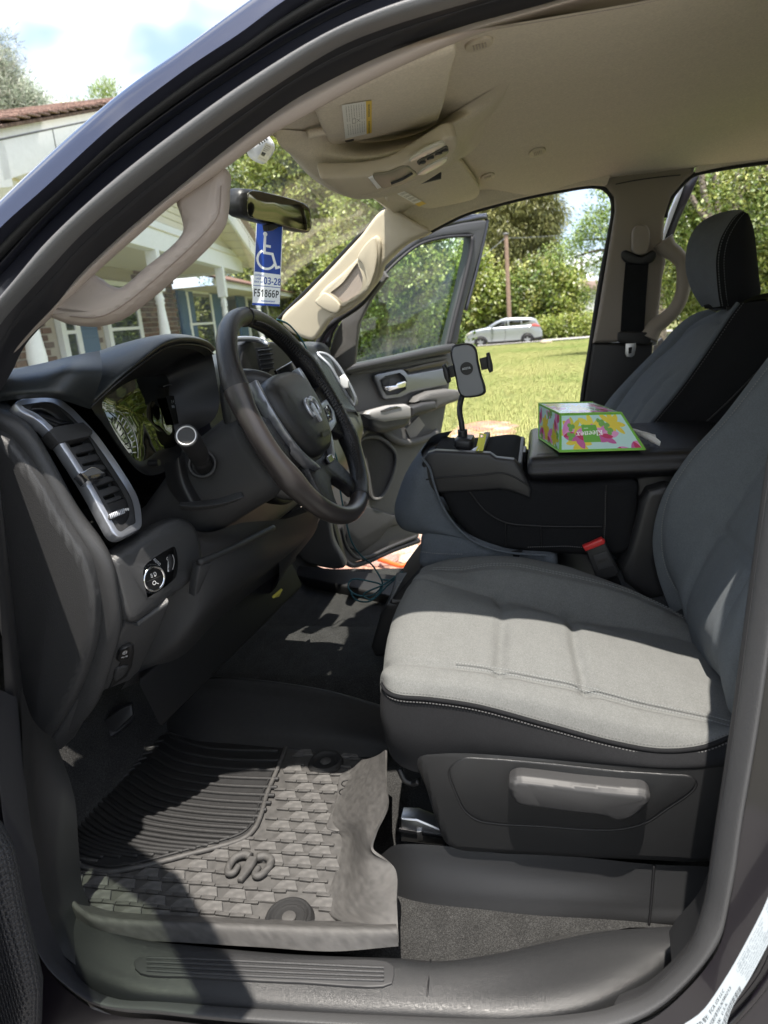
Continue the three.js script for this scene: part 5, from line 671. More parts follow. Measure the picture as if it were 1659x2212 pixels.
  const lathe = (prof, N = 40) => new THREE.LatheGeometry(prof.map(q => new THREE.Vector2(q[0], q[1])), N);
  const kn = part('switch_knob', place(lathe([[0.0, 0.0], [0.0235, 0.0], [0.0235, 0.012], [0.0205, 0.014], [0.0195, 0.016], [0.0185, 0.0135], [0, 0.0135]]), kc.clone(), e1, n, e1.clone().cross(n)), M.plasticM, sw);
  part('knob_ring', place(lathe([[0.0182, 0.0155], [0.0205, 0.0175], [0.0222, 0.0150], [0.0226, 0.0125]]), kc, e1, n, e1.clone().cross(n)), M.chrome, sw);
  for (let k = 0; k < 30; k++) { const a = k / 30 * 2 * Math.PI; part('knurl', place(rbox(0.0014, 0.010, 0.0014, 0.0004), kc.clone().addScaledVector(e1, 0.0237 * Math.cos(a)).addScaledVector(e2, 0.0237 * Math.sin(a)).addScaledVector(n, 0.006), e1, n, e1.clone().cross(n)), M.silver, sw); }
  const kt = print(128, 128, (x, w) => { x.fillStyle = '#0d0d0e'; x.fillRect(0, 0, w, w); x.strokeStyle = '#e8e8e8'; x.lineWidth = 4; x.beginPath(); x.arc(74, 40, 12, -1.6, 1.6); x.lineTo(70, 28); x.stroke(); for (let k = 0; k < 3; k++) { x.beginPath(); x.moveTo(46, 30 + k * 9); x.lineTo(60, 33 + k * 9); x.stroke(); } x.beginPath(); x.arc(60, 88, 11, 0, 6.3); x.stroke(); x.beginPath(); x.moveTo(72, 92); x.lineTo(88, 104); x.stroke(); x.strokeStyle = '#444'; x.beginPath(); x.moveTo(10, 64); x.lineTo(118, 64); x.stroke(); });
  { const g = new THREE.CircleGeometry(0.0182, 32); part('knob_face', place(g, kc.clone().addScaledVector(n, 0.0142), e1, e2, n), kt, sw); }
  const lg = print(512, 512, (x, w, h) => { x.clearRect(0, 0, w, h); x.fillStyle = '#0c0c0d'; x.fillRect(0, 0, w, h); x.fillStyle = x.strokeStyle = '#e8e8e8'; x.font = 'bold 44px sans-serif'; x.lineWidth = 6; x.save(); x.translate(236, 80); x.rotate(0.72); x.fillText('AUTO', 0, 0); x.restore(); x.beginPath(); x.arc(58, 100, 15, 0, 6.3); x.stroke(); x.font = 'bold 34px sans-serif'; x.save(); x.translate(100, 82); x.rotate(0.0); x.fillText('ƎD', 0, 0); x.restore(); x.beginPath(); x.arc(204, 66, 16, -1.6, 1.6); x.lineTo(202, 50); x.stroke(); for (let k = 0; k < 3; k++) { x.beginPath(); x.moveTo(176, 54 + k * 12); x.lineTo(192, 54 + k * 12); x.stroke(); } });
  { const g = new THREE.PlaneGeometry(0.078, 0.078); part('switch_legend', place(g, PP(334, 1243, dh(-0.0165).p, hl.n), e1.clone().applyAxisAngle(n, -0.25), e2.clone().applyAxisAngle(n, -0.25), n), lg, sw); }
  const th = LP(C5([[728, 150], [742, 138], [752, 145], [758, 170], [752, 200], [740, 214], [730, 206], [734, 178]]), dh(-0.012));
  part('dimmer_wheel', slab(th, 0.008, { bevel: 0.002, smoothN: 30 }), M.plasticM, sw);
  part('dimmer_mark', tube(LP(C5([[727, 214], [726, 168]]), dh(-0.015)), t => 0.0004 + 0.0012 * (1 - t), { n: 6, rad: 5 }), M.white, sw); part('dimmer_mark', tube(LP(C5([[745, 140], [752, 160], [751, 185], [745, 205]]), dh(-0.009)), 0.0006, { n: 10, rad: 4 }), M.white, sw);
  part('dimmer_icon', tube(LP(C5([[722, 152], [728, 150], [730, 158], [726, 164], [720, 160], [722, 152]]), dh(-0.015)), 0.0006, { n: 12, rad: 4 }), M.white, sw);
  // lower panel with the parking brake switch
  const lpU = C5([[515, 490], [545, 432], [600, 440], [735, 345], [728, 390], [690, 470], [610, 640], [560, 690], [480, 722], [455, 730], [420, 770], [372, 860], [330, 930], [270, 985], [180, 1018], [260, 900], [350, 740], [418, 600], [470, 500]]);
  const lpl = planeOf(P(258, 1370, -0.955), P(300, 1450, -1.03), P(180, 1560, -0.965));
  const lp = part('lower_panel', slab(LP(lpU, lpl), 0.04, { bevel: 0.008 }), M.dashL, truck, 'lower dash panel with the parking brake switch');
  const rb = C5([[535, 560], [560, 534], [578, 526], [582, 560], [572, 620], [548, 668], [470, 722], [492, 670], [520, 610]]);
  const dl = d => ({ p: lpl.p.clone().addScaledVector(V(0.8, 0.1, 0.6).normalize(), d), n: lpl.n });
  part('brake_recess', slab(LP(rb, dl(0.002)), 0.006, { bevel: 0.0015 }), M.black, lp);
  const bs = part('brake_switch', slab(LP(C5([[524, 560], [552, 538], [574, 532], [574, 570], [560, 592], [530, 604], [514, 606]]), dl(0.010)), 0.012, { bevel: 0.003, smoothN: 30 }), M.plasticS, lp);
  part('switch_lip', slab(LP(C5([[505, 640], [530, 625], [556, 622], [548, 650], [530, 672], [500, 690]]), dl(0.006)), 0.008, { bevel: 0.003, smoothN: 30 }), M.plasticM, lp);
  const pk = print(128, 128, (x, w) => { x.fillStyle = '#0b0b0c'; x.fillRect(0, 0, w, w); x.strokeStyle = x.fillStyle = '#eee'; x.lineWidth = 4; x.beginPath(); x.arc(64, 44, 20, 0, 6.3); x.stroke(); x.font = 'bold 30px sans-serif'; x.fillText('P', 54, 55); x.beginPath(); x.arc(64, 44, 29, -0.7, 0.7); x.stroke(); x.beginPath(); x.arc(64, 44, 29, 2.44, 3.84); x.stroke(); x.font = 'bold 22px sans-serif'; x.fillText('PULL ON', 18, 104); });
  part('brake_legend', quadUV(...LP(C5([[522, 556], [560, 540], [556, 588], [516, 598]]), dl(0.0108))), pk, lp);
  // knee bolster running inboard to the column, and the trim under it
  const kb = loft([Z([[335, 1150, -1.10], [370, 1130, -1.12], [440, 1150, -1.12], [520, 1130, -1.22], [620, 1120, -1.36], [700, 1090, -1.52]]), Z([[350, 1210, -1.10], [425, 1175, -1.13], [540, 1175, -1.24], [610, 1160, -1.36], [680, 1130, -1.52]]), Z([[345, 1310, -1.09], [440, 1275, -1.13], [540, 1230, -1.24], [610, 1200, -1.38], [660, 1165, -1.53]]), Z([[285, 1450, -1.07], [400, 1380, -1.11], [480, 1310, -1.24], [560, 1250, -1.40], [640, 1190, -1.56]]), Z([[262, 1490, -1.07], [380, 1430, -1.15], [470, 1345, -1.30], [560, 1280, -1.48], [640, 1210, -1.62]])], 60, 40);
  part('knee_bolster', kb, M.plasticM, truck, 'black knee panel under the steering column');
  part('bolster_notch', slab(Z([[432, 1220, -1.06], [458, 1216, -1.085], [445, 1250, -1.075], [432, 1280, -1.065], [422, 1290, -1.055], [424, 1250, -1.058]]), 0.02, { bevel: 0.004 }), M.plasticM, truck);
  part('bolster_lip', tube(Z([[430, 1215, -1.06], [500, 1185, -1.15], [590, 1140, -1.30]]), 0.006, { n: 30 }), M.plasticM, truck);
  part('under_dash', slab(Z([[300, 1475, -1.04], [620, 1190, -1.60], [560, 1210, -1.62], [300, 1400, -1.2]]), 0.10, { bevel: 0.01 }), M.black, truck);
  // centre stack foot: brown-black trims falling to the carpet
  part('stack_side', loft([Z([[590, 1130, -1.40], [640, 1100, -1.46], [690, 1080, -1.52]]), Z([[600, 1190, -1.43], [650, 1150, -1.48], [690, 1110, -1.54]]), Z([[595, 1270, -1.47], [640, 1200, -1.52], [680, 1150, -1.58]]), Z([[490, 1330, -1.50], [560, 1290, -1.54], [610, 1240, -1.60]]), Z([[440, 1362, -1.50], [540, 1345, -1.56], [580, 1300, -1.62]])], 30, 30), M.plasticM, truck);
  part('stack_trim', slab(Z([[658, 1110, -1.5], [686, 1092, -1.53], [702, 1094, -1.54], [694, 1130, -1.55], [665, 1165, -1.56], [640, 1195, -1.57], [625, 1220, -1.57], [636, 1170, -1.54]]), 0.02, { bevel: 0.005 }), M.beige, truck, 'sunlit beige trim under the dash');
  part('obd_port', slab(Z([[590, 1290, -1.44], [612, 1275, -1.46], [602, 1288, -1.46], [592, 1294, -1.44]]), 0.006, { bevel: 0.001 }), std(lin(0.5, 0.45, 0.08), { roughness: 0.5 }), truck);
}
{ // steering column shroud, stalk, tilt lever
  const e3 = V(0.90, 0.436, 0).normalize();
  const c0 = V(-0.46, 1.262, -1.22);
  const ringAt = (s, rx, ry, up = 0) => { const o = []; const e1 = V(0, 0, -1), e2 = V(-e3.y, e3.x, 0); for (let k = 0; k < 40; k++) { const a = k / 40 * 2 * Math.PI, ca = Math.cos(a), sa = Math.sin(a), q = Math.pow(Math.pow(Math.abs(ca), 3) + Math.pow(Math.abs(sa), 3), -1 / 3); o.push(c0.clone().addScaledVector(e3, s).addScaledVector(e1, ca * q * rx).addScaledVector(e2, sa * q * ry + up)); } return o; };
  const col = part('steering_column', gridGeo([ringAt(-0.02, 0.02, 0.02), ringAt(-0.025, 0.075, 0.075, -0.01), ringAt(-0.05, 0.082, 0.085, -0.015), ringAt(-0.13, 0.085, 0.082, -0.02), ringAt(-0.20, 0.08, 0.075, -0.03), ringAt(-0.30, 0.065, 0.06, -0.05), ringAt(-0.36, 0.06, 0.05, -0.05)], true), M.plasticM, truck, 'black steering column shroud with indicator stalk');
  part('column_collar', slab(Z([[478, 820, -1.15], [520, 800, -1.16], [600, 820, -1.2], [660, 950, -1.2], [690, 1060, -1.2], [640, 1085, -1.19], [560, 1060, -1.17], [510, 985, -1.155], [480, 900, -1.15]]), 0.06, { bevel: 0.015, seg: 4, smoothN: 60 }), M.plasticS, col);
  const st = L([[434, 1008], [424, 985], [415, 962], [406, 940]], -1.10);
  const sk = part('indicator_stalk', tube([P(440, 1008, -1.13), P(431, 985, -1.085), P(419, 964, -1.045), P(403, 942, -1.0)], t => t < 0.25 ? 0.015 : t < 0.42 ? 0.0135 + 0.003 * smooth(0.3, 0.42, t) : 0.0165 + 0.0015 * smooth(0.5, 0.9, t), { n: 50, rad: 24, caps: false }), M.plasticS, col);
  const tip = P(403, 942, -1.0), dirS = tip.clone().sub(P(419, 964, -1.045)).normalize(), s1 = V(0, 1, 0).cross(dirS).normalize(), s2 = dirS.clone().cross(s1);
  part('stalk_ring', place(new THREE.TorusGeometry(0.0145, 0.0013, 8, 36), tip.clone().addScaledVector(dirS, 0.002), s1, s2, dirS), M.steel, col);
  part('stalk_cap', place(new THREE.LatheGeometry([[0.018, -0.001], [0.0178, 0.002], [0.0165, 0.0035], [0.0155, 0.002], [0.0145, 0.0018], [0, 0.0024]].map(q => new THREE.Vector2(...q)), 32), tip, s1, dirS, s1.clone().cross(dirS)), M.plasticM, col);
  part('stalk_collar', place(new THREE.TorusGeometry(0.022, 0.004, 10, 28), P(437, 1003, -1.12), s1, s2, dirS), M.plasticS, col);
  part('tilt_lever', loft([Z([[390, 1085, -1.10], [430, 1082, -1.09], [480, 1074, -1.08], [522, 1062, -1.075], [527, 1068, -1.075]]), Z([[388, 1092, -1.07], [430, 1094, -1.06], [480, 1088, -1.05], [522, 1075, -1.045], [528, 1073, -1.05]]), Z([[392, 1102, -1.09], [432, 1102, -1.08], [480, 1094, -1.07], [518, 1080, -1.065], [527, 1074, -1.07]])], 30, 12), M.plasticM, col);
  part('column_boot', loft([Z([[355, 1000, -1.15], [362, 1050, -1.14], [390, 1090, -1.12]]), Z([[385, 990, -1.12], [395, 1040, -1.12], [420, 1090, -1.11]]), Z([[395, 960, -1.2], [440, 1040, -1.2], [470, 1100, -1.2]])], 20, 14), M.plasticS, col);
  part('lock_hole', place(new THREE.CylinderGeometry(0.004, 0.004, 0.004, 12), P(520, 915, -1.142), V(1, 0, 0), V(0, 0, 1), V(0, 1, 0)), M.black, col);
}
{ // steering wheel
  const W0 = V(-0.418, 1.286, -1.215), tilt = rad(25), e1 = V(0, 0, -1), e2 = V(-Math.sin(tilt), Math.cos(tilt), 0), e3 = V(Math.cos(tilt), Math.sin(tilt), 0);
  const w = (x, y, z = 0) => W0.clone().addScaledVector(e1, x).addScaledVector(e2, y).addScaledVector(e3, z), RX = 0.200, RY = 0.195, HZ = -0.015;
  const rim = (a0, a1, n) => { const rows = []; for (let i = 0; i <= n; i++) { const a = lerp(a0, a1, i / n), c = Math.cos(a), s = Math.sin(a), thumb = 0.0035 * (Math.exp(-Math.pow((Math.abs(Math.atan2(s, Math.abs(c))) - 0.42) / 0.16, 2))), row = [];
    for (let k = 0; k < 20; k++) { const b = k / 20 * 2 * Math.PI, rr0 = 0.0158 + thumb, q = rr0 * Math.cos(b), h = (0.0178 + thumb) * Math.sin(b); row.push(w(c * (RX + q), s * (RY + q), h)); } rows.push(row); } return gridGeo(rows, true); };
  const D = rad(1);
  const sw = part('steering_wheel', rim(-5 * D, 88 * D, 70), M.wheelL, truck, 'black leather steering wheel with silver trim');
  part('rim_leather', rim(88 * D, 157 * D, 50), M.wheelL, sw); part('rim_grip', rim(157 * D, 287 * D, 80), M.wheelW, sw, 'worn lighter leather on the near lower rim'); part('rim_grip', rim(287 * D, 355 * D, 50), M.wheelL, sw);
  for (const a of [-5, 88, 157, 287]) { const c = Math.cos(a * D), s = Math.sin(a * D), pts = []; for (let k = 0; k < 24; k++) { const b = k / 24 * 2 * Math.PI; pts.push(w(c * (RX + 0.0160 * Math.cos(b)), s * (RY + 0.0160 * Math.cos(b)), 0.0180 * Math.sin(b))); } part('rim_seam', tube(pts, 0.0011, { n: 40, rad: 5, closed: true }), M.black, sw); }
  const stitches = []; for (let i = 0; i < 74; i++) { const a = lerp(-60, 84, i / 73) * D, c = Math.cos(a), s = Math.sin(a); for (const q of [-1, 1]) stitches.push(tube([w(c * (RX - 0.0165), s * (RY - 0.0165), 0.0075 + q * 0.001), w(Math.cos(a + q * 0.012) * (RX - 0.0155), Math.sin(a + q * 0.012) * (RY - 0.0155), 0.0075 + q * 0.0055)], 0.0012, { n: 2, rad: 5 })); }
  const sp = part('rim_stitching', merge(stitches), M.threadB, sw); sp.userData.kind = 'stuff';
  // hub body, spokes
  const spoke = (pts, t0, t1, m, n, bev = 0.006) => part(n, slab(pts.map(q => w(q[0], q[1], t1 + HZ * smooth(0.21, 0.10, Math.hypot(q[0], q[1])))), t1 - t0, { bevel: bev, seg: 4, smoothN: 60 }), m, sw);
  spoke([[-0.10, 0.055], [-0.06, 0.075], [0.06, 0.075], [0.10, 0.055], [0.11, -0.01], [0.085, -0.06], [0.04, -0.085], [-0.04, -0.085], [-0.085, -0.06], [-0.11, -0.01]], -0.05, 0.008, M.plasticS, 'hub', 0.012);
  for (const s of [-1, 1]) { spoke([[s * 0.08, 0.03], [s * 0.12, 0.022], [s * 0.185, 0.035], [s * 0.19, -0.03], [s * 0.165, -0.075], [s * 0.11, -0.045], [s * 0.08, -0.05]], -0.018, 0.006, M.wheelL, 'spoke'); }
  spoke([[-0.05, -0.06], [0.05, -0.06], [0.075, -0.10], [0.095, -0.160], [0.06, -0.176], [0.045, -0.155], [0.0, -0.125], [-0.045, -0.155], [-0.06, -0.176], [-0.095, -0.160], [-0.075, -0.10]], -0.018, 0.004, M.wheelL, 'spoke');
  const padO = [[-0.088, 0.062], [-0.05, 0.078], [0.05, 0.078], [0.088, 0.062], [0.098, 0.02], [0.082, -0.03], [0.05, -0.068], [0.0, -0.078], [-0.05, -0.068], [-0.082, -0.03], [-0.098, 0.02]];
  { const r = resample(padO.map(q => V(q[0], q[1], 0)), 80, true), R = [[1.0, 0.004], [1.0, 0.016], [0.97, 0.026], [0.85, 0.034], [0.6, 0.040], [0.3, 0.042], [0.02, 0.043]].map(([k, h]) => r.map(p => w(p.x * k, p.y * k, h + HZ))); part('airbag_cover', gridGeo(R, true), M.leather, sw); }
  // silver trim that wraps the pad from spoke to spoke
  for (const s of [-1, 1]) {
    const o = [[s * 0.112, 0.082], [s * 0.118, 0.035], [s * 0.111, -0.015], [s * 0.092, -0.055], [s * 0.058, -0.092], [s * 0.042, -0.097], [s * 0.047, -0.088], [s * 0.085, -0.052], [s * 0.104, -0.013], [s * 0.111, 0.035], [s * 0.106, 0.081]];
    spoke(o, 0.0, 0.020, s < 0 ? M.silverD : M.silver, 'silver_trim', 0.003);
    if (s < 0) continue;
    const b = [[s * 0.098, -0.004], [s * 0.125, 0.004], [s * 0.165, 0.006], [s * 0.172, -0.022], [s * 0.150, -0.045], [s * 0.10, -0.052], [s * 0.094, -0.036], [s * 0.140, -0.034], [s * 0.158, -0.018], [s * 0.156, -0.006], [s * 0.120, -0.008]];
    part('spoke_trim', slab(b.map(q => w(q[0], q[1], 0.016 + HZ * 0.7)), 0.010, { bevel: 0.002 }), M.silver, sw);
    spoke([[s * 0.100, -0.008], [s * 0.156, -0.004], [s * 0.157, -0.018], [s * 0.138, -0.034], [s * 0.096, -0.036]], 0.002, 0.013, M.gloss, 'button_pad', 0.002);
    for (const [x, y, t] of [[0.112, -0.014, 0.006], [0.128, -0.016, 0.008], [0.144, -0.014, 0.006], [0.118, -0.029, 0.006], [0.136, -0.028, 0.005]]) part('button', place(rbox(t * 1.6, t, 0.004, 0.0012), w(s * x, y, 0.0145 + HZ * 0.7), e1, e2, e3), M.plasticM, sw);
    part('paddle', place(rbox(0.022, 0.05, 0.012, 0.005), w(s * 0.145, 0.018, -0.024 + HZ * 0.7), e1, e2, e3), M.plasticS, sw);
  }
  part('hub_button', place(rbox(0.03, 0.014, 0.006, 0.002), w(0.03, -0.094, 0.012 + HZ), e1, e2, e3), M.gloss, sw);
  const lgd = print(256, 64, (x, W) => { x.fillStyle = '#0a0a0b'; x.fillRect(0, 0, W, 64); x.fillStyle = '#e5e5e5'; x.font = 'bold 26px sans-serif'; x.fillText('SET+', 150, 28); x.fillText('RES', 196, 58); x.fillText('CANC', 20, 40); x.strokeStyle = '#ddd'; x.lineWidth = 4; x.beginPath(); x.arc(130, 44, 12, 0, 5); x.stroke(); });
  part('button_legend', quadUV(...[[0.104, -0.0085], [0.154, -0.0065], [0.150, -0.021], [0.104, -0.023]].map(q => w(q[0], q[1], 0.0142 + HZ * 0.7))), lgd, sw);
  // chrome ram's-head emblem: two curled horns and a wedge face
  const E = (x, y, z = 0.046) => w(x * 0.88, y * 0.88 - 0.004, z + HZ - 0.002);
  const em = []; for (const s of [-1, 1]) { em.push(tube([E(s * 0.004, 0.020), E(s * 0.014, 0.024), E(s * 0.025, 0.019), E(s * 0.030, 0.006), E(s * 0.025, -0.008), E(s * 0.016, -0.010), E(s * 0.013, -0.002)], t => 0.0052 - 0.0022 * t, { n: 30, rad: 8 })); em.push(slab([E(s * 0.001, 0.016, 0.049), E(s * 0.009, 0.012, 0.049), E(s * 0.0075, -0.004, 0.049), E(s * 0.0035, -0.022, 0.049), E(s * 0.001, -0.026, 0.049)], 0.008, { bevel: 0.0015 })); }
  part('emblem', merge(em), M.silver, sw, "chrome ram's head emblem on the steering wheel");
  part('airbag_text', quadUV(...[[-0.022, -0.045, 0.0428], [0.022, -0.045, 0.0428], [0.022, -0.054, 0.0415], [-0.022, -0.054, 0.0415]].map(q => w(q[0], q[1], q[2] + HZ))), print(128, 32, (x) => { x.fillStyle = '#161616'; x.fillRect(0, 0, 128, 32); x.fillStyle = '#3a3a3a'; x.font = 'bold 26px sans-serif'; x.fillText('AIRBAG', 8, 26); }), sw);
}
{ // centre screen, far vents and passenger end of the dash
  const sc = part('centre_screen', slab(Z([[530, 745, -1.56], [575, 738, -1.66], [600, 742, -1.72], [655, 770, -1.80], [668, 800, -1.80], [674, 900, -1.79], [640, 1060, -1.76], [600, 1090, -1.66], [560, 1000, -1.58]]), 0.05, { bevel: 0.008, smoothN: 60 }), M.plasticS, truck, 'dark centre stack behind the steering wheel');
  part('screen_glass', slab(Z([[600, 800, -1.58], [640, 775, -1.66], [690, 840, -1.72], [705, 900, -1.72], [690, 960, -1.70], [640, 900, -1.62]]), 0.01, { bevel: 0.002 }), M.gloss, sc);
  part('centre_vent', slab(Z([[556, 752, -1.55], [580, 748, -1.58], [592, 790, -1.58], [578, 810, -1.56], [564, 800, -1.55]]), 0.01, { bevel: 0.002 }), M.black, sc);
  for (let k = 0; k < 5; k++) part('slat', tube(Z([[557 + k * 2, 758 + k * 10, -1.545], [588 + k, 755 + k * 10, -1.575]]), 0.0022, { n: 4, rad: 6 }), M.plasticM, sc);
  part('stack_trim', tube(Z([[470, 740, -1.5], [520, 732, -1.56], [560, 735, -1.6], [580, 746, -1.6]]), 0.006, { n: 20 }), M.silver, sc);
  part('stack_button', place(new THREE.CylinderGeometry(0.014, 0.014, 0.02, 20), P(652, 855, -1.62), V(0, 0, 1), V(1, 0.2, 0), V(0, 1, 0)), M.plasticS, sc);
  const pe = part('far_dash_end', loft([Z([[668, 762, -2.10], [690, 765, -2.16], [720, 778, -2.22], [750, 815, -2.26], [770, 865, -2.28]]), Z([[660, 800, -2.02], [690, 800, -2.06], [715, 820, -2.12], [740, 850, -2.16], [765, 880, -2.22]]), Z([[672, 850, -2.0], [700, 852, -2.02], [730, 870, -2.08], [752, 878, -2.14], [768, 884, -2.2]]), Z([[690, 900, -2.02], [715, 900, -2.04], [745, 885, -2.1], [768, 888, -2.16], [778, 905, -2.2]])], 30, 24), M.dash, truck, 'far end of the dashboard with a silver vent bezel');
  part('vent_bezel', tube(Z([[686, 763, -2.14], [706, 766, -2.15], [724, 782, -2.15], [744, 812, -2.15], [762, 846, -2.15], [769, 866, -2.15], [766, 876, -2.15], [752, 858, -2.14], [730, 820, -2.13], [712, 790, -2.13]]), 0.005, { n: 60, closed: true }), M.silver, pe);
  part('vent_hole', patch(Z([[715, 776, -2.145], [736, 806, -2.145], [756, 844, -2.145], [764, 866, -2.145], [754, 856, -2.14], [732, 820, -2.14]])), M.black, pe);
  part('vent_clip', slab(Z([[733, 815, -2.12], [742, 808, -2.12], [752, 822, -2.12], [752, 838, -2.12], [742, 840, -2.12], [735, 830, -2.12]]), 0.012, { bevel: 0.003 }), M.white, pe);
  part('glove_box', loft([Z([[700, 900, -2.0], [740, 890, -2.1], [776, 890, -2.2]]), Z([[700, 960, -1.95], [755, 940, -2.08], [784, 920, -2.2]]), Z([[720, 1010, -1.95], [760, 980, -2.1], [780, 950, -2.24]]), Z([[715, 1060, -2.0], [740, 1030, -2.15], [765, 990, -2.28]])], 24, 20), std(lin(0.06, 0.065, 0.055), { roughness: 0.5 }), pe);
}
{ // pedals
  const pd = part('brake_pedal', loft([Z([[200, 1560, -1.20], [240, 1530, -1.22], [286, 1516, -1.24]]), Z([[205, 1580, -1.17], [245, 1560, -1.19], [290, 1540, -1.21]]), Z([[240, 1592, -1.17], [265, 1575, -1.19], [288, 1556, -1.21]]), Z([[245, 1590, -1.20], [262, 1572, -1.22], [280, 1552, -1.24]])], 20, 14), M.rubber, truck, 'ribbed brake pedal under the dash');
  part('pedal_rubber', slab(Z([[212, 1566, -1.175], [262, 1528, -1.2], [285, 1520, -1.21], [288, 1545, -1.20], [245, 1588, -1.175]]), 0.014, { bevel: 0.005 }), M.plasticS, pd);
  part('pedal_arm', tube(Z([[255, 1545, -1.24], [270, 1490, -1.30], [290, 1440, -1.33]]), 0.011), M.black, pd);
  const ac = part('accelerator_pedal', slab(Z([[288, 1500, -1.33], [308, 1470, -1.35], [318, 1472, -1.36], [336, 1506, -1.37], [318, 1526, -1.35], [306, 1524, -1.34]]), 0.02, { bevel: 0.004 }), M.plasticS, truck, 'ribbed accelerator pedal');
  for (let k = 0; k < 5; k++) part('pedal_rib', tube(Z([[296 + k * 6, 1494 - k * 5, -1.327 - k * 0.004], [310 + k * 6, 1522 - k * 4, -1.337 - k * 0.006]]), 0.003, { n: 4, rad: 6 }), M.plasticM, ac);
}
{ // overhead: visors, console, mirror, sensor, small clips
  const vis = [[684, 244], [692, 236], [714, 222], [770, 194], [829, 167], [900, 135], [960, 113], [982, 106], [988, 112], [979, 150], [962, 222], [952, 252], [944, 266], [928, 272], [880, 282], [829, 294], [790, 302], [750, 309], [722, 316], [711, 312], [704, 298], [695, 280]];
  const PR = (u, v, d) => { const r = ray(u, v); let t = 0.9; for (; t < 4; t += 0.002) { const z = t * r.z, x = t * r.x, y = 1.45 + t * r.y; if (z < -0.97 && y >= roofY(x, z) - d) break; } return CAM.clone().addScaledVector(r, t); }, ZR = a => a.map(q => q[2] > 0 ? PR(q[0], q[1], q[2] - 1) : P(q[0], q[1], q[2]));
  const vp = planeOf(PR(705, 260, 0.03), PR(980, 100, 0.026), PR(925, 268, 0.024));
  const dv = d => ({ p: vp.p.clone().add(V(0, -d, 0)), n: vp.n });
  const v1 = part('sun_visor', slab(LP(vis, vp), 0.022, { bevel: 0.008, seg: 4, smoothN: 120 }), M.liner, truck, 'driver sun visor with a yellow and white warning label');
  const wl = () => print(256, 300, (x, w, h) => { x.fillStyle = '#e9ebe6'; x.fillRect(0, 0, w, h); x.fillStyle = '#e3c23c'; x.fillRect(206, 0, 50, h); x.save(); x.fillStyle = '#222'; x.translate(222, 10); x.rotate(Math.PI / 2); x.font = 'bold 22px sans-serif'; x.fillText('⚠ WARNING    ⚠ AVERTISSEMENT', 0, -2); x.restore(); x.save(); x.rotate(Math.PI / 2); x.fillStyle = '#444'; x.font = '11px sans-serif'; for (let k = 0; k < 8; k++) { x.fillText('CHILDREN CAN BE KILLED', 12, -185 + k * 22 ); x.fillText('THE BACK SEAT IS THE', 160, -185 + k * 22); } x.restore(); x.fillStyle = '#e9ebe6'; x.fillRect(60, 118, 100, 56); x.strokeStyle = '#444'; x.lineWidth = 3; x.strokeRect(80, 124, 30, 40); x.beginPath(); x.moveTo(120, 130); x.lineTo(150, 160); x.moveTo(150, 130); x.lineTo(120, 160); x.stroke(); });
  part('warning_label', quadUV(...LP([[738, 227], [803, 217], [803, 287], [746, 300]], dv(0.0015))), wl(), v1, 'white label with a yellow stripe');
  part('visor_rod', tube(LP([[664, 290], [684, 286], [705, 282]], dv(-0.008)), 0.007, { n: 10 }), M.liner, v1);
  part('visor_slot', slab(LP([[745, 305], [764, 301], [765, 304], [748, 308]], dv(0.001)), 0.002, { bevel: 0.0004 }), M.black, v1);
  const vis2 = [[905, 385], [960, 352], [985, 346], [995, 352], [1032, 402], [1037, 414], [1032, 426], [1018, 433], [960, 446], [924, 452], [900, 446], [868, 438], [835, 437], [845, 415]];
  const vp2 = planeOf(PR(985, 350, 0.026), PR(1032, 416, 0.026), PR(870, 430, 0.03)); const dv2 = d => ({ p: vp2.p.clone().add(V(0, -d, 0)), n: vp2.n });
  const v2 = part('sun_visor', slab(LP(vis2, vp2), 0.02, { bevel: 0.007, seg: 4, smoothN: 100 }), M.liner, truck, 'passenger sun visor with a white label');
  part('warning_label', quadUV(...LP([[921, 440], [905, 446], [842, 410], [858, 404]], dv2(0.0015))), print(256, 96, (x, w, h) => { x.fillStyle = '#e9ebe6'; x.fillRect(0, 0, w, h); x.fillStyle = '#e3c23c'; x.fillRect(0, 0, w, 16); x.fillStyle = '#444'; x.font = '11px sans-serif'; for (let k = 0; k < 5; k++) x.fillText('NEVER PLACE A REAR-FACING CHILD SEAT', 8, 32 + k * 13); }), v2);
  // overhead console bulge hanging from the header
  const cb = part('overhead_console', loft([ZR([[572, 282, 1.002], [600, 280, 1.002], [690, 288, 1.006], [800, 308, 1.004], [900, 290, 1.003], [985, 240, 1.002], [1060, 195, 1.001], [1110, 165, 0.999]]), ZR([[590, 290, -1.22], [618, 316, -1.30], [700, 335, -1.40], [800, 340, -1.46], [900, 312, -1.47], [975, 268, 1.03], [1050, 230, 1.008], [1100, 185, 1.001]]), ZR([[600, 300, -1.28], [640, 345, -1.40], [705, 385, -1.50], [800, 378, -1.54], [880, 345, -1.54], [960, 300, -1.54], [1030, 268, 1.012], [1080, 225, 1.001]]), ZR([[606, 308, -1.36], [665, 372, -1.52], [720, 412, -1.58], [780, 427, -1.62], [880, 400, -1.64], [970, 350, -1.64], [1012, 305, 1.012], [1050, 265, 1.001]]), ZR([[612, 318, -1.50], [690, 396, -1.64], [760, 425, -1.68], [815, 428, -1.70], [900, 402, -1.74], [975, 355, -1.74], [1012, 325, 1.012], [1040, 300, 1.001]]), ZR([[640, 330, -1.70], [720, 390, -1.80], [790, 415, -1.82], [840, 415, -1.84], [910, 392, -1.84], [980, 350, 1.012], [1010, 335, 1.004], [1030, 318, 1.0]])], 70, 50), M.liner, truck, 'beige overhead console with map lights');
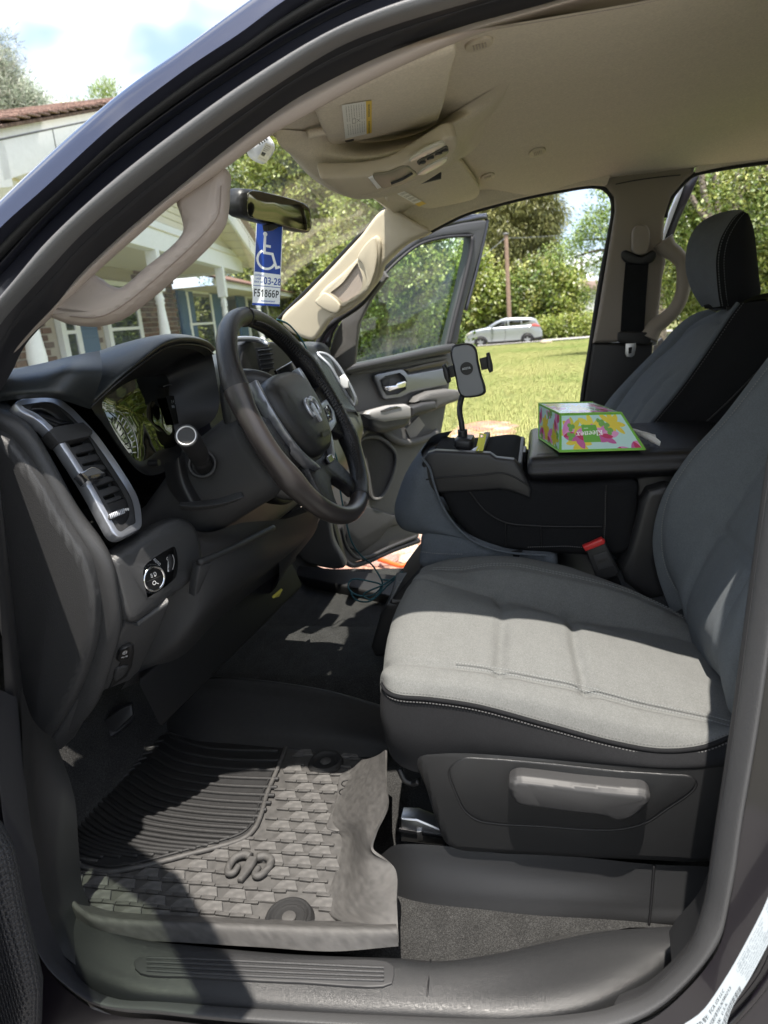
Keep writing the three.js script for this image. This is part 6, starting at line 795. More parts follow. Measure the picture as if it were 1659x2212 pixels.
  const cp = planeOf(P(700, 388, -1.40), P(760, 424, -1.52), P(985, 300, -1.45)); const dc = d => ({ p: cp.p.clone().add(V(0.004, -d, 0.008)), n: cp.n });
  const CP = (a, d, t, m, n, o = {}) => part(n, slab(LP(a, dc(d)), t, { bevel: 0.002, ...o }), m, cb);
  CP([[693, 386], [740, 384], [800, 380], [850, 368], [900, 340], [940, 315], [968, 300], [984, 298], [990, 308], [985, 328], [965, 350], [940, 368], [900, 390], [850, 408], [800, 421], [770, 424], [742, 422], [718, 408]], 0.012, 0.03, M.beigeL, 'console_panel', { bevel: 0.006, smoothN: 110, seg: 3 });
  CP([[808, 380], [840, 374], [878, 360], [892, 368], [900, 378], [880, 392], [850, 402], [828, 408]], 0.0145, 0.005, std(lin(0.23, 0.21, 0.15), { roughness: 0.4 }), 'console_door', { smoothN: 60 });
  part('door_grip', tube(LP([[845, 396], [870, 386], [890, 374]], dc(0.0155)), 0.003, { n: 12 }), M.plasticM, cb);
  CP([[796, 386], [806, 382], [826, 405], [815, 409]], 0.0145, 0.004, M.white, 'console_latch');
  const ln = [[884, 350], [900, 336], [935, 316], [957, 309], [962, 314], [940, 328], [905, 344]], ln2 = [[902, 378], [925, 360], [950, 346], [966, 342], [964, 350], [940, 366], [915, 378]];
  CP(ln, 0.015, 0.006, M.lamp, 'map_light', { smoothN: 40 }); CP(ln2, 0.015, 0.006, M.lamp, 'map_light', { smoothN: 40 });
  CP([[902, 352], [925, 338], [955, 322], [965, 318], [968, 332], [945, 346], [915, 358], [906, 358]], 0.0155, 0.005, std(lin(0.10, 0.095, 0.075), { roughness: 0.4 }), 'console_button_bar', { smoothN: 50 });
  for (const [u, v] of [[912, 352], [930, 342], [948, 332], [960, 326]]) part('console_button', place(rbox(0.012, 0.004, 0.010, 0.0015), PP(u, v, dc(0.0165).p, cp.n), V(0.85, 0.1, -0.4), V(0.05, 1, 0), V(0.4, 0, 0.9)), M.plasticM, cb);
  const hb = part('homelink_panel', slab(Z([[885, 395, -1.86], [945, 370, -1.86], [953, 372, -1.86], [952, 386, -1.86], [895, 400, -1.86]]), 0.01, { bevel: 0.002 }), M.plasticM, cb);
  // clips
  for (const [u, v, a, b, z] of [[1035, 94, 32, 11, -0.98], [1161, 328, 19, 8, -1.9], [1053, 381, 16, 7, -2.08]]) {
    const pts = [], pz = planeOf(PR(u, v, 0.002), PR(u + 30, v - 8, 0.002), PR(u + 5, v + 20, 0.002)); for (let k = 0; k < 24; k++) { const t = k / 24 * 2 * Math.PI, x = a * Math.sign(Math.cos(t)) * Math.pow(Math.abs(Math.cos(t)), 0.8), y = b * Math.sin(t); pts.push([u + x * 0.96 + y * 0.25, v - x * 0.30 + y]); }
    const cl = part('headliner_clip', slab(off(LP(pts, pz), V(0, -0.003, 0)), 0.006, { bevel: 0.002 }), M.beigeL, truck, u < 1040 && v < 100 ? 'slotted oval microphone cover on the headliner' : 'small oval clip on the headliner');
    for (let k = -2; k <= 2; k++) part('slot', tube(off(LP([[u + k * a * 0.2, v - k * a * 0.06 - b * 0.45], [u + k * a * 0.2 + 2, v - k * a * 0.06 + b * 0.4]], pz), V(0, -0.0035, 0)), 0.0012, { n: 3, rad: 5 }), M.beige, cl);
  }
  // rear view mirror
  const mp = { p: P(600, 455, -1.56), n: V(0.945, -0.165, 0.28).normalize() };
  const mo = [[528, 409], [545, 408], [590, 417], [640, 430], [664, 440], [672, 448], [677, 470], [677, 490], [673, 502], [664, 503], [600, 488], [545, 474], [527, 466], [520, 450], [520, 425]];
  const dm = d => ({ p: mp.p.clone().addScaledVector(mp.n, d), n: mp.n });
  const mr = part('rear_view_mirror', slab(LP(mo, mp), 0.045, { bevel: 0.012, seg: 5, smoothN: 80 }), M.plasticS, truck, 'rear view mirror on the windshield');
  part('mirror_glass', slab(LP([[541, 413], [590, 420], [640, 434], [660, 443], [668, 455], [672, 478], [669, 497], [655, 497], [600, 483], [548, 471], [537, 464], [534, 440], [536, 420]], dm(0.002)), 0.003, { bevel: 0.001, smoothN: 70 }), M.mirror, mr);
  part('mirror_cap', loft([Z([[530, 410, -1.50], [523, 425, -1.50], [522, 450, -1.50], [532, 468, -1.50]]), Z([[524, 416, -1.49], [518, 428, -1.49], [518, 448, -1.49], [526, 464, -1.49]]), Z([[520, 420, -1.52], [514, 430, -1.53], [514, 446, -1.53], [520, 460, -1.52]])], 16, 10), M.seal, mr);
  part('mirror_arm', tube(Z([[487, 441, -1.60], [500, 438, -1.58], [515, 432, -1.54], [540, 440, -1.56]]), t => 0.015 - 0.004 * t, { n: 20 }), M.plasticS, mr);
  part('mirror_button', slab(LP([[578, 487], [590, 484], [604, 490], [592, 498], [580, 500]], dm(0.004)), 0.015, { bevel: 0.003 }), M.black, mr);
  // driver assist camera housing on the glass
  const ch = part('camera_housing', slab(Z([[530, 318, -1.46], [552, 305, -1.47], [572, 292, -1.48], [580, 291, -1.48], [594, 310, -1.50], [597, 324, -1.50], [588, 340, -1.50], [572, 357, -1.49], [552, 345, -1.48], [545, 330, -1.47]]), 0.05, { bevel: 0.01, smoothN: 60 }), M.white, truck, 'white camera housing at the top of the windshield');
  part('housing_label', quadUV(...Z([[574, 308, -1.475], [594, 318, -1.49], [575, 353, -1.48], [556, 343, -1.465]])), print(128, 192, (x, w, h) => { x.fillStyle = '#cfc9b4'; x.fillRect(0, 0, w, h); x.fillStyle = '#222'; x.fillRect(14, 100, 50, 40); x.font = 'bold 17px sans-serif'; ['CAMERA', 'MODULE', '68-4410', 'REV B'].forEach((s, i) => x.fillText(s, 14, 28 + i * 20)); x.font = '12px sans-serif'; x.fillText('DO NOT COVER', 14, 172); }), ch);
  for (let k = 0; k < 4; k++) part('housing_slot', tube(Z([[556 + k * 5, 303 - k * 3, -1.462], [562 + k * 5, 312 - k * 3, -1.463]]), 0.0016, { n: 3, rad: 5 }), M.plasticM, ch);
  part('sensor_cover', slab(Z([[488, 438, -1.60], [496, 430, -1.6], [512, 424, -1.59], [520, 436, -1.59], [506, 450, -1.59]]), 0.03, { bevel: 0.008, smoothN: 40 }), M.plasticM, truck);
  // driver grab handle on the windshield pillar
  const gp = planeOf(P(112, 685, -0.955), P(231, 682, -0.955), P(470, 430, -1.0));
  const go = [[90, 672], [112, 686], [173, 695], [204, 691], [231, 683], [279, 652], [340, 601], [408, 540], [452, 493], [469, 465], [476, 430], [478, 390], [478, 352], [450, 355], [374, 425], [378, 446], [386, 471], [388, 495], [371, 519], [340, 546], [306, 573], [272, 604], [252, 616], [231, 611], [214, 602], [203, 594], [194, 588], [130, 640]];
  const g = part('grab_handle', slab(LP(go, gp), 0.04, { bevel: 0.013, seg: 6, smoothN: 160 }), M.beige, truck, 'beige grab handle on the driver windshield pillar');
  part('handle_seam', tube(off(LP([[476, 400], [470, 462], [452, 489], [408, 535], [340, 596], [279, 647], [231, 677], [200, 685], [150, 682]], gp), V(0.001, -0.001, 0.0005)), 0.0010, { n: 60, rad: 5 }), std(lin(0.24, 0.19, 0.155)), g);
}
// ---------- seats and centre console ----------
const stitch = (pts, n, r = 0.0011, len = 0.55) => { const q = resample(pts, n + 1), o = []; for (let i = 0; i < n; i++) o.push(tube([q[i], q[i].clone().lerp(q[i + 1], len)], r, { n: 1, rad: 4, caps: false })); return merge(o); };
const stuffPart = (name, geo, m, parent) => { const p = part(name, geo, m, parent); p.userData.kind = 'stuff'; return p; };
{ // driver seat
  const pip = Z([[826, 1475, -0.985], [838, 1493, -0.955], [860, 1502, -0.945], [930, 1508, -0.945], [1030, 1523, -0.945], [1180, 1563, -0.945], [1330, 1603, -0.945], [1430, 1619, -0.945], [1515, 1612, -0.945], [1580, 1588, -0.945]]);
  const seam = Z([[830, 1440, -1.02], [865, 1430, -1.005], [985, 1440, -1.0], [1080, 1453, -1.0], [1155, 1468, -1.0], [1230, 1483, -1.0], [1380, 1523, -1.0], [1460, 1540, -1.0], [1525, 1553, -1.0], [1582, 1568, -1.0]]);
  const ctr1 = Z([[836, 1390, -1.08], [870, 1370, -1.08], [985, 1375, -1.08], [1082, 1385, -1.08], [1160, 1392, -1.08], [1245, 1405, -1.08], [1385, 1440, -1.08], [1460, 1460, -1.08], [1520, 1478, -1.08], [1580, 1500, -1.08]]);
  const ctr2 = Z([[855, 1320, -1.19], [890, 1298, -1.19], [985, 1300, -1.19], [1080, 1318, -1.19], [1155, 1325, -1.19], [1235, 1345, -1.19], [1370, 1380, -1.19], [1450, 1405, -1.19], [1505, 1420, -1.19], [1560, 1440, -1.19]]);
  const fseam = Z([[885, 1262, -1.29], [910, 1245, -1.29], [970, 1260, -1.29], [1082, 1290, -1.29], [1150, 1306, -1.29], [1230, 1331, -1.29], [1350, 1350, -1.29], [1420, 1363, -1.29], [1480, 1378, -1.29], [1530, 1392, -1.29]]);
  const fst = Z([[905, 1238, -1.36], [935, 1232, -1.36], [995, 1232, -1.36], [1055, 1224, -1.36], [1110, 1224, -1.36], [1180, 1237, -1.36], [1305, 1264, -1.36], [1370, 1285, -1.36], [1430, 1312, -1.36], [1490, 1345, -1.36]]);
  const far = Z([[912, 1234, -1.42], [940, 1220, -1.43], [985, 1208, -1.44], [1055, 1203, -1.44], [1130, 1208, -1.44], [1230, 1228, -1.44], [1330, 1268, -1.44], [1390, 1296, -1.44], [1440, 1322, -1.44], [1490, 1350, -1.44]]);
  const low = far.map(p => p.clone().add(V(0.01, -0.09, -0.015)));
  const bol = pip.map((p, i) => p.clone().lerp(seam[i], 0.5).add(V(0, 0.006, 0.012)));
  const front = (row, d) => [row[0].clone().add(V(0.03, -0.10, 0)), row[0].clone().add(V(-0.002, -0.045, 0)), ...row];
  const rowsC = [pip, bol, seam, ctr1, ctr2, fseam, fst, far, low].map(r => front(r));
  const raw = loftRows(rowsC, 130, 110), g0 = gridGeo(raw), nn = g0.attributes.normal, nu = raw[0].length;
  // sewn grooves press the foam in
  const lines = [{ l: resample(seam, 120), w: 0.007, d: 0.005 }, { l: resample(fseam, 120), w: 0.009, d: 0.009 }, { l: resample(fst, 120), w: 0.006, d: 0.003 },
    { l: resample(Z([[1080, 1453, -1.0], [1082, 1385, -1.08], [1086, 1330, -1.19], [1080, 1292, -1.29]]), 40), w: 0.010, d: 0.010 }, { l: resample(Z([[1268, 1492, -1.0], [1248, 1405, -1.08], [1238, 1345, -1.19], [1230, 1331, -1.29]]), 40), w: 0.010, d: 0.010 }];
  let flipN = 1; { const k = 60 * nu + 60; if (nn.getY(k) < 0) flipN = -1; }
  const pressed = raw.map((r, j) => r.map((p, i) => { const k = j * nu + i, n = V(nn.getX(k), nn.getY(k), nn.getZ(k)).multiplyScalar(flipN); let d = 0; for (const s of lines) { let m = 9; for (const q of s.l) { const e = q.distanceToSquared(p); if (e < m) m = e; } m = Math.sqrt(m); d += s.d * Math.exp(-(m * m) / (s.w * s.w)); }
    d += 0.0012 * fbm(p.x * 22, p.z * 22, 5, 3) ; return p.clone().addScaledVector(n, -d); }));
  const seat = part('driver_seat', gridGeo(pressed), M.fabric, truck, 'grey cloth driver seat, its cushion half in sunlight');
  const low1 = Z([[824, 1560, -0.97], [830, 1590, -0.955], [850, 1640, -0.945], [900, 1668, -0.94], [1000, 1660, -0.94], [1150, 1660, -0.94], [1330, 1665, -0.94], [1430, 1668, -0.94], [1510, 1670, -0.94], [1580, 1670, -0.94]]);
  const lowm = pip.map((p, i) => p.clone().lerp(low1[i], 0.5).add(V(0, 0, 0.014)));
  const wrap = r => [r[0].clone().add(V(0.05, 0, -0.28)), r[0].clone().add(V(-0.004, 0, -0.08)), ...r];
  part('cushion_side', loft([pip, lowm, low1].map(wrap), 110, 24), M.fabricB, seat, 'black cloth side of the driver cushion');
  const sp = off(pip, V(0, 0.002, 0.003));
  part('piping', tube(off(pip, V(0, -0.001, 0.002)), 0.0035, { n: 100, rad: 8 }), M.fabricB, seat);
  stuffPart('stitching', merge([stitch(off(sp, V(0, 0.0045, -0.001)), 110), stitch(off(sp, V(0, -0.008, 0.002)), 110)]), std(lin(0.09, 0.09, 0.09), { roughness: 0.9 }), seat);
  const mv = (l, d) => l.map(p => p.clone().add(V(0, d, 0)));
  stuffPart('stitching', merge([stitch(mv(resample(seam.slice(2), 60), 0.0035).map(p => p.add(V(0, 0, -0.006))), 90, 0.0009), stitch(mv(resample(seam.slice(2), 60), 0.003).map(p => p.add(V(0, 0, 0.006))), 90, 0.0009), stitch(mv(resample(fst.slice(1), 60), 0.0045).map(p => p.add(V(0, 0, 0.006))), 80, 0.0009), stitch(mv(resample(fst.slice(1), 60), 0.004).map(p => p.add(V(0, 0, -0.006))), 80, 0.0009)]), M.thread, seat);
  // backrest
  const b0 = Z([[1452, 1330, -1.43], [1420, 1240, -1.44], [1410, 1165, -1.44], [1430, 1078, -1.43], [1480, 993, -1.42], [1560, 902, -1.41], [1659, 772, -1.40], [1760, 640, -1.39], [1840, 560, -1.38]]);
  const b1 = Z([[1485, 1312, -1.41], [1440, 1230, -1.42], [1430, 1150, -1.42], [1446, 1070, -1.41], [1500, 985, -1.40], [1585, 890, -1.39], [1685, 760, -1.38], [1780, 640, -1.37], [1860, 560, -1.36]]);
  const b2 = Z([[1490, 1385, -1.33], [1478, 1300, -1.33], [1494, 1250, -1.33], [1555, 1135, -1.33], [1640, 1000, -1.32], [1725, 880, -1.31], [1800, 760, -1.30], [1880, 640, -1.29], [1940, 560, -1.28]]);
  const b3 = Z([[1560, 1470, -1.08], [1545, 1400, -1.08], [1565, 1330, -1.08], [1625, 1220, -1.08], [1700, 1090, -1.08], [1780, 950, -1.08], [1860, 800, -1.08], [1930, 660, -1.08], [1990, 560, -1.08]]);
  const b4 = Z([[1585, 1545, -1.0], [1574, 1470, -0.99], [1590, 1380, -0.98], [1625, 1270, -0.98], [1670, 1140, -0.98], [1740, 980, -0.99], [1820, 820, -1.0], [1900, 680, -1.0], [1970, 580, -1.0]]);
  const b5 = b4.map(p => p.clone().add(V(0.06, 0, 0.02))), bm = b0.map(p => p.clone().add(V(0.08, 0, -0.012)));
  const raw2 = loftRows([bm, b0, b1, b2, b3, b4, b5], 90, 90), g2 = gridGeo(raw2), n2 = g2.attributes.normal; let f2 = 1; { const k = 45 * 90 + 45; if (n2.getX(k) > 0) f2 = -1; }
  const L2 = [{ l: resample(b1, 100), w: 0.006, d: 0.003 }, { l: resample(b2, 100), w: 0.010, d: 0.012 }, { l: resample(b3, 100), w: 0.010, d: 0.010 }, { l: resample([P(1555, 1148, -1.32), P(1590, 1185, -1.2), P(1630, 1215, -1.08)], 50), w: 0.009, d: 0.010 }];
  const pr2 = raw2.map((r, j) => r.map((p, i) => { const k = j * 90 + i, n = V(n2.getX(k), n2.getY(k), n2.getZ(k)).multiplyScalar(f2); let d = 0; for (const s of L2) { let m = 9; for (const q of s.l) { const e = q.distanceToSquared(p); if (e < m) m = e; } d += s.d * Math.exp(-m / (s.w * s.w)); } return p.clone().addScaledVector(n, -d); }));
  part('backrest', gridGeo(pr2), M.fabricT, seat, 'grey cloth driver backrest');
  stuffPart('stitching', merge([stitch(off(resample(b1.slice(0, 7), 60), V(-0.0015, 0.001, 0.004)), 110, 0.0009), stitch(off(resample(b1.slice(0, 7), 60), V(-0.0005, 0.001, -0.008)), 110, 0.0009)]), M.thread, seat);
  part('backrest_shell', loft([bm, bm.map(p => p.clone().add(V(0.12, 0.02, 0.05))), b5.map(p => p.clone().add(V(0.08, 0.02, -0.05))), b5], 40, 30), M.fabricB, seat);
  part('headrest', place(rbox(0.12, 0.20, 0.27, 0.05, 5), V(0.58, 1.62, -1.2), V(1, 0.2, 0), V(-0.2, 1, 0), V(0, 0, 1)), M.fabricP, seat);
  // plastic valance with recliner handle, rail
  const vo = [[893, 1640], [905, 1622], [935, 1612], [1000, 1614], [1150, 1622], [1300, 1634], [1440, 1640], [1560, 1636], [1600, 1660], [1590, 1760], [1560, 1862], [1510, 1872], [1400, 1868], [1250, 1862], [1100, 1853], [990, 1845], [962, 1832], [945, 1800], [920, 1720]];
  const val = part('seat_valance', slab(L(vo, -0.93), 0.05, { bevel: 0.016, seg: 6, smoothN: 150 }), M.leather, seat, 'black grained plastic side panel of the driver seat');
  rootPos.set(val, rootPos.get(truck));
  const C8 = a => a.map(q => [q[0] / 2 + 829.5, q[1] / 2 + 1614.5]);
  const ins = C8([[278, 105], [300, 70], [345, 45], [430, 46], [700, 68], [1000, 100], [1230, 116], [1330, 126], [1352, 152], [1330, 190], [1230, 260], [1130, 325], [1030, 352], [900, 356], [700, 342], [480, 328], [400, 312], [345, 270], [310, 200]]);
  part('panel_groove', tube(L(ins, -0.9315), 0.0022, { n: 160, rad: 6, closed: true }), M.black, seat);
  part('panel_inset', slab(L(ins.map(q => [1237 + (q[0] - 1237) * 0.994, 1715 + (q[1] - 1715) * 0.985]), -0.9285), 0.012, { bevel: 0.002, smoothN: 120 }), M.leather, seat);
  const ho = C8([[535, 180], [545, 155], [575, 142], [640, 146], [850, 172], [1060, 192], [1130, 200], [1156, 225], [1150, 252], [1120, 285], [1075, 318], [1010, 332], [950, 312], [850, 300], [700, 280], [590, 264], [555, 240]]);
  part('recliner_handle', slab(L(ho, -0.899), 0.04, { bevel: 0.012, seg: 6, smoothN: 100 }), M.lever, seat, 'recliner handle on the seat side');
  const rl = part('seat_rail', slab(Z([[866, 1768, -0.98], [900, 1770, -0.98], [960, 1795, -0.98], [960, 1828, -0.98], [866, 1818, -0.98]]), 0.03, { bevel: 0.003 }), M.steel, seat);
  part('rail_groove', slab(Z([[862, 1790, -0.977], [960, 1806, -0.977], [960, 1812, -0.977], [862, 1797, -0.977]]), 0.004, { bevel: 0.0005 }), M.black, seat);
  part('rail_clip', slab(Z([[900, 1797, -0.974], [910, 1796, -0.974], [912, 1816, -0.974], [902, 1818, -0.974]]), 0.006, { bevel: 0.001 }), M.steel, seat);
  part('seat_base', slab([V(-0.16, 0.60, -0.99), V(0.30, 0.60, -0.99), V(0.30, 0.70, -0.99), V(-0.18, 0.70, -0.99)], 0.42, { bevel: 0.01 }), M.black, seat);
  part('seat_wire', tube(Z([[862, 1660, -0.96], [875, 1685, -0.955], [890, 1692, -0.955], [905, 1688, -0.95]]), 0.005, { n: 20 }), M.black, seat);
  // trim that covers the rail, and the carpet strip beside the sill
  const C8z = (a) => C8(a).map((q, i) => P(q[0], q[1], a[i][2]));
  part('rail_cover', loft([C8z([[-40, 490, -0.95], [40, 425, -0.945], [80, 418, -0.943], [220, 422, -0.942], [480, 455, -0.94], [800, 470, -0.94], [1160, 505, -0.94], [1420, 515, -0.94]]), C8z([[-30, 520, -0.945], [44, 520, -0.935], [120, 500, -0.934], [300, 520, -0.932], [500, 545, -0.931], [800, 570, -0.931], [1155, 590, -0.931], [1420, 595, -0.931]]), C8z([[0, 640, -0.925], [50, 650, -0.918], [120, 640, -0.915], [300, 650, -0.913], [500, 660, -0.913], [800, 670, -0.916], [1150, 690, -0.919], [1420, 690, -0.919]]), C8z([[20, 770, -0.91], [60, 770, -0.903], [150, 775, -0.90], [300, 788, -0.897], [500, 792, -0.897], [700, 775, -0.902], [1000, 762, -0.91], [1420, 768, -0.91]]), C8z([[20, 800, -0.93], [60, 800, -0.92], [150, 800, -0.92], [300, 810, -0.915], [500, 812, -0.915], [700, 800, -0.92], [1000, 790, -0.93], [1420, 790, -0.93]])], 90, 40), M.leather, truck, 'black grained plastic cover below the driver seat');
  part('cover_seam', tube(off(C8z([[1166, 507, -0.939], [1160, 590, -0.930], [1152, 690, -0.918], [1144, 764, -0.909]]), V(0, 0.001, 0.002)), 0.002, { n: 20, rad: 6 }), M.black, truck);
  const cs = C8z([[40, 780, -0.90], [300, 790, -0.895], [640, 790, -0.90], [1000, 765, -0.91], [1300, 768, -0.915]]), cs2 = C8z([[40, 940, -0.83], [200, 935, -0.83], [420, 915, -0.835], [700, 850, -0.845], [1000, 800, -0.85]]);
  part('carpet_strip', loft([off(cs, V(0, 0.0, -0.03)), cs, cs2, off(cs2, V(0, -0.02, 0.02))], 60, 20), M.carpet, truck, 'speckled grey carpet strip inside the sill');
}
{ // centre jump seat folded into a console
  const zN = -1.46, zF = -1.80;
  const body = [[918, 1000], [938, 1003], [1000, 1006], [1115, 1000], [1135, 1035], [1250, 1045], [1375, 1042], [1380, 1090], [1372, 1150], [1362, 1190], [1330, 1203], [1200, 1200], [1090, 1190], [1030, 1172], [985, 1130], [955, 1080], [930, 1040]];
  const cons = part('centre_console', slab(L(body, zN), 0.33, { bevel: 0.022, seg: 5, smoothN: 120 }), M.fabricB, truck, 'black cloth centre jump seat folded down as a console');
  part('console_top', slab(Z([[910, 1003], [922, 980], [940, 974], [1058, 980], [1072, 990], [1110, 994], [1124, 1008], [1148, 1056], [1146, 1078], [1105, 1064], [1080, 1058], [1000, 1064], [940, 1066], [920, 1044]].map(q => [...q, zN + 0.006])), 0.03, { bevel: 0.006 }), M.plasticS, cons);
  part('console_seam', tube(Z([[920, 1036, zN + 0.007], [960, 1031, zN + 0.007], [1040, 1026, zN + 0.007], [1085, 1022, zN + 0.007], [1110, 1030, zN + 0.007], [1140, 1048, zN + 0.007]]), 0.0018, { n: 40, rad: 6 }), M.black, cons);
  part('console_seam', tube(Z([[995, 1030, zN + 0.003], [1020, 1070, zN + 0.003], [1050, 1105, zN + 0.003], [1090, 1128, zN + 0.003], [1160, 1136, zN + 0.003], [1300, 1138, zN + 0.003]]), 0.0018, { n: 40, rad: 6 }), M.black, cons);
  part('console_seam', tube(Z([[1092, 1130, zN + 0.003], [1093, 1178, zN + 0.003]]), 0.0015, { n: 10, rad: 6 }), M.black, cons); part('console_seam', tube(Z([[1168, 1136, zN + 0.003], [1170, 1182, zN + 0.003]]), 0.0015, { n: 10, rad: 6 }), M.black, cons);
  part('console_seam', tube(Z([[1310, 1048, zN + 0.003], [1306, 1120, zN + 0.003], [1302, 1195, zN + 0.003]]), 0.0018, { n: 16, rad: 6 }), M.black, cons);
  stuffPart('stitching', stitch(Z([[1140, 1182, zN + 0.004], [1220, 1180, zN + 0.004], [1300, 1180, zN + 0.004], [1306, 1150, zN + 0.004], [1308, 1060, zN + 0.004]]), 60, 0.0010), std(lin(0.12, 0.12, 0.12), { roughness: 0.9 }), cons);
  // fabric roll at its front and the grey piping
  const fr = [[[912, 985, -1.47], [885, 1020, -1.48], [865, 1065, -1.49], [855, 1110, -1.49], [866, 1140, -1.49], [900, 1152, -1.48], [950, 1156, -1.47]], [[925, 1000, -1.455], [905, 1040, -1.45], [895, 1080, -1.45], [895, 1115, -1.45], [915, 1140, -1.45], [940, 1150, -1.45], [985, 1160, -1.455]], [[930, 1005, -1.462], [938, 1040, -1.458], [950, 1080, -1.457], [965, 1110, -1.457], [985, 1135, -1.457], [1010, 1155, -1.457], [1040, 1178, -1.457]]];
  part('front_roll', loft([...fr.slice(0, 1).map(r => off(Z(r), V(0.03, 0, -0.30))), off(Z(fr[0]), V(-0.005, 0, -0.26)), off(Z(fr[0]), V(-0.012, 0, -0.12)), ...fr.map(Z)], 50, 40), M.fabricP, cons, 'grey cloth front roll of the folded jump seat');
  part('piping', tube(off(Z([[912, 988, -1.45], [928, 1010, -1.45], [938, 1045, -1.448], [955, 1090, -1.447], [985, 1135, -1.447], [1030, 1172, -1.447], [1090, 1191, -1.447], [1180, 1199, -1.447]]), V(0, 0, 0.003)), 0.0028, { n: 70, rad: 6 }), M.fabricP, cons);
  // cup holder deck
  const dk = PP(1000, 990, V(0, 1.118, 0), V(0, 1, 0)).y;
  const deck = [[918, 1003], [930, 975], [955, 955], [985, 948], [1050, 946], [1105, 950], [1118, 960], [1125, 1000], [1060, 1005], [1055, 985]];
  const top = [V(-0.255, 1.128, -1.465), V(-0.06, 1.128, -1.465), V(-0.04, 1.128, -1.48), V(-0.04, 1.128, -1.78), V(-0.06, 1.128, -1.80), V(-0.245, 1.128, -1.80), V(-0.275, 1.128, -1.77), V(-0.275, 1.128, -1.49)];
  const circ = (x, z, r) => Array.from({ length: 28 }, (_, k) => V(x + r * Math.cos(k / 28 * 6.2832), 1.128, z + r * Math.sin(k / 28 * 6.2832)));
  part('cup_holder_deck', slab(top, 0.03, { bevel: 0.007, seg: 4, holes: [circ(-0.205, -1.55, 0.046), circ(-0.205, -1.70, 0.046), [V(-0.125, 1.128, -1.49), V(-0.05, 1.128, -1.49), V(-0.05, 1.128, -1.77), V(-0.125, 1.128, -1.77)]] }), M.plasticM, cons, 'cup holder tray of the centre console');
  for (const z of [-1.55, -1.70]) { const g = new THREE.LatheGeometry([[0.0455, 0], [0.044, -0.05], [0.040, -0.075], [0, -0.075]].map(q => new THREE.Vector2(...q)), 32); g.translate(-0.205, 1.126, z); part('cup_well', g, M.black, cons); }
  part('tray_well', slab([V(-0.125, 1.09, -1.49), V(-0.05, 1.09, -1.49), V(-0.05, 1.09, -1.77), V(-0.125, 1.09, -1.77)], 0.01, { bevel: 0.001 }), M.black, cons);
  part('deck_wall', slab([V(-0.14, 1.142, -1.475), V(-0.125, 1.142, -1.475), V(-0.125, 1.142, -1.79), V(-0.14, 1.142, -1.79)], 0.02, { bevel: 0.004 }), M.plasticM, cons);
  // armrest lid: leather pad with a rounded thick edge
  const lidN = Z([[1128, 1010, zN + 0.02], [1132, 1018, zN + 0.02], [1180, 1010, zN + 0.02], [1280, 1000, zN + 0.02], [1400, 988, zN + 0.02], [1500, 976, zN + 0.02]]);
  const yl = 1.143;
  const prof = (x) => { const o = [], zz0 = -1.455, zz1 = -1.815; const h = 0.052; for (const [z, y] of [[zz0 - 0.01, yl - h], [zz0 + 0.006, yl - h + 0.012], [zz0 + 0.009, yl - 0.030], [zz0 + 0.004, yl - 0.021], [zz0 + 0.0045, yl - 0.014], [zz0 - 0.004, yl - 0.003], [zz0 - 0.03, yl + 0.001], [-1.60, yl + 0.004], [-1.70, yl + 0.004], [zz1 + 0.02, yl], [zz1, yl - 0.02], [zz1 + 0.01, yl - h]]) o.push(V(x, y, z)); return o; };
  const secs = []; for (const [x, k] of [[-0.030, 0.15], [-0.029, 0.6], [-0.022, 0.93], [-0.005, 1.0], [0.05, 1.0], [0.12, 1.01], [0.20, 1.0], [0.28, 0.99], [0.36, 0.97], [0.40, 0.7]]) { secs.push(prof(x).map(p => V(p.x, yl - 0.026 + (p.y - yl + 0.026) * k, -1.635 + (p.z + 1.635) * (0.94 + 0.06 * k)))); }
  const lid = part('armrest_lid', loft(secs, 90, 60), M.wheelL, cons, 'black leather armrest lid');
  stuffPart('stitching', stitch([V(-0.01, yl + 0.0015, -1.478), V(0.05, yl + 0.002, -1.478), V(0.20, yl + 0.002, -1.478), V(0.34, yl + 0.001, -1.478)], 90, 0.0009), M.threadB, cons);
  part('latch', slab([V(-0.034, 1.10, -1.60), V(-0.034, 1.10, -1.67), V(-0.034, 1.125, -1.67), V(-0.034, 1.125, -1.60)], 0.01, { bevel: 0.003 }), M.plasticS, cons);
  // seat bottom beneath, strap, hinge side panels
  const sb = [[910, 1158], [930, 1148], [1000, 1158], [1060, 1178], [1100, 1192], [1200, 1205], [1200, 1240], [1050, 1235], [960, 1240], [905, 1226], [906, 1190]];
  part('jump_seat_base', slab(L(sb, -1.45), 0.36, { bevel: 0.02, seg: 4, smoothN: 70 }), M.fabricP, cons, 'grey cloth base of the centre seat');
  stuffPart('stitching', stitch(Z([[908, 1192, -1.447], [950, 1196, -1.446], [1000, 1197, -1.446]]), 22, 0.001), M.thread, cons);
  part('strap', slab(Z([[1105, 1192, -1.447], [1130, 1188, -1.447], [1120, 1205, -1.447], [1112, 1212, -1.447]]), 0.006, { bevel: 0.001 }), M.fabricB, cons);
  part('hinge_panel', slab(Z([[1385, 1085, -1.45], [1400, 1060, -1.45], [1440, 1048, -1.45], [1460, 1060, -1.45], [1440, 1150, -1.45], [1420, 1210, -1.45], [1440, 1290, -1.45], [1400, 1300, -1.45], [1350, 1260, -1.45], [1340, 1230, -1.45], [1358, 1190, -1.45]]), 0.10, { bevel: 0.014, seg: 4 }), M.plasticS, cons);
  part('hinge_panel', slab(Z([[1372, 1030, -1.49], [1480, 1010, -1.49], [1470, 1120, -1.49], [1380, 1180, -1.49]]), 0.25, { bevel: 0.01 }), M.black, cons);
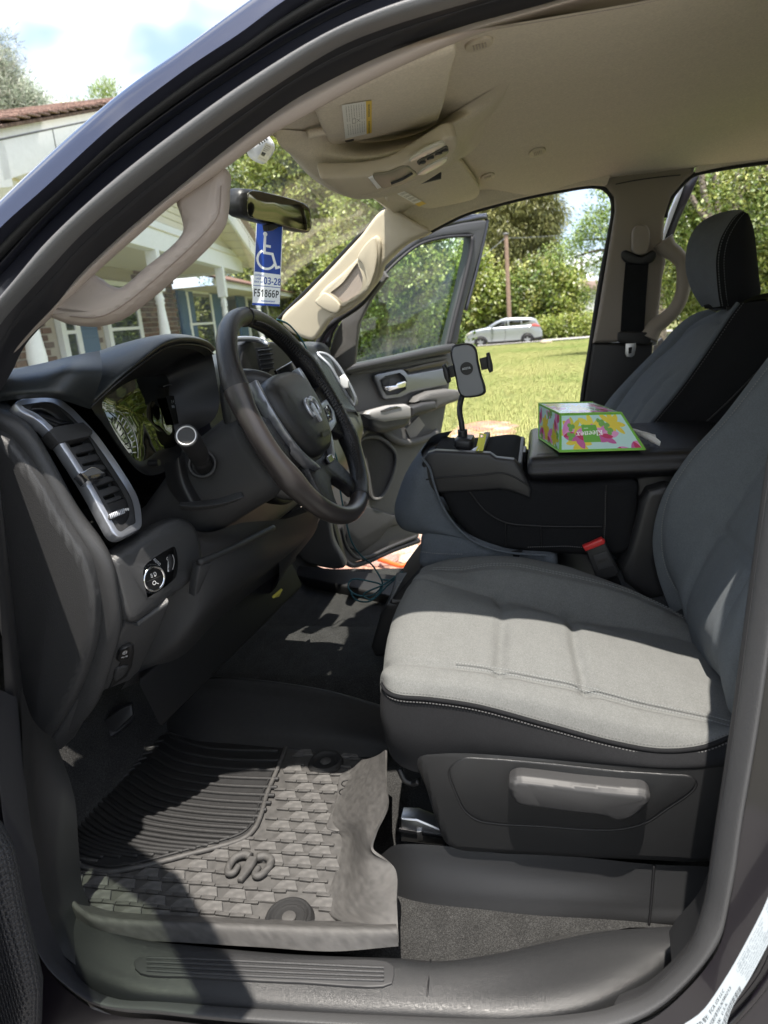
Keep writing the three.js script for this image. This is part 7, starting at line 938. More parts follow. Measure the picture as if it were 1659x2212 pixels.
  part('tunnel_box', slab(Z([[820, 1330, -1.45], [850, 1290, -1.45], [905, 1230, -1.45], [1210, 1235, -1.45], [1300, 1300, -1.45], [1300, 1420, -1.45], [810, 1420, -1.45], [800, 1400, -1.45]]), 0.36, { bevel: 0.01 }), M.plasticS, cons);
  part('storage_tray', slab(Z([[838, 1270, -1.47], [858, 1250, -1.58], [905, 1232, -1.58], [905, 1290, -1.46], [850, 1318, -1.45], [835, 1310, -1.45]]), 0.02, { bevel: 0.004 }), M.plasticM, cons);
  part('tray_mat', slab(Z([[846, 1285, -1.465], [862, 1262, -1.54], [900, 1255, -1.54], [890, 1290, -1.46], [850, 1308, -1.45]]).map(p => p.add(V(0, 0.004, 0.006))), 0.004, { bevel: 0.001 }), std(lin(0.16, 0.16, 0.16), { roughness: 0.6, bumpMap: tiled(T.weave, 0.05), bumpScale: 0.002 }), cons);
  // buckle
  const bk = part('seat_belt_buckle', slab(Z([[1262, 1182, -1.43], [1300, 1168, -1.43], [1308, 1172, -1.43], [1338, 1235, -1.43], [1332, 1246, -1.43], [1298, 1256, -1.43], [1288, 1250, -1.43]]), 0.024, { bevel: 0.004, seg: 3 }), M.plasticS, truck, 'black seat belt buckle with a red button');
  part('release_button', slab(Z([[1259, 1182, -1.426], [1300, 1164, -1.426], [1308, 1170, -1.426], [1306, 1176, -1.426], [1265, 1192, -1.426]]), 0.018, { bevel: 0.003 }), M.red, bk);
  part('buckle_plate', slab(Z([[1280, 1200, -1.427], [1310, 1190, -1.427], [1326, 1222, -1.427], [1294, 1232, -1.427]]), 0.003, { bevel: 0.0008 }), M.plasticM, bk);
  part('buckle_text', quadUV(...Z([[1287, 1212, -1.4262], [1312, 1204, -1.4262], [1315, 1211, -1.4262], [1291, 1219, -1.4262]])), print(96, 24, x => { x.fillStyle = '#2e2d2c'; x.fillRect(0, 0, 96, 24); x.fillStyle = '#111'; x.font = 'bold 20px sans-serif'; x.fillText('PRESS', 12, 19); }), bk);
  part('buckle_strap', slab(Z([[1302, 1254, -1.44], [1334, 1245, -1.44], [1345, 1270, -1.45], [1310, 1275, -1.45]]), 0.01, { bevel: 0.002 }), M.fabricB, bk);
}
{ // passenger seat
  const pz = -1.99;
  const c0 = Z([[1290, 905, -2.18], [1312, 868, -2.20], [1352, 822, -2.20], [1420, 752, -2.20], [1468, 700, -2.19], [1500, 678, -2.17], [1530, 668, -2.14]]);
  const c1 = Z([[1310, 905, -2.12], [1335, 868, -2.14], [1378, 812, -2.14], [1440, 752, -2.14], [1490, 702, -2.13], [1525, 680, -2.11], [1550, 670, -2.08]]);
  const c2 = Z([[1350, 920, -2.0], [1378, 870, -2.0], [1420, 810, -2.0], [1475, 745, -2.0], [1520, 695, -2.0], [1550, 678, -2.0], [1572, 668, -1.99]]);
  const c3 = Z([[1368, 935, -1.86], [1395, 895, -1.855], [1440, 835, -1.85], [1495, 775, -1.845], [1540, 720, -1.845], [1565, 690, -1.85], [1585, 665, -1.86]]);
  const c4 = Z([[1375, 950, -1.815], [1420, 895, -1.81], [1465, 840, -1.805], [1515, 770, -1.80], [1555, 710, -1.80], [1575, 680, -1.805], [1594, 655, -1.815]]);
  const raw = loftRows([off(c0, V(0.06, 0, -0.02)), c0, c1, c2, c3, c4], 70, 70), g0 = gridGeo(raw), nn = g0.attributes.normal; const fl = nn.getX(35 * 70 + 35) > 0 ? -1 : 1;
  const LN = [{ l: resample(c1, 80), w: 0.012, d: 0.014 }, { l: resample(Z([[1395, 870, -1.95], [1425, 832, -1.93], [1452, 812, -1.90], [1470, 812, -1.87]]), 40), w: 0.012, d: 0.014 }, { l: resample(Z([[1420, 770, -2.14], [1480, 712, -2.09], [1540, 690, -1.95], [1565, 692, -1.86]]), 50), w: 0.010, d: 0.010 }, { l: resample(Z([[1350, 940, -1.95], [1400, 868, -1.93], [1420, 838, -1.9]]), 30), w: 0.011, d: 0.012 }];
  const pr = raw.map((r, j) => r.map((p, i) => { const k = j * 70 + i; let d = 0; for (const s of LN) { let m = 9; for (const q of s.l) m = Math.min(m, q.distanceToSquared(p)); d += s.d * Math.exp(-m / (s.w * s.w)); } return p.clone().addScaledVector(V(nn.getX(k), nn.getY(k), nn.getZ(k)), -d * fl); }));
  const ps = part('passenger_seat', gridGeo(pr), M.fabricP, truck, 'grey and black cloth passenger seat behind the console');
  const s5 = c4.map(p => p.clone().add(V(0.10, 0.0, 0.012))), s6 = c4.map(p => p.clone().add(V(0.26, -0.02, 0.0))), s7 = c4.map(p => p.clone().add(V(0.30, -0.02, -0.1)));
  part('seat_side', loft([c4, s5, s6, s7], 60, 40), M.fabricB, ps, 'black cloth side of the passenger backrest');
  const topC = [c0, c1, c2, c3, c4].map(c => c[6]); part('shoulder', loft([topC, off(topC, V(0.05, 0.016, 0)), off(topC, V(0.14, 0.012, 0)), off(topC, V(0.27, -0.02, 0))], 40, 24), M.fabricB, ps);
  part('piping', tube(c4, 0.005, { n: 60, rad: 8 }), M.fabricP, ps);
  stuffPart('stitching', stitch(off(c4, V(0.012, 0.002, 0.004)), 60, 0.001), std(lin(0.10, 0.10, 0.105), { roughness: 0.9 }), ps);
  part('side_seam', tube(Z([[1470, 960, -1.79], [1560, 880, -1.785], [1620, 820, -1.785], [1700, 740, -1.785]]), 0.002, { n: 20, rad: 6 }), M.black, ps);
  part('seat_cushion', slab([V(0.02, 0.93, -1.80), V(0.02, 0.93, -2.2), V(0.42, 0.95, -2.2), V(0.42, 0.95, -1.80)], 0.15, { bevel: 0.03, seg: 4 }), M.fabricP, ps);
  // headrest
  const h = (u, v, z) => P(u, v, z);
  const rows = [[[1516, 662, -2.07], [1497, 630, -2.09], [1485, 595, -2.10], [1482, 560, -2.10], [1490, 515, -2.09], [1512, 482, -2.07], [1548, 462, -2.04], [1575, 455, -2.02]], [[1535, 664, -2.0], [1515, 635, -2.0], [1505, 590, -2.0], [1505, 555, -2.0], [1512, 520, -2.0], [1535, 484, -2.0], [1565, 464, -2.0], [1590, 453, -1.98]], [[1556, 662, -1.90], [1552, 640, -1.885], [1548, 600, -1.875], [1547, 560, -1.875], [1555, 520, -1.875], [1570, 490, -1.88], [1588, 466, -1.89], [1604, 455, -1.90]]].map(Z);
  const R3 = rows[2], back = [[1600, 664, -1.90], [1605, 650, -1.885], [1608, 600, -1.875], [1607, 560, -1.875], [1608, 520, -1.875], [1608, 490, -1.885], [1610, 470, -1.89], [1612, 460, -1.90]], back2 = [[1628, 655, -1.94], [1642, 636, -1.94], [1640, 600, -1.94], [1636, 560, -1.94], [1632, 520, -1.94], [1627, 490, -1.94], [1620, 470, -1.94], [1614, 460, -1.94]];
  const hr = part('headrest', gridGeo(loftRows([off(rows[0], V(0.04, 0, -0.02)), ...rows], 50, 40)), M.fabricP, ps, 'grey front of the passenger headrest');
  part('headrest_side', gridGeo(loftRows([R3, Z(back), Z(back2), off(Z(back2), V(0, 0, -0.1))], 50, 30)), M.fabricB, ps, 'black side of the passenger headrest');
  part('headrest_foot', slab(Z([[1516, 660, -2.0], [1520, 668, -2.0], [1560, 668, -1.96], [1604, 666, -1.92], [1604, 655, -1.92], [1560, 650, -1.96]]), 0.10, { bevel: 0.008 }), M.fabricB, ps);
  part('headrest_post', tube([P(1575, 660, -1.95), P(1577, 680, -1.95)], 0.007), M.black, ps);
  stuffPart('stitching', merge([stitch(off(R3, V(0.004, 0.001, 0.005)), 40, 0.0011), stitch(off(R3, V(0.016, 0.001, 0.005)), 40, 0.0008)]), std(lin(0.13, 0.14, 0.145), { roughness: 0.9 }), ps);
}
{ // open passenger door, seen from its inner side
  const H = V(-0.95, 0, -2.45), E = V(-0.353, 0, -3.2), n = V(0.75, 0, 0.6).normalize();
  const D = (a, d = 0) => a.map(q => PP(q[0], q[1], H.clone().addScaledVector(n, q[2] === undefined ? d : q[2]), n));
  const C5b = a => a.map(q => [q[0] * 0.28 + 663.6, q[1] * 0.28 + 663.6, q[2]]);
  const body = D([[690, 800], [745, 792], [800, 782], [860, 770], [930, 755], [988, 742], [978, 800], [965, 880], [940, 1020], [918, 1110], [905, 1165], [870, 1180], [800, 1205], [750, 1222], [735, 1222], [715, 1190], [700, 1130], [690, 1000]], 0);
  const door = part('passenger_door', slab(body, 0.10, { bevel: 0.012 }), M.doorG, truck, 'open passenger door with its grey inner panel');
  part('belt_pad', slab(D([[742, 797], [750, 790], [800, 780], [860, 768], [930, 752], [985, 742], [990, 748], [985, 760], [930, 772], [860, 788], [800, 798], [760, 808], [745, 808]], 0.05), 0.07, { bevel: 0.014, seg: 4 }), M.plasticM, door, 'dark padded top of the door panel');
  const fr = D([[745, 790], [768, 640], [800, 590], [850, 545], [900, 512], [950, 492], [1000, 480], [1045, 474], [1053, 476], [1050, 494], [1040, 540], [1020, 610], [1003, 670], [990, 742], [968, 748], [975, 720], [995, 640], [1018, 540], [1022, 508], [1010, 506], [960, 511], [905, 526], [860, 560], [820, 600], [792, 650], [768, 782]], 0.0);
  part('window_frame', slab(fr, 0.06, { bevel: 0.010, seg: 4 }), std(lin(0.055, 0.056, 0.06), { roughness: 0.5 }), door, 'grey window frame of the passenger door');
  part('frame_rail', tube(D([[905, 500], [950, 482], [1000, 472], [1050, 467]], -0.03), 0.012, { n: 24 }), M.bpaint, door); part('frame_rail', tube(D([[900, 508], [950, 488], [1000, 477], [1052, 472], [1050, 490], [1030, 580], [1006, 670]], -0.01), 0.009, { n: 40 }), M.jamb, door);
  part('glass_channel', tube(D([[1020, 512], [1019, 535], [1000, 620], [980, 700], [970, 745]], 0.004), 0.011, { n: 30 }), M.rubber, door);
  part('glass_channel', tube(D([[1020, 509], [960, 513], [905, 529], [860, 563], [820, 603]], 0.003), 0.006, { n: 30 }), M.rubber, door);
  part('window_glass', slab(D([[766, 788], [790, 655], [820, 600], [860, 562], [905, 527], [960, 512], [1018, 508], [1018, 540], [995, 640], [972, 748]], -0.025), 0.004, { bevel: 0.0005 }), M.tint, door, 'tinted window glass of the passenger door');
  // hinge side: painted jamb and grey column before the glass
  part('hinge_trim', slab(Z([[706, 775, -2.46], [722, 720, -2.46], [745, 680, -2.46], [790, 630, -2.46], [828, 585, -2.46], [838, 598, -2.46], [800, 650, -2.46], [775, 700, -2.46], [766, 785, -2.46], [745, 800, -2.46], [720, 800, -2.46]]), 0.03, { bevel: 0.006 }), M.doorG, door);
  part('jamb_seal', tube(Z([[683, 762, -2.42], [690, 735, -2.42], [705, 710, -2.42], [730, 690, -2.42], [780, 655, -2.42], [820, 605, -2.42]]), 0.011, { n: 40 }), M.rubber, door);
  part('painted_jamb', slab(Z([[686, 770, -2.44], [694, 735, -2.44], [712, 706, -2.44], [735, 690, -2.44], [718, 720, -2.44], [708, 760, -2.44], [706, 790, -2.44]]), 0.02, { bevel: 0.004 }), M.bpaint, door);
  // armrest, handle, switch panel, speaker, pocket
  const hd = part('handle_bezel', slab(D(C5b([[525, 560], [520, 530], [540, 515], [600, 502], [720, 475], [745, 480], [780, 520], [1060, 470], [1090, 560], [1080, 600], [800, 660], [720, 700], [610, 712], [590, 700], [555, 620]]), 0.02), 0.03, { bevel: 0.005, holes: [D(C5b([[545, 560], [600, 520], [715, 495], [760, 530], [775, 570], [770, 640], [700, 680], [610, 692], [575, 640]]), 0.02)] }), M.silverD, door, 'silver trim and handle of the passenger door');
  part('handle_cup', slab(D(C5b([[545, 560], [600, 520], [715, 495], [760, 530], [775, 570], [770, 640], [700, 680], [610, 692], [575, 640]]), -0.004), 0.012, { bevel: 0.001 }), M.doorG, door);
  part('handle_shadow', slab(D(C5b([[575, 560], [640, 545], [635, 600], [600, 650], [585, 620]]), 0.004), 0.006, { bevel: 0.002 }), M.plasticM, door);
  part('door_handle', slab(D(C5b([[600, 612], [690, 600], [700, 582], [760, 568], [768, 580], [764, 615], [700, 630], [640, 650], [612, 640]]), 0.035), 0.02, { bevel: 0.006, seg: 4 }), M.chrome, door);
  part('trim_strip', slab(D(C5b([[745, 480], [900, 440], [1080, 405], [1100, 440], [790, 500]]), 0.014), 0.012, { bevel: 0.002 }), std(lin(0.07, 0.055, 0.035), { roughness: 0.3 }), door);
  part('panel_crease', slab(D(C5b([[330, 500], [700, 430], [1080, 370], [1085, 400], [740, 466], [520, 505], [340, 525]]), 0.012), 0.012, { bevel: 0.004 }), M.doorG, door);
  const ar = part('armrest', slab(D(C5b([[470, 830], [490, 815], [620, 778], [770, 750], [800, 770], [808, 860], [790, 900], [760, 930], [600, 975], [540, 965], [490, 920]]), 0.09), 0.09, { bevel: 0.02, seg: 4 }), M.plasticM, door, 'armrest with window switches');
  part('armrest_top', slab(D(C5b([[466, 825], [490, 800], [640, 760], [770, 748], [806, 768], [810, 850], [780, 862], [600, 890], [490, 865]]), 0.095), 0.04, { bevel: 0.012, seg: 3 }), M.doorL, door);
  part('window_switch', slab(D(C5b([[568, 800], [640, 770], [690, 762], [730, 772], [640, 792], [600, 806]]), 0.098), 0.006, { bevel: 0.001 }), M.gloss, door);
  part('pull_handle', slab(D(C5b([[806, 770], [900, 735], [1000, 725], [1010, 790], [900, 825], [812, 845]]), 0.075), 0.06, { bevel: 0.015, seg: 4 }), M.plasticM, door);
  part('elbow_pad', slab(D(C5b([[840, 735], [870, 690], [960, 650], [1100, 630], [1190, 640], [1190, 720], [1100, 750], [1000, 790], [990, 735]]), 0.06), 0.06, { bevel: 0.018, seg: 4 }), M.doorG, door);
  part('pocket_light', slab(D(C5b([[760, 940], [860, 840], [910, 910], [840, 1005], [800, 1025]]), 0.006), 0.008, { bevel: 0.002 }), std(lin(0.30, 0.28, 0.25), { roughness: 0.6 }), door);
  part('door_crest', tube(D(C5b([[400, 990], [450, 945], [560, 930], [640, 1000], [760, 1045], [900, 1015], [960, 990], [1000, 960]]), 0.02), 0.016, { n: 50 }), M.doorG, door);
  const spk = C5b([[402, 1040], [430, 1012], [520, 1000], [570, 1015], [640, 1070], [680, 1130], [684, 1200], [650, 1330], [590, 1450], [540, 1480], [500, 1470], [470, 1300], [420, 1130]]);
  part('speaker_surround', tube(D(spk, 0.02), 0.008, { n: 90, closed: true }), M.doorG, door);
  part('speaker_grille', slab(D(spk, 0.016), 0.01, { bevel: 0.003, smoothN: 70 }), std(lin(0.045, 0.043, 0.042), { roughness: 0.7, bumpMap: tiled(T.weave, 0.10), bumpScale: 0.005 }), door, 'woven black speaker grille');
  part('lower_panel', slab(D(C5b([[300, 1500], [520, 1550], [660, 1600], [860, 1590], [870, 1640], [640, 1700], [560, 1800], [420, 1900], [300, 1850]]), 0.015), 0.02, { bevel: 0.008 }), M.plasticM, door);
  part('lower_seal', tube(D(C5b([[190, 1700], [230, 1850], [330, 1985], [450, 1965], [640, 1880], [860, 1800]]), 0.02), 0.012, { n: 50 }), M.rubber, door);
  part('lower_seal', tube(D(C5b([[260, 1700], [300, 1840], [380, 1930], [470, 1925], [640, 1850], [840, 1770]]), 0.025), 0.008, { n: 50 }), M.plasticM, door);
  part('hinge', slab(Z([[700, 1130, -2.43], [720, 1130, -2.43], [745, 1220, -2.43], [720, 1232, -2.43], [700, 1190, -2.43]]), 0.04, { bevel: 0.006 }), M.black, door);
}
// ---------- loose things in the cab ----------
{ // rubber floor mat
  const Y0 = 0.576, FY = (a, y = Y0) => a.map(q => PY(q[0], q[1], q[2] === undefined ? y : q[2]));
  const mat = thing('floor_mat', 'black rubber all-weather floor mat half in sunlight in front of the driver seat', 'floor mat', V(-0.55, 0.56, -1.0));
  const base = FY([[95, 1800], [118, 1866], [165, 1955], [245, 1988], [400, 1995], [575, 2000], [720, 2003], [790, 1990], [775, 1880], [770, 1780], [790, 1700], [815, 1640], [617, 1613], [425, 1598], [370, 1580], [230, 1600], [110, 1680]]);
  part('mat_floor', slab(off(base, V(0, -0.001, 0)), 0.012, { bevel: 0.002 }), M.mat, mat, 'main field of the mat');
  const heel = [[617, 1616], [597, 1664], [575, 1715], [560, 1765], [548, 1788], [525, 1808], [400, 1845], [300, 1870], [235, 1880], [190, 1872], [150, 1856], [105, 1825], [95, 1760], [110, 1690], [230, 1605], [370, 1585], [425, 1600]];
  const heelP = FY(heel, Y0 + 0.002);
  part('heel_pad', slab(heelP, 0.003, { bevel: 0.0008 }), M.matD, mat, 'dark ribbed heel pad');
  part('heel_border', tube(FY([[618, 1614], [598, 1664], [577, 1715], [562, 1765], [550, 1790], [527, 1811], [400, 1848], [300, 1873], [235, 1883], [188, 1875], [145, 1858], [103, 1828]], Y0 + 0.003), 0.0045, { n: 120, rad: 8 }), M.mat, mat);
  part('heel_border', tube(FY([[608, 1622], [588, 1668], [566, 1715], [551, 1762], [540, 1783], [520, 1800], [398, 1837], [300, 1862], [235, 1871], [192, 1864], [150, 1846], [110, 1815]], Y0 + 0.003), 0.0025, { n: 120, rad: 8 }), M.matD, mat);
  const tq = [[366, 1588], [400, 1604], [470, 1618], [600, 1622]], mq = [[230, 1722], [300, 1766], [400, 1785], [525, 1795]], bq = [[96, 1790], [135, 1818], [180, 1842], [222, 1852]];
  for (let k = 0; k < 22; k++) { const t = k / 21, pts = tq.map((a, i) => { const b = mq[i], c = bq[i], w0 = (1 - t) * (1 - 2 * t), w1 = 4 * t * (1 - t), w2 = t * (2 * t - 1); return [a[0] * w0 + b[0] * w1 + c[0] * w2, a[1] * w0 + b[1] * w1 + c[1] * w2]; }); part('heel_rib', tube(FY(pts, Y0 + 0.003), 0.0042, { n: 30, rad: 8 }), M.matD, mat); }
  for (let k = 0; k < 9; k++) part('heel_rib', tube(FY([[355 - k * 13, 1600 + k * 12], [300 - k * 16, 1608 + k * 16], [240 - k * 16, 1640 + k * 16]].map(q => q), Y0 + 0.003), 0.003, { n: 14, rad: 6 }), M.matD, mat);
  // tread: rows of stepped bars with trapezoid blocks
  const inside = (x, z, poly) => { let c = false; for (let i = 0, j = poly.length - 1; i < poly.length; j = i++) { const a = poly[i], b = poly[j]; if ((a.z > z) !== (b.z > z) && x < (b.x - a.x) * (z - a.z) / (b.z - a.z) + a.x) c = !c; } return c; };
  const field = FY([[118, 1870], [165, 1950], [245, 1982], [400, 1989], [560, 1994], [700, 1994], [712, 1960], [728, 1870], [735, 1812], [712, 1770], [720, 1720], [745, 1668], [780, 1632], [622, 1616]]);
  const d1 = PY(625, 1988, Y0), d2 = PY(704, 1650, Y0), rm = PY(536, 1882, Y0), hp = FY(heel);
  const dx = 0.049, dz = 0.0272; let nb = 0;
  const ang = 0.0, shapeT = (() => { const s = new THREE.Shape([[-0.0205, -0.0105], [0.0205, -0.0105], [0.0115, 0.0085], [-0.0115, 0.0085]].map(q => new THREE.Vector2(...q))); const g = new THREE.ExtrudeGeometry(s, { depth: 0.0032, bevelEnabled: true, bevelThickness: 0.0012, bevelSize: 0.0012, bevelOffset: -0.0012, bevelSegments: 1 }); g.rotateX(-Math.PI / 2); return setUV(g); })();
  const barG = [];
  for (let r = 0; r < 18; r++) { const z = -0.805 - r * dz; for (let c = 0; c < 19; c++) { const x = -0.99 + c * dx + (r % 2) * dx / 2 + 0.010 * r * 0.3; if (!inside(x, z, field) || inside(x + 0.01, z, hp) || inside(x - 0.03, z, hp)) continue; if (Math.hypot(x - d1.x, z - d1.z) < 0.05 || Math.hypot(x - d2.x, z - d2.z) < 0.048 || Math.hypot((x - rm.x) / 1.15, z - rm.z) < 0.038) continue;
    const m = new THREE.Mesh(shapeT, M.matT); m.name = 'tread_block'; m.castShadow = m.receiveShadow = true; m.position.set(x + 0.55, Y0 - 0.56 - 0.0005, z + 1.0); m.rotation.y = 0.03; mat.add(m); nb++; }
    for (let c = 0; c < 38; c++) { const x = -0.99 + c * dx / 2 + (r % 2) * dx / 4; if (!inside(x, z - dz / 2, field) || inside(x + 0.01, z, hp) || inside(x - 0.02, z, hp)) continue; if (Math.hypot(x - d1.x, z - d1.z) < 0.05 || Math.hypot(x - d2.x, z - d2.z) < 0.048 || Math.hypot((x - rm.x) / 1.15, z - rm.z) < 0.036) continue; const g = rbox(dx / 2 - 0.001, 0.004, 0.006, 0.001, 1); g.rotateY(0.03 + (c % 2 ? 0.05 : -0.05)); g.translate(x, Y0 + 0.0015, z - dz / 2); barG.push(g); } }
  const bars = part('tread_bars', merge(barG), M.mat, mat); bars.userData.kind = 'stuff';
  for (const [d, r] of [[d1, 0.031], [d2, 0.029]]) {
    const g = new THREE.LatheGeometry([[0, 0.006], [0.006, 0.0065], [0.007, 0.004], [0.72 * r, 0.004], [0.75 * r, 0.006], [0.80 * r, 0.006], [0.84 * r, 0.003], [0.95 * r, 0.009], [1.03 * r, 0.011], [1.12 * r, 0.010], [1.25 * r, 0.001]].map(q => new THREE.Vector2(...q)), 48); g.translate(d.x, Y0, d.z); const k = part('mat_fastener', g, M.matD, mat, 'round floor fastener of the mat');
    const g2 = new THREE.LatheGeometry([[0, 0.009], [0.010, 0.0085], [0.011, 0.006]].map(q => new THREE.Vector2(...q)), 20); g2.translate(d.x, Y0, d.z); part('fastener_button', g2, M.mat, k);
  }
  // raised ram's head on the mat
  const R = (x, y, h) => V(rm.x + x * 0.74 + y * 0.08, Y0 + h, rm.z - y * 0.8); const horns = [];
  for (const s of [-1, 1]) { horns.push(tube([R(s * 0.008, 0.030, 0.007), R(s * 0.024, 0.034, 0.008), R(s * 0.042, 0.026, 0.007), R(s * 0.046, 0.004, 0.006), R(s * 0.036, -0.018, 0.006), R(s * 0.026, -0.016, 0.006), R(s * 0.024, 0.004, 0.006)], t => 0.0075 - 0.002 * t, { n: 40, rad: 10 })); }
  horns.push(slab([R(-0.010, 0.028, 0.013), R(0.010, 0.028, 0.013), R(0.013, 0.0, 0.012), R(0.006, -0.034, 0.010), R(-0.006, -0.034, 0.010), R(-0.013, 0.0, 0.012)], 0.012, { bevel: 0.004 }));
  part('ram_emblem', merge(horns), M.mat, mat, "raised ram's head on the mat");
  // turned-up walls
  const A = a => a.map(q => PY(q[0], q[1], q[2]));
  const wallN = [A([[112, 1862, 0.60], [165, 1954, 0.602], [205, 1976, 0.604], [245, 1986, 0.604], [400, 1993, 0.604], [575, 1999, 0.604], [720, 2003, 0.604], [856, 2000, 0.604]]), A([[120, 1890, 0.612], [150, 1945, 0.612], [200, 1985, 0.612], [250, 1992, 0.612], [400, 2000, 0.612], [575, 2006, 0.612], [720, 2010, 0.612], [858, 2012, 0.612]]), A([[130, 1930, 0.592], [168, 1985, 0.592], [210, 2010, 0.592], [260, 2025, 0.592], [400, 2034, 0.592], [575, 2045, 0.592], [720, 2054, 0.592], [861, 2042, 0.596]])];
  part('mat_wall', thick(loftRows([A([[118, 1868, 0.577], [175, 1948, 0.577], [215, 1966, 0.577], [255, 1974, 0.577], [400, 1983, 0.577], [575, 1990, 0.577], [720, 1994, 0.577], [850, 1990, 0.577]]), ...wallN], 90, 24), 0.003), M.mat, mat, 'turned-up edge of the mat along the sill');
  part('mat_wall', loft([A([[330, 1560, 0.577], [425, 1600, 0.577], [520, 1609, 0.577], [617, 1616, 0.577], [720, 1630, 0.577], [800, 1636, 0.577], [835, 1635, 0.58]]), A([[340, 1530, 0.60], [430, 1565, 0.60], [520, 1575, 0.60], [617, 1582, 0.60], [720, 1590, 0.60], [800, 1600, 0.60], [840, 1605, 0.60]]), A([[355, 1490, 0.655], [440, 1492, 0.66], [520, 1500, 0.66], [617, 1512, 0.66], [720, 1530, 0.66], [800, 1548, 0.66], [850, 1560, 0.66]]), A([[370, 1468, 0.685], [475, 1466, 0.69], [540, 1470, 0.69], [600, 1477, 0.69], [700, 1493, 0.69], [780, 1514, 0.69], [850, 1535, 0.69]]), A([[372, 1464, 0.68], [475, 1462, 0.685], [540, 1466, 0.685], [600, 1473, 0.685], [700, 1489, 0.685], [780, 1510, 0.685], [850, 1531, 0.685]])], 60, 30), M.matD, mat, 'tall inner wall of the mat against the tunnel');
  part('mat_wall', thick(loftRows([A([[778, 1640, 0.577], [742, 1690, 0.577], [708, 1775, 0.577], [738, 1808, 0.577], [728, 1870, 0.577], [706, 1955, 0.577], [722, 1985, 0.577], [760, 2002, 0.577]]), A([[790, 1640, 0.592], [760, 1690, 0.592], [735, 1770, 0.592], [758, 1806, 0.592], [755, 1868, 0.588], [735, 1950, 0.585], [750, 1990, 0.59], [790, 2010, 0.602]]), A([[818, 1630, 0.645], [805, 1690, 0.645], [795, 1750, 0.645], [785, 1800, 0.64], [792, 1862, 0.62], [800, 1940, 0.61], [810, 1990, 0.608], [830, 2020, 0.606]]), A([[832, 1620, 0.672], [832, 1690, 0.67], [835, 1742, 0.668], [810, 1798, 0.655], [802, 1836, 0.64], [852, 1874, 0.625], [857, 1950, 0.615], [861, 2036, 0.600]])], 80, 36), 0.004), M.mat, mat, 'turned-up edge of the mat beside the seat');
  part('icon_plate', slab(FY([[738, 1670], [762, 1672], [758, 1700], [742, 1792], [705, 1788], [708, 1772], [725, 1730]], Y0 + 0.006), 0.006, { bevel: 0.002, smoothN: 40 }), M.mat, mat);
  for (const [u, v] of [[748, 1692], [743, 1710]]) { const c = PY(u, v, Y0 + 0.007), o = []; for (let k = 0; k < 20; k++) o.push(V(c.x + 0.009 * Math.cos(k / 20 * 6.283), c.y, c.z + 0.009 * Math.sin(k / 20 * 6.283))); part('icon_ring', tube(o, 0.0012, { n: 30, rad: 5, closed: true }), M.matD, mat); }
  part('icon_mark', tube(FY([[739, 1728], [733, 1742], [743, 1742], [740, 1728]], Y0 + 0.007), 0.001, { n: 16, rad: 5 }), M.matD, mat); part('icon_mark', tube(FY([[726, 1758], [737, 1760], [728, 1772], [726, 1758]], Y0 + 0.007), 0.001, { n: 16, rad: 5 }), M.matD, mat);
}
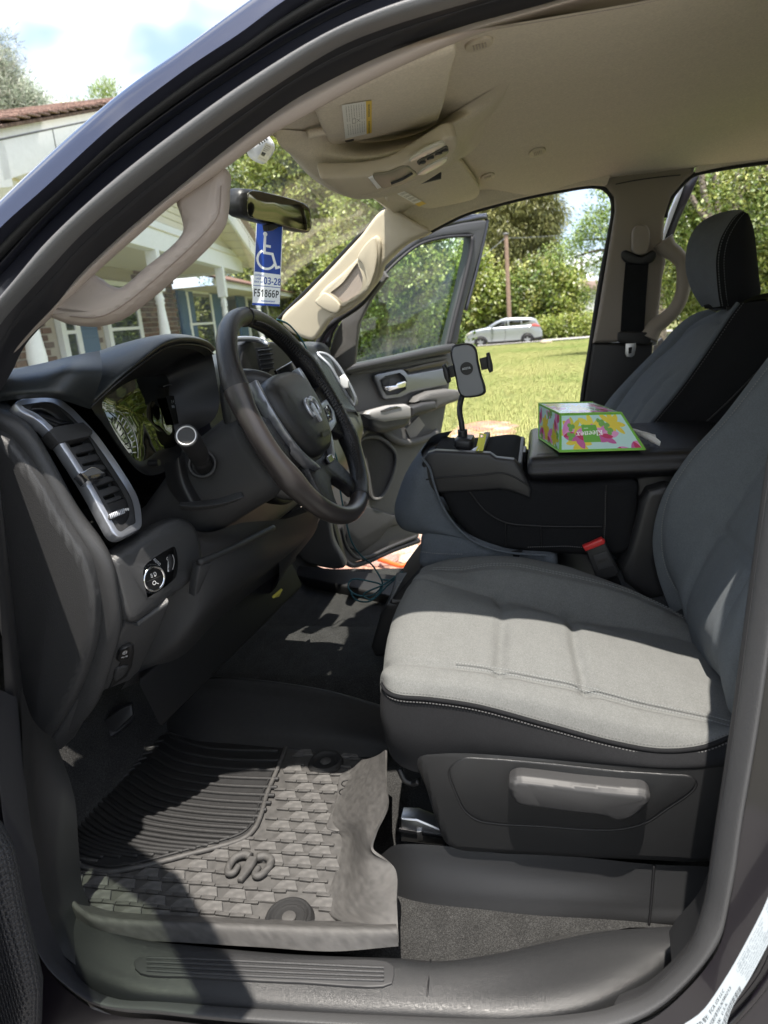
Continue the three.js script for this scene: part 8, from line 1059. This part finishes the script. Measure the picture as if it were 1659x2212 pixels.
{ // tissue box on the armrest
  const Yb = 1.149, N0 = PY(1209, 976, Yb), N1 = PY(1394, 971, Yb), F0 = PY(1164, 946, Yb);
  const T0 = P(1210, 894, N0.z), T1 = PP(1342, 891, N1, V(0, 0, 1)), G0 = P(1164, 871, F0.z);
  const back = F0.clone().sub(N0), F1 = N1.clone().add(back), G1 = T1.clone().add(back);
  const bx = thing('tissue_box', 'green and pink flowered tissue box lying on the black leather armrest', 'tissue box', N0.clone().add(F1).multiplyScalar(0.5));
  const flow = (x, w, h, sd) => { seed = sd; x.fillStyle = '#bfe6e2'; x.fillRect(0, 0, w, h); const leaf = (px, py, l, a, c) => { x.save(); x.translate(px, py); x.rotate(a); x.fillStyle = c; x.beginPath(); x.moveTo(0, 0); x.bezierCurveTo(l * 0.3, -l * 0.3, l * 0.8, -l * 0.25, l, 0); x.bezierCurveTo(l * 0.8, l * 0.25, l * 0.3, l * 0.3, 0, 0); x.fill(); x.restore(); };
    for (let k = 0; k < 4; k++) { const px = rr(0, w), py = rr(0, h); for (let q = 0; q < 7; q++) leaf(px, py, rr(80, 120), q * 0.9 + rr(0, 0.3), ['#e8d23a', '#f0e04a', '#d9cf3c'][k % 3]); }
    for (let k = 0; k < 6; k++) { const px = w * (k + 0.5) / 6 + rr(-20, 20), py = rr(40, h - 20), a0 = rr(0, 6.3); for (let q = 0; q < 3; q++) { leaf(px, py, rr(90, 130), a0 + (q - 1) * 0.7, ['#dd86c4', '#e59acb', '#c5569f'][q]); } leaf(px, py, 80, a0 + 0.25, '#c2185b'); }
    x.fillStyle = '#6fae4e'; for (let k = 0; k < 6; k++) { const px = rr(0, w), py = rr(0, h); for (const d of [[0, 0], [26, 8], [8, 28]]) { x.beginPath(); x.arc(px + d[0], py + d[1], 15, 0, 6.3); x.fill(); } } };
  const face = (sd, logo) => print(512, 256, (x, w, h) => { flow(x, w, h, sd); if (logo) { x.fillStyle = '#63b23c'; x.fillRect(160, 78, 110, 118); x.save(); x.translate(212, 126); x.rotate(Math.PI - 0.05); x.fillStyle = '#fff'; x.font = 'italic bold 46px serif'; x.textAlign = 'center'; x.fillText('Kleenex', 0, 6); x.font = '10px sans-serif'; x.fillText('BRAND', 20, 30); x.restore(); } x.strokeStyle = '#6cc03a'; x.lineWidth = 26; x.strokeRect(0, 0, w, h); }, { roughness: 0.3 });
  const side = part('near_panel', quadUV(T0, T1, N1, N0), face(5, true), bx, 'near flowered side with a green brand square');
  part('end_panel', quadUV(G0, T0, N0, F0), face(17, false), bx); part('far_panel', quadUV(G1, G0, F0, F1), face(23, false), bx);
  const up = off([G0, G1, T1, T0], V(0, 0, 0)); part('top_panel', quadUV(...up), phy(0xffffff, { map: face(31, false).map, roughness: 0.25, clearcoat: 0.5 }), bx);
  part('slant_panel', quadUV(T1, G1, F1, N1), std(lin(0.75, 0.78, 0.76), { roughness: 0.35 }), bx); part('bottom_panel', quadUV(F0, F1, N1, N0), M.white, bx);
  for (const [a, b] of [[T0, T1], [T0, N0], [N0, N1], [T1, N1], [G0, T0], [F0, N0], [G0, F0], [G0, G1]]) part('box_edge', tube([a, b], 0.0016, { n: 2, rad: 6 }), std(lin(0.22, 0.50, 0.06), { roughness: 0.35 }), bx);
  const m = T1.clone().lerp(F1, 0.55), rows = []; for (let j = 0; j <= 10; j++) { const r = []; for (let i = 0; i <= 12; i++) { const a = i / 12, t = j / 10; r.push(N1.clone().lerp(F1, 0.15 + 0.5 * a).lerp(T1, 0.42 - 0.2 * t).add(V(0.045 * t, -0.012 * t + 0.010 * Math.sin(a * 14 + t * 3) * t + 0.006, 0.008 * Math.sin(a * 9 + 1) * t))); } rows.push(r); }
  part('tissue', gridGeo(rows), phy(lin(0.82, 0.82, 0.82), { transmission: 0.3, roughness: 0.9, thickness: 0 }), bx, 'white tissue sticking out of the box');
}
{ // phone holder in the cup holder
  const zc = -1.55, base = P(1000, 985, zc), pm = thing('phone_holder', 'grey and black phone holder on a bent stalk in the cup holder', 'phone holder', V(base.x, 1.12, zc));
  const dir = V(0.02, 0, 1);
  const plate = [[972, 760], [977, 748], [990, 744], [1008, 742], [1020, 745], [1028, 755], [1033, 782], [1040, 812], [1048, 838], [1048, 850], [1038, 856], [1010, 860], [998, 858], [989, 845], [984, 820], [978, 792]];
  part('cradle', slab(L(plate, zc + 0.01), 0.022, { bevel: 0.006, seg: 3, smoothN: 80 }), M.plasticS, pm);
  part('cradle_pad', slab(L(plate.map(q => [1010 + (q[0] - 1010) * 0.88, 800 + (q[1] - 800) * 0.94]), zc + 0.0125), 0.006, { bevel: 0.0025, seg: 3, smoothN: 80 }), std(lin(0.20, 0.21, 0.22), { roughness: 0.6 }), pm, 'grey face of the phone cradle');
  const c0 = P(1008, 796, zc + 0.0135), disc = new THREE.CylinderGeometry(0.0135, 0.0135, 0.0012, 32); part('logo_disc', place(disc, c0, V(1, 0, 0), V(0, 0, 1), V(0, -1, 0)), M.black, pm);
  part('logo_text', quadUV(...L([[997, 791], [1019, 787], [1020, 800], [998, 804]], zc + 0.0143)), print(128, 64, x => { x.fillStyle = '#0b0b0b'; x.fillRect(0, 0, 128, 64); x.fillStyle = '#b9bdc0'; x.font = 'bold 34px sans-serif'; x.fillText('AOSTA', 4, 44); }), pm);
  part('arm', slab(L([[962, 795], [985, 786], [990, 812], [966, 818]], zc + 0.004), 0.012, { bevel: 0.002 }), M.black, pm); part('grip', slab(L([[954, 790], [960, 786], [968, 800], [972, 826], [966, 829], [959, 815]], zc + 0.02), 0.03, { bevel: 0.004 }), M.plasticS, pm);
  part('arm', slab(L([[1035, 775], [1055, 770], [1058, 796], [1040, 800]], zc + 0.004), 0.012, { bevel: 0.002 }), M.black, pm); part('grip', slab(L([[1050, 764], [1056, 762], [1063, 790], [1064, 803], [1057, 806], [1052, 795]], zc + 0.02), 0.03, { bevel: 0.004 }), M.plasticS, pm);
  part('gooseneck', tube(Z([[1000, 850, zc - 0.02], [994, 872, zc - 0.02], [993, 890, zc - 0.01], [997, 915, zc], [1000, 945, zc]]), 0.0062, { n: 40, rad: 12 }), M.plasticS, pm);
  part('neck_sleeve', tube(Z([[999, 928, zc], [1000, 955, zc]]), 0.0105, { n: 6, rad: 16 }), M.plasticS, pm);
  part('mount_base', slab(Z([[981, 952, zc + 0.035], [990, 948, zc + 0.035], [1018, 950, zc + 0.035], [1021, 958, zc + 0.035], [1020, 974, zc + 0.035], [1010, 978, zc + 0.035], [985, 972, zc + 0.035], [980, 966, zc + 0.035]]), 0.07, { bevel: 0.010, seg: 3 }), M.plasticS, pm);
  part('base_dial', place(new THREE.CylinderGeometry(0.034, 0.034, 0.014, 40), V(P(1000, 980, zc).x, 1.120, zc), V(1, 0, 0), V(0, 1, 0), V(0, 0, 1)), std(lin(0.5, 0.5, 0.5), { roughness: 0.5 }), pm);
}
{ // paper and yellow tag in the cup holder
  const a = Z([[1014, 974, -1.478], [1034, 962, -1.48], [1036, 988, -1.472], [1000, 992, -1.47]]); const rc = thing('receipt', 'crumpled white paper slip in the cup holder', 'paper slip', a[0].clone());
  const rows = []; for (let j = 0; j <= 6; j++) { const r = []; for (let i = 0; i <= 8; i++) r.push(a[0].clone().lerp(a[1], i / 8).lerp(a[3].clone().lerp(a[2], i / 8), j / 6).add(V(0, 0.0, 0.003 * Math.sin(i * 1.3 + j)))); rows.push(r); }
  part('paper', gridGeo(rows), std(lin(0.72, 0.76, 0.82), { roughness: 0.8 }), rc);
  const t = Z([[1036, 935, -1.49], [1051, 938, -1.49], [1041, 986, -1.474], [1025, 984, -1.474]]); const tg = thing('yellow_tag', 'yellow tag with a punched hole standing in the cup holder', 'tag', t[2].clone());
  const c = P(1040.5, 942, -1.4875), h = []; for (let k = 0; k < 14; k++) h.push(c.clone().add(V(0.0028 * Math.cos(k / 14 * 6.283), 0.0028 * Math.sin(k / 14 * 6.283), 0)));
  part('card', slab(t, 0.0012, { bevel: 0.0002, holes: [h] }), std(lin(0.62, 0.60, 0.05), { roughness: 0.5 }), tg); part('eyelet', tube(h, 0.0009, { n: 24, rad: 5, closed: true }), M.white, tg);
}
{ // parking placard hanging from the mirror
  const z = -1.585, q = Z([[554, 476, z], [611, 490, z], [604, 662, z], [545, 659, z]]);
  const pl = thing('parking_placard', 'blue and white disabled parking placard hanging from the rear view mirror', 'placard', q[0].clone().lerp(q[1], 0.5));
  const tex = print(256, 760, (x, w, h) => { x.fillStyle = '#eceff2'; x.fillRect(0, 0, w, h); x.fillStyle = '#123f9c'; x.fillRect(6, 0, w - 12, 452); x.strokeStyle = x.fillStyle = '#f2f4f6'; x.lineCap = 'butt';
    x.lineWidth = 24; x.beginPath(); x.arc(92, 102, 20, 0, 6.3); x.fill(); x.beginPath(); x.moveTo(90, 110); x.lineTo(92, 270); x.lineTo(168, 270); x.lineTo(210, 392); x.lineTo(244, 378); x.stroke(); x.beginPath(); x.moveTo(92, 205); x.lineTo(150, 205); x.stroke(); x.beginPath(); x.lineWidth = 22; x.arc(112, 330, 84, 0.35, 4.25); x.stroke();
    x.fillStyle = '#123f9c'; x.font = 'bold 24px sans-serif'; x.fillText('EXPIRES', 8, 490); x.fillText('LAST', 20, 520); x.fillText('DAY OF', 8, 550); x.save(); x.translate(96, 556); x.scale(0.72, 1); x.font = 'bold 92px sans-serif'; x.fillText('03-28', 0, 0); x.restore(); x.fillRect(0, 574, w, 6);
    x.fillStyle = '#15181c'; x.save(); x.translate(6, 678); x.scale(0.63, 1); x.font = 'bold 98px sans-serif'; x.fillText('F51866P', 0, 0); x.restore(); x.fillStyle = '#123f9c'; x.font = 'bold 22px sans-serif'; x.fillText('PERMANENT', 80, 724); x.fillRect(0, 738, w, 22); }, { roughness: 0.3, side: THREE.FrontSide });
  const up = V(0, 0.03, 0), hook = [q[0].clone().lerp(q[1], 0.25), q[0].clone().lerp(q[1], 0.75)];
  part('placard_card', slab([q[0], q[1], q[2], q[3]], 0.0012, { bevel: 0.0003 }), M.white, pl);
  part('placard_print', quadUV(...off(q, V(0.0003, 0, 0.0012))), tex, pl, 'wheelchair symbol over the dates and number');
  part('placard_hook', tube([hook[0], hook[0].clone().add(V(0, 0.05, -0.01)), hook[1].clone().add(V(0, 0.045, -0.01)), hook[1]], 0.004, { n: 20 }), M.white, pl);
}
{ // teal charging cord: over the dash, down behind the wheel and coiled on the floor
  const c = thing('charging_cord', 'thin teal cord draped over the dash and coiled on the floor', 'cord', PY(810, 1285, 0.63));
  part('cord', tube(Z([[598, 690, -1.66], [622, 700, -1.70], [645, 725, -1.74], [660, 750, -1.76], [668, 775, -1.76], [690, 860, -1.70], [700, 950, -1.62], [724, 980, -1.60], [735, 1060, -1.58], [752, 1145, -1.60], [762, 1175, -1.62], [780, 1200, -1.65], [805, 1222, -1.68], [820, 1245, -1.68], [826, 1262, -1.68], [805, 1285, -1.68], [770, 1285, -1.68], [752, 1268, -1.70], [760, 1252, -1.72], [800, 1256, -1.72], [826, 1268, -1.68], [800, 1295, -1.66], [785, 1285, -1.66], [830, 1262, -1.66], [862, 1240, -1.68], [890, 1224, -1.70]]), 0.0022, { n: 260, rad: 6 }), M.teal, c);
  part('cord_coil', tube(Z([[826, 1252, -1.69], [850, 1252, -1.69], [866, 1240, -1.70], [840, 1262, -1.68], [800, 1298, -1.65], [768, 1295, -1.67], [755, 1275, -1.7]]), 0.0022, { n: 80, rad: 6 }), M.teal, c);
}
renderer.render(scene, camera);
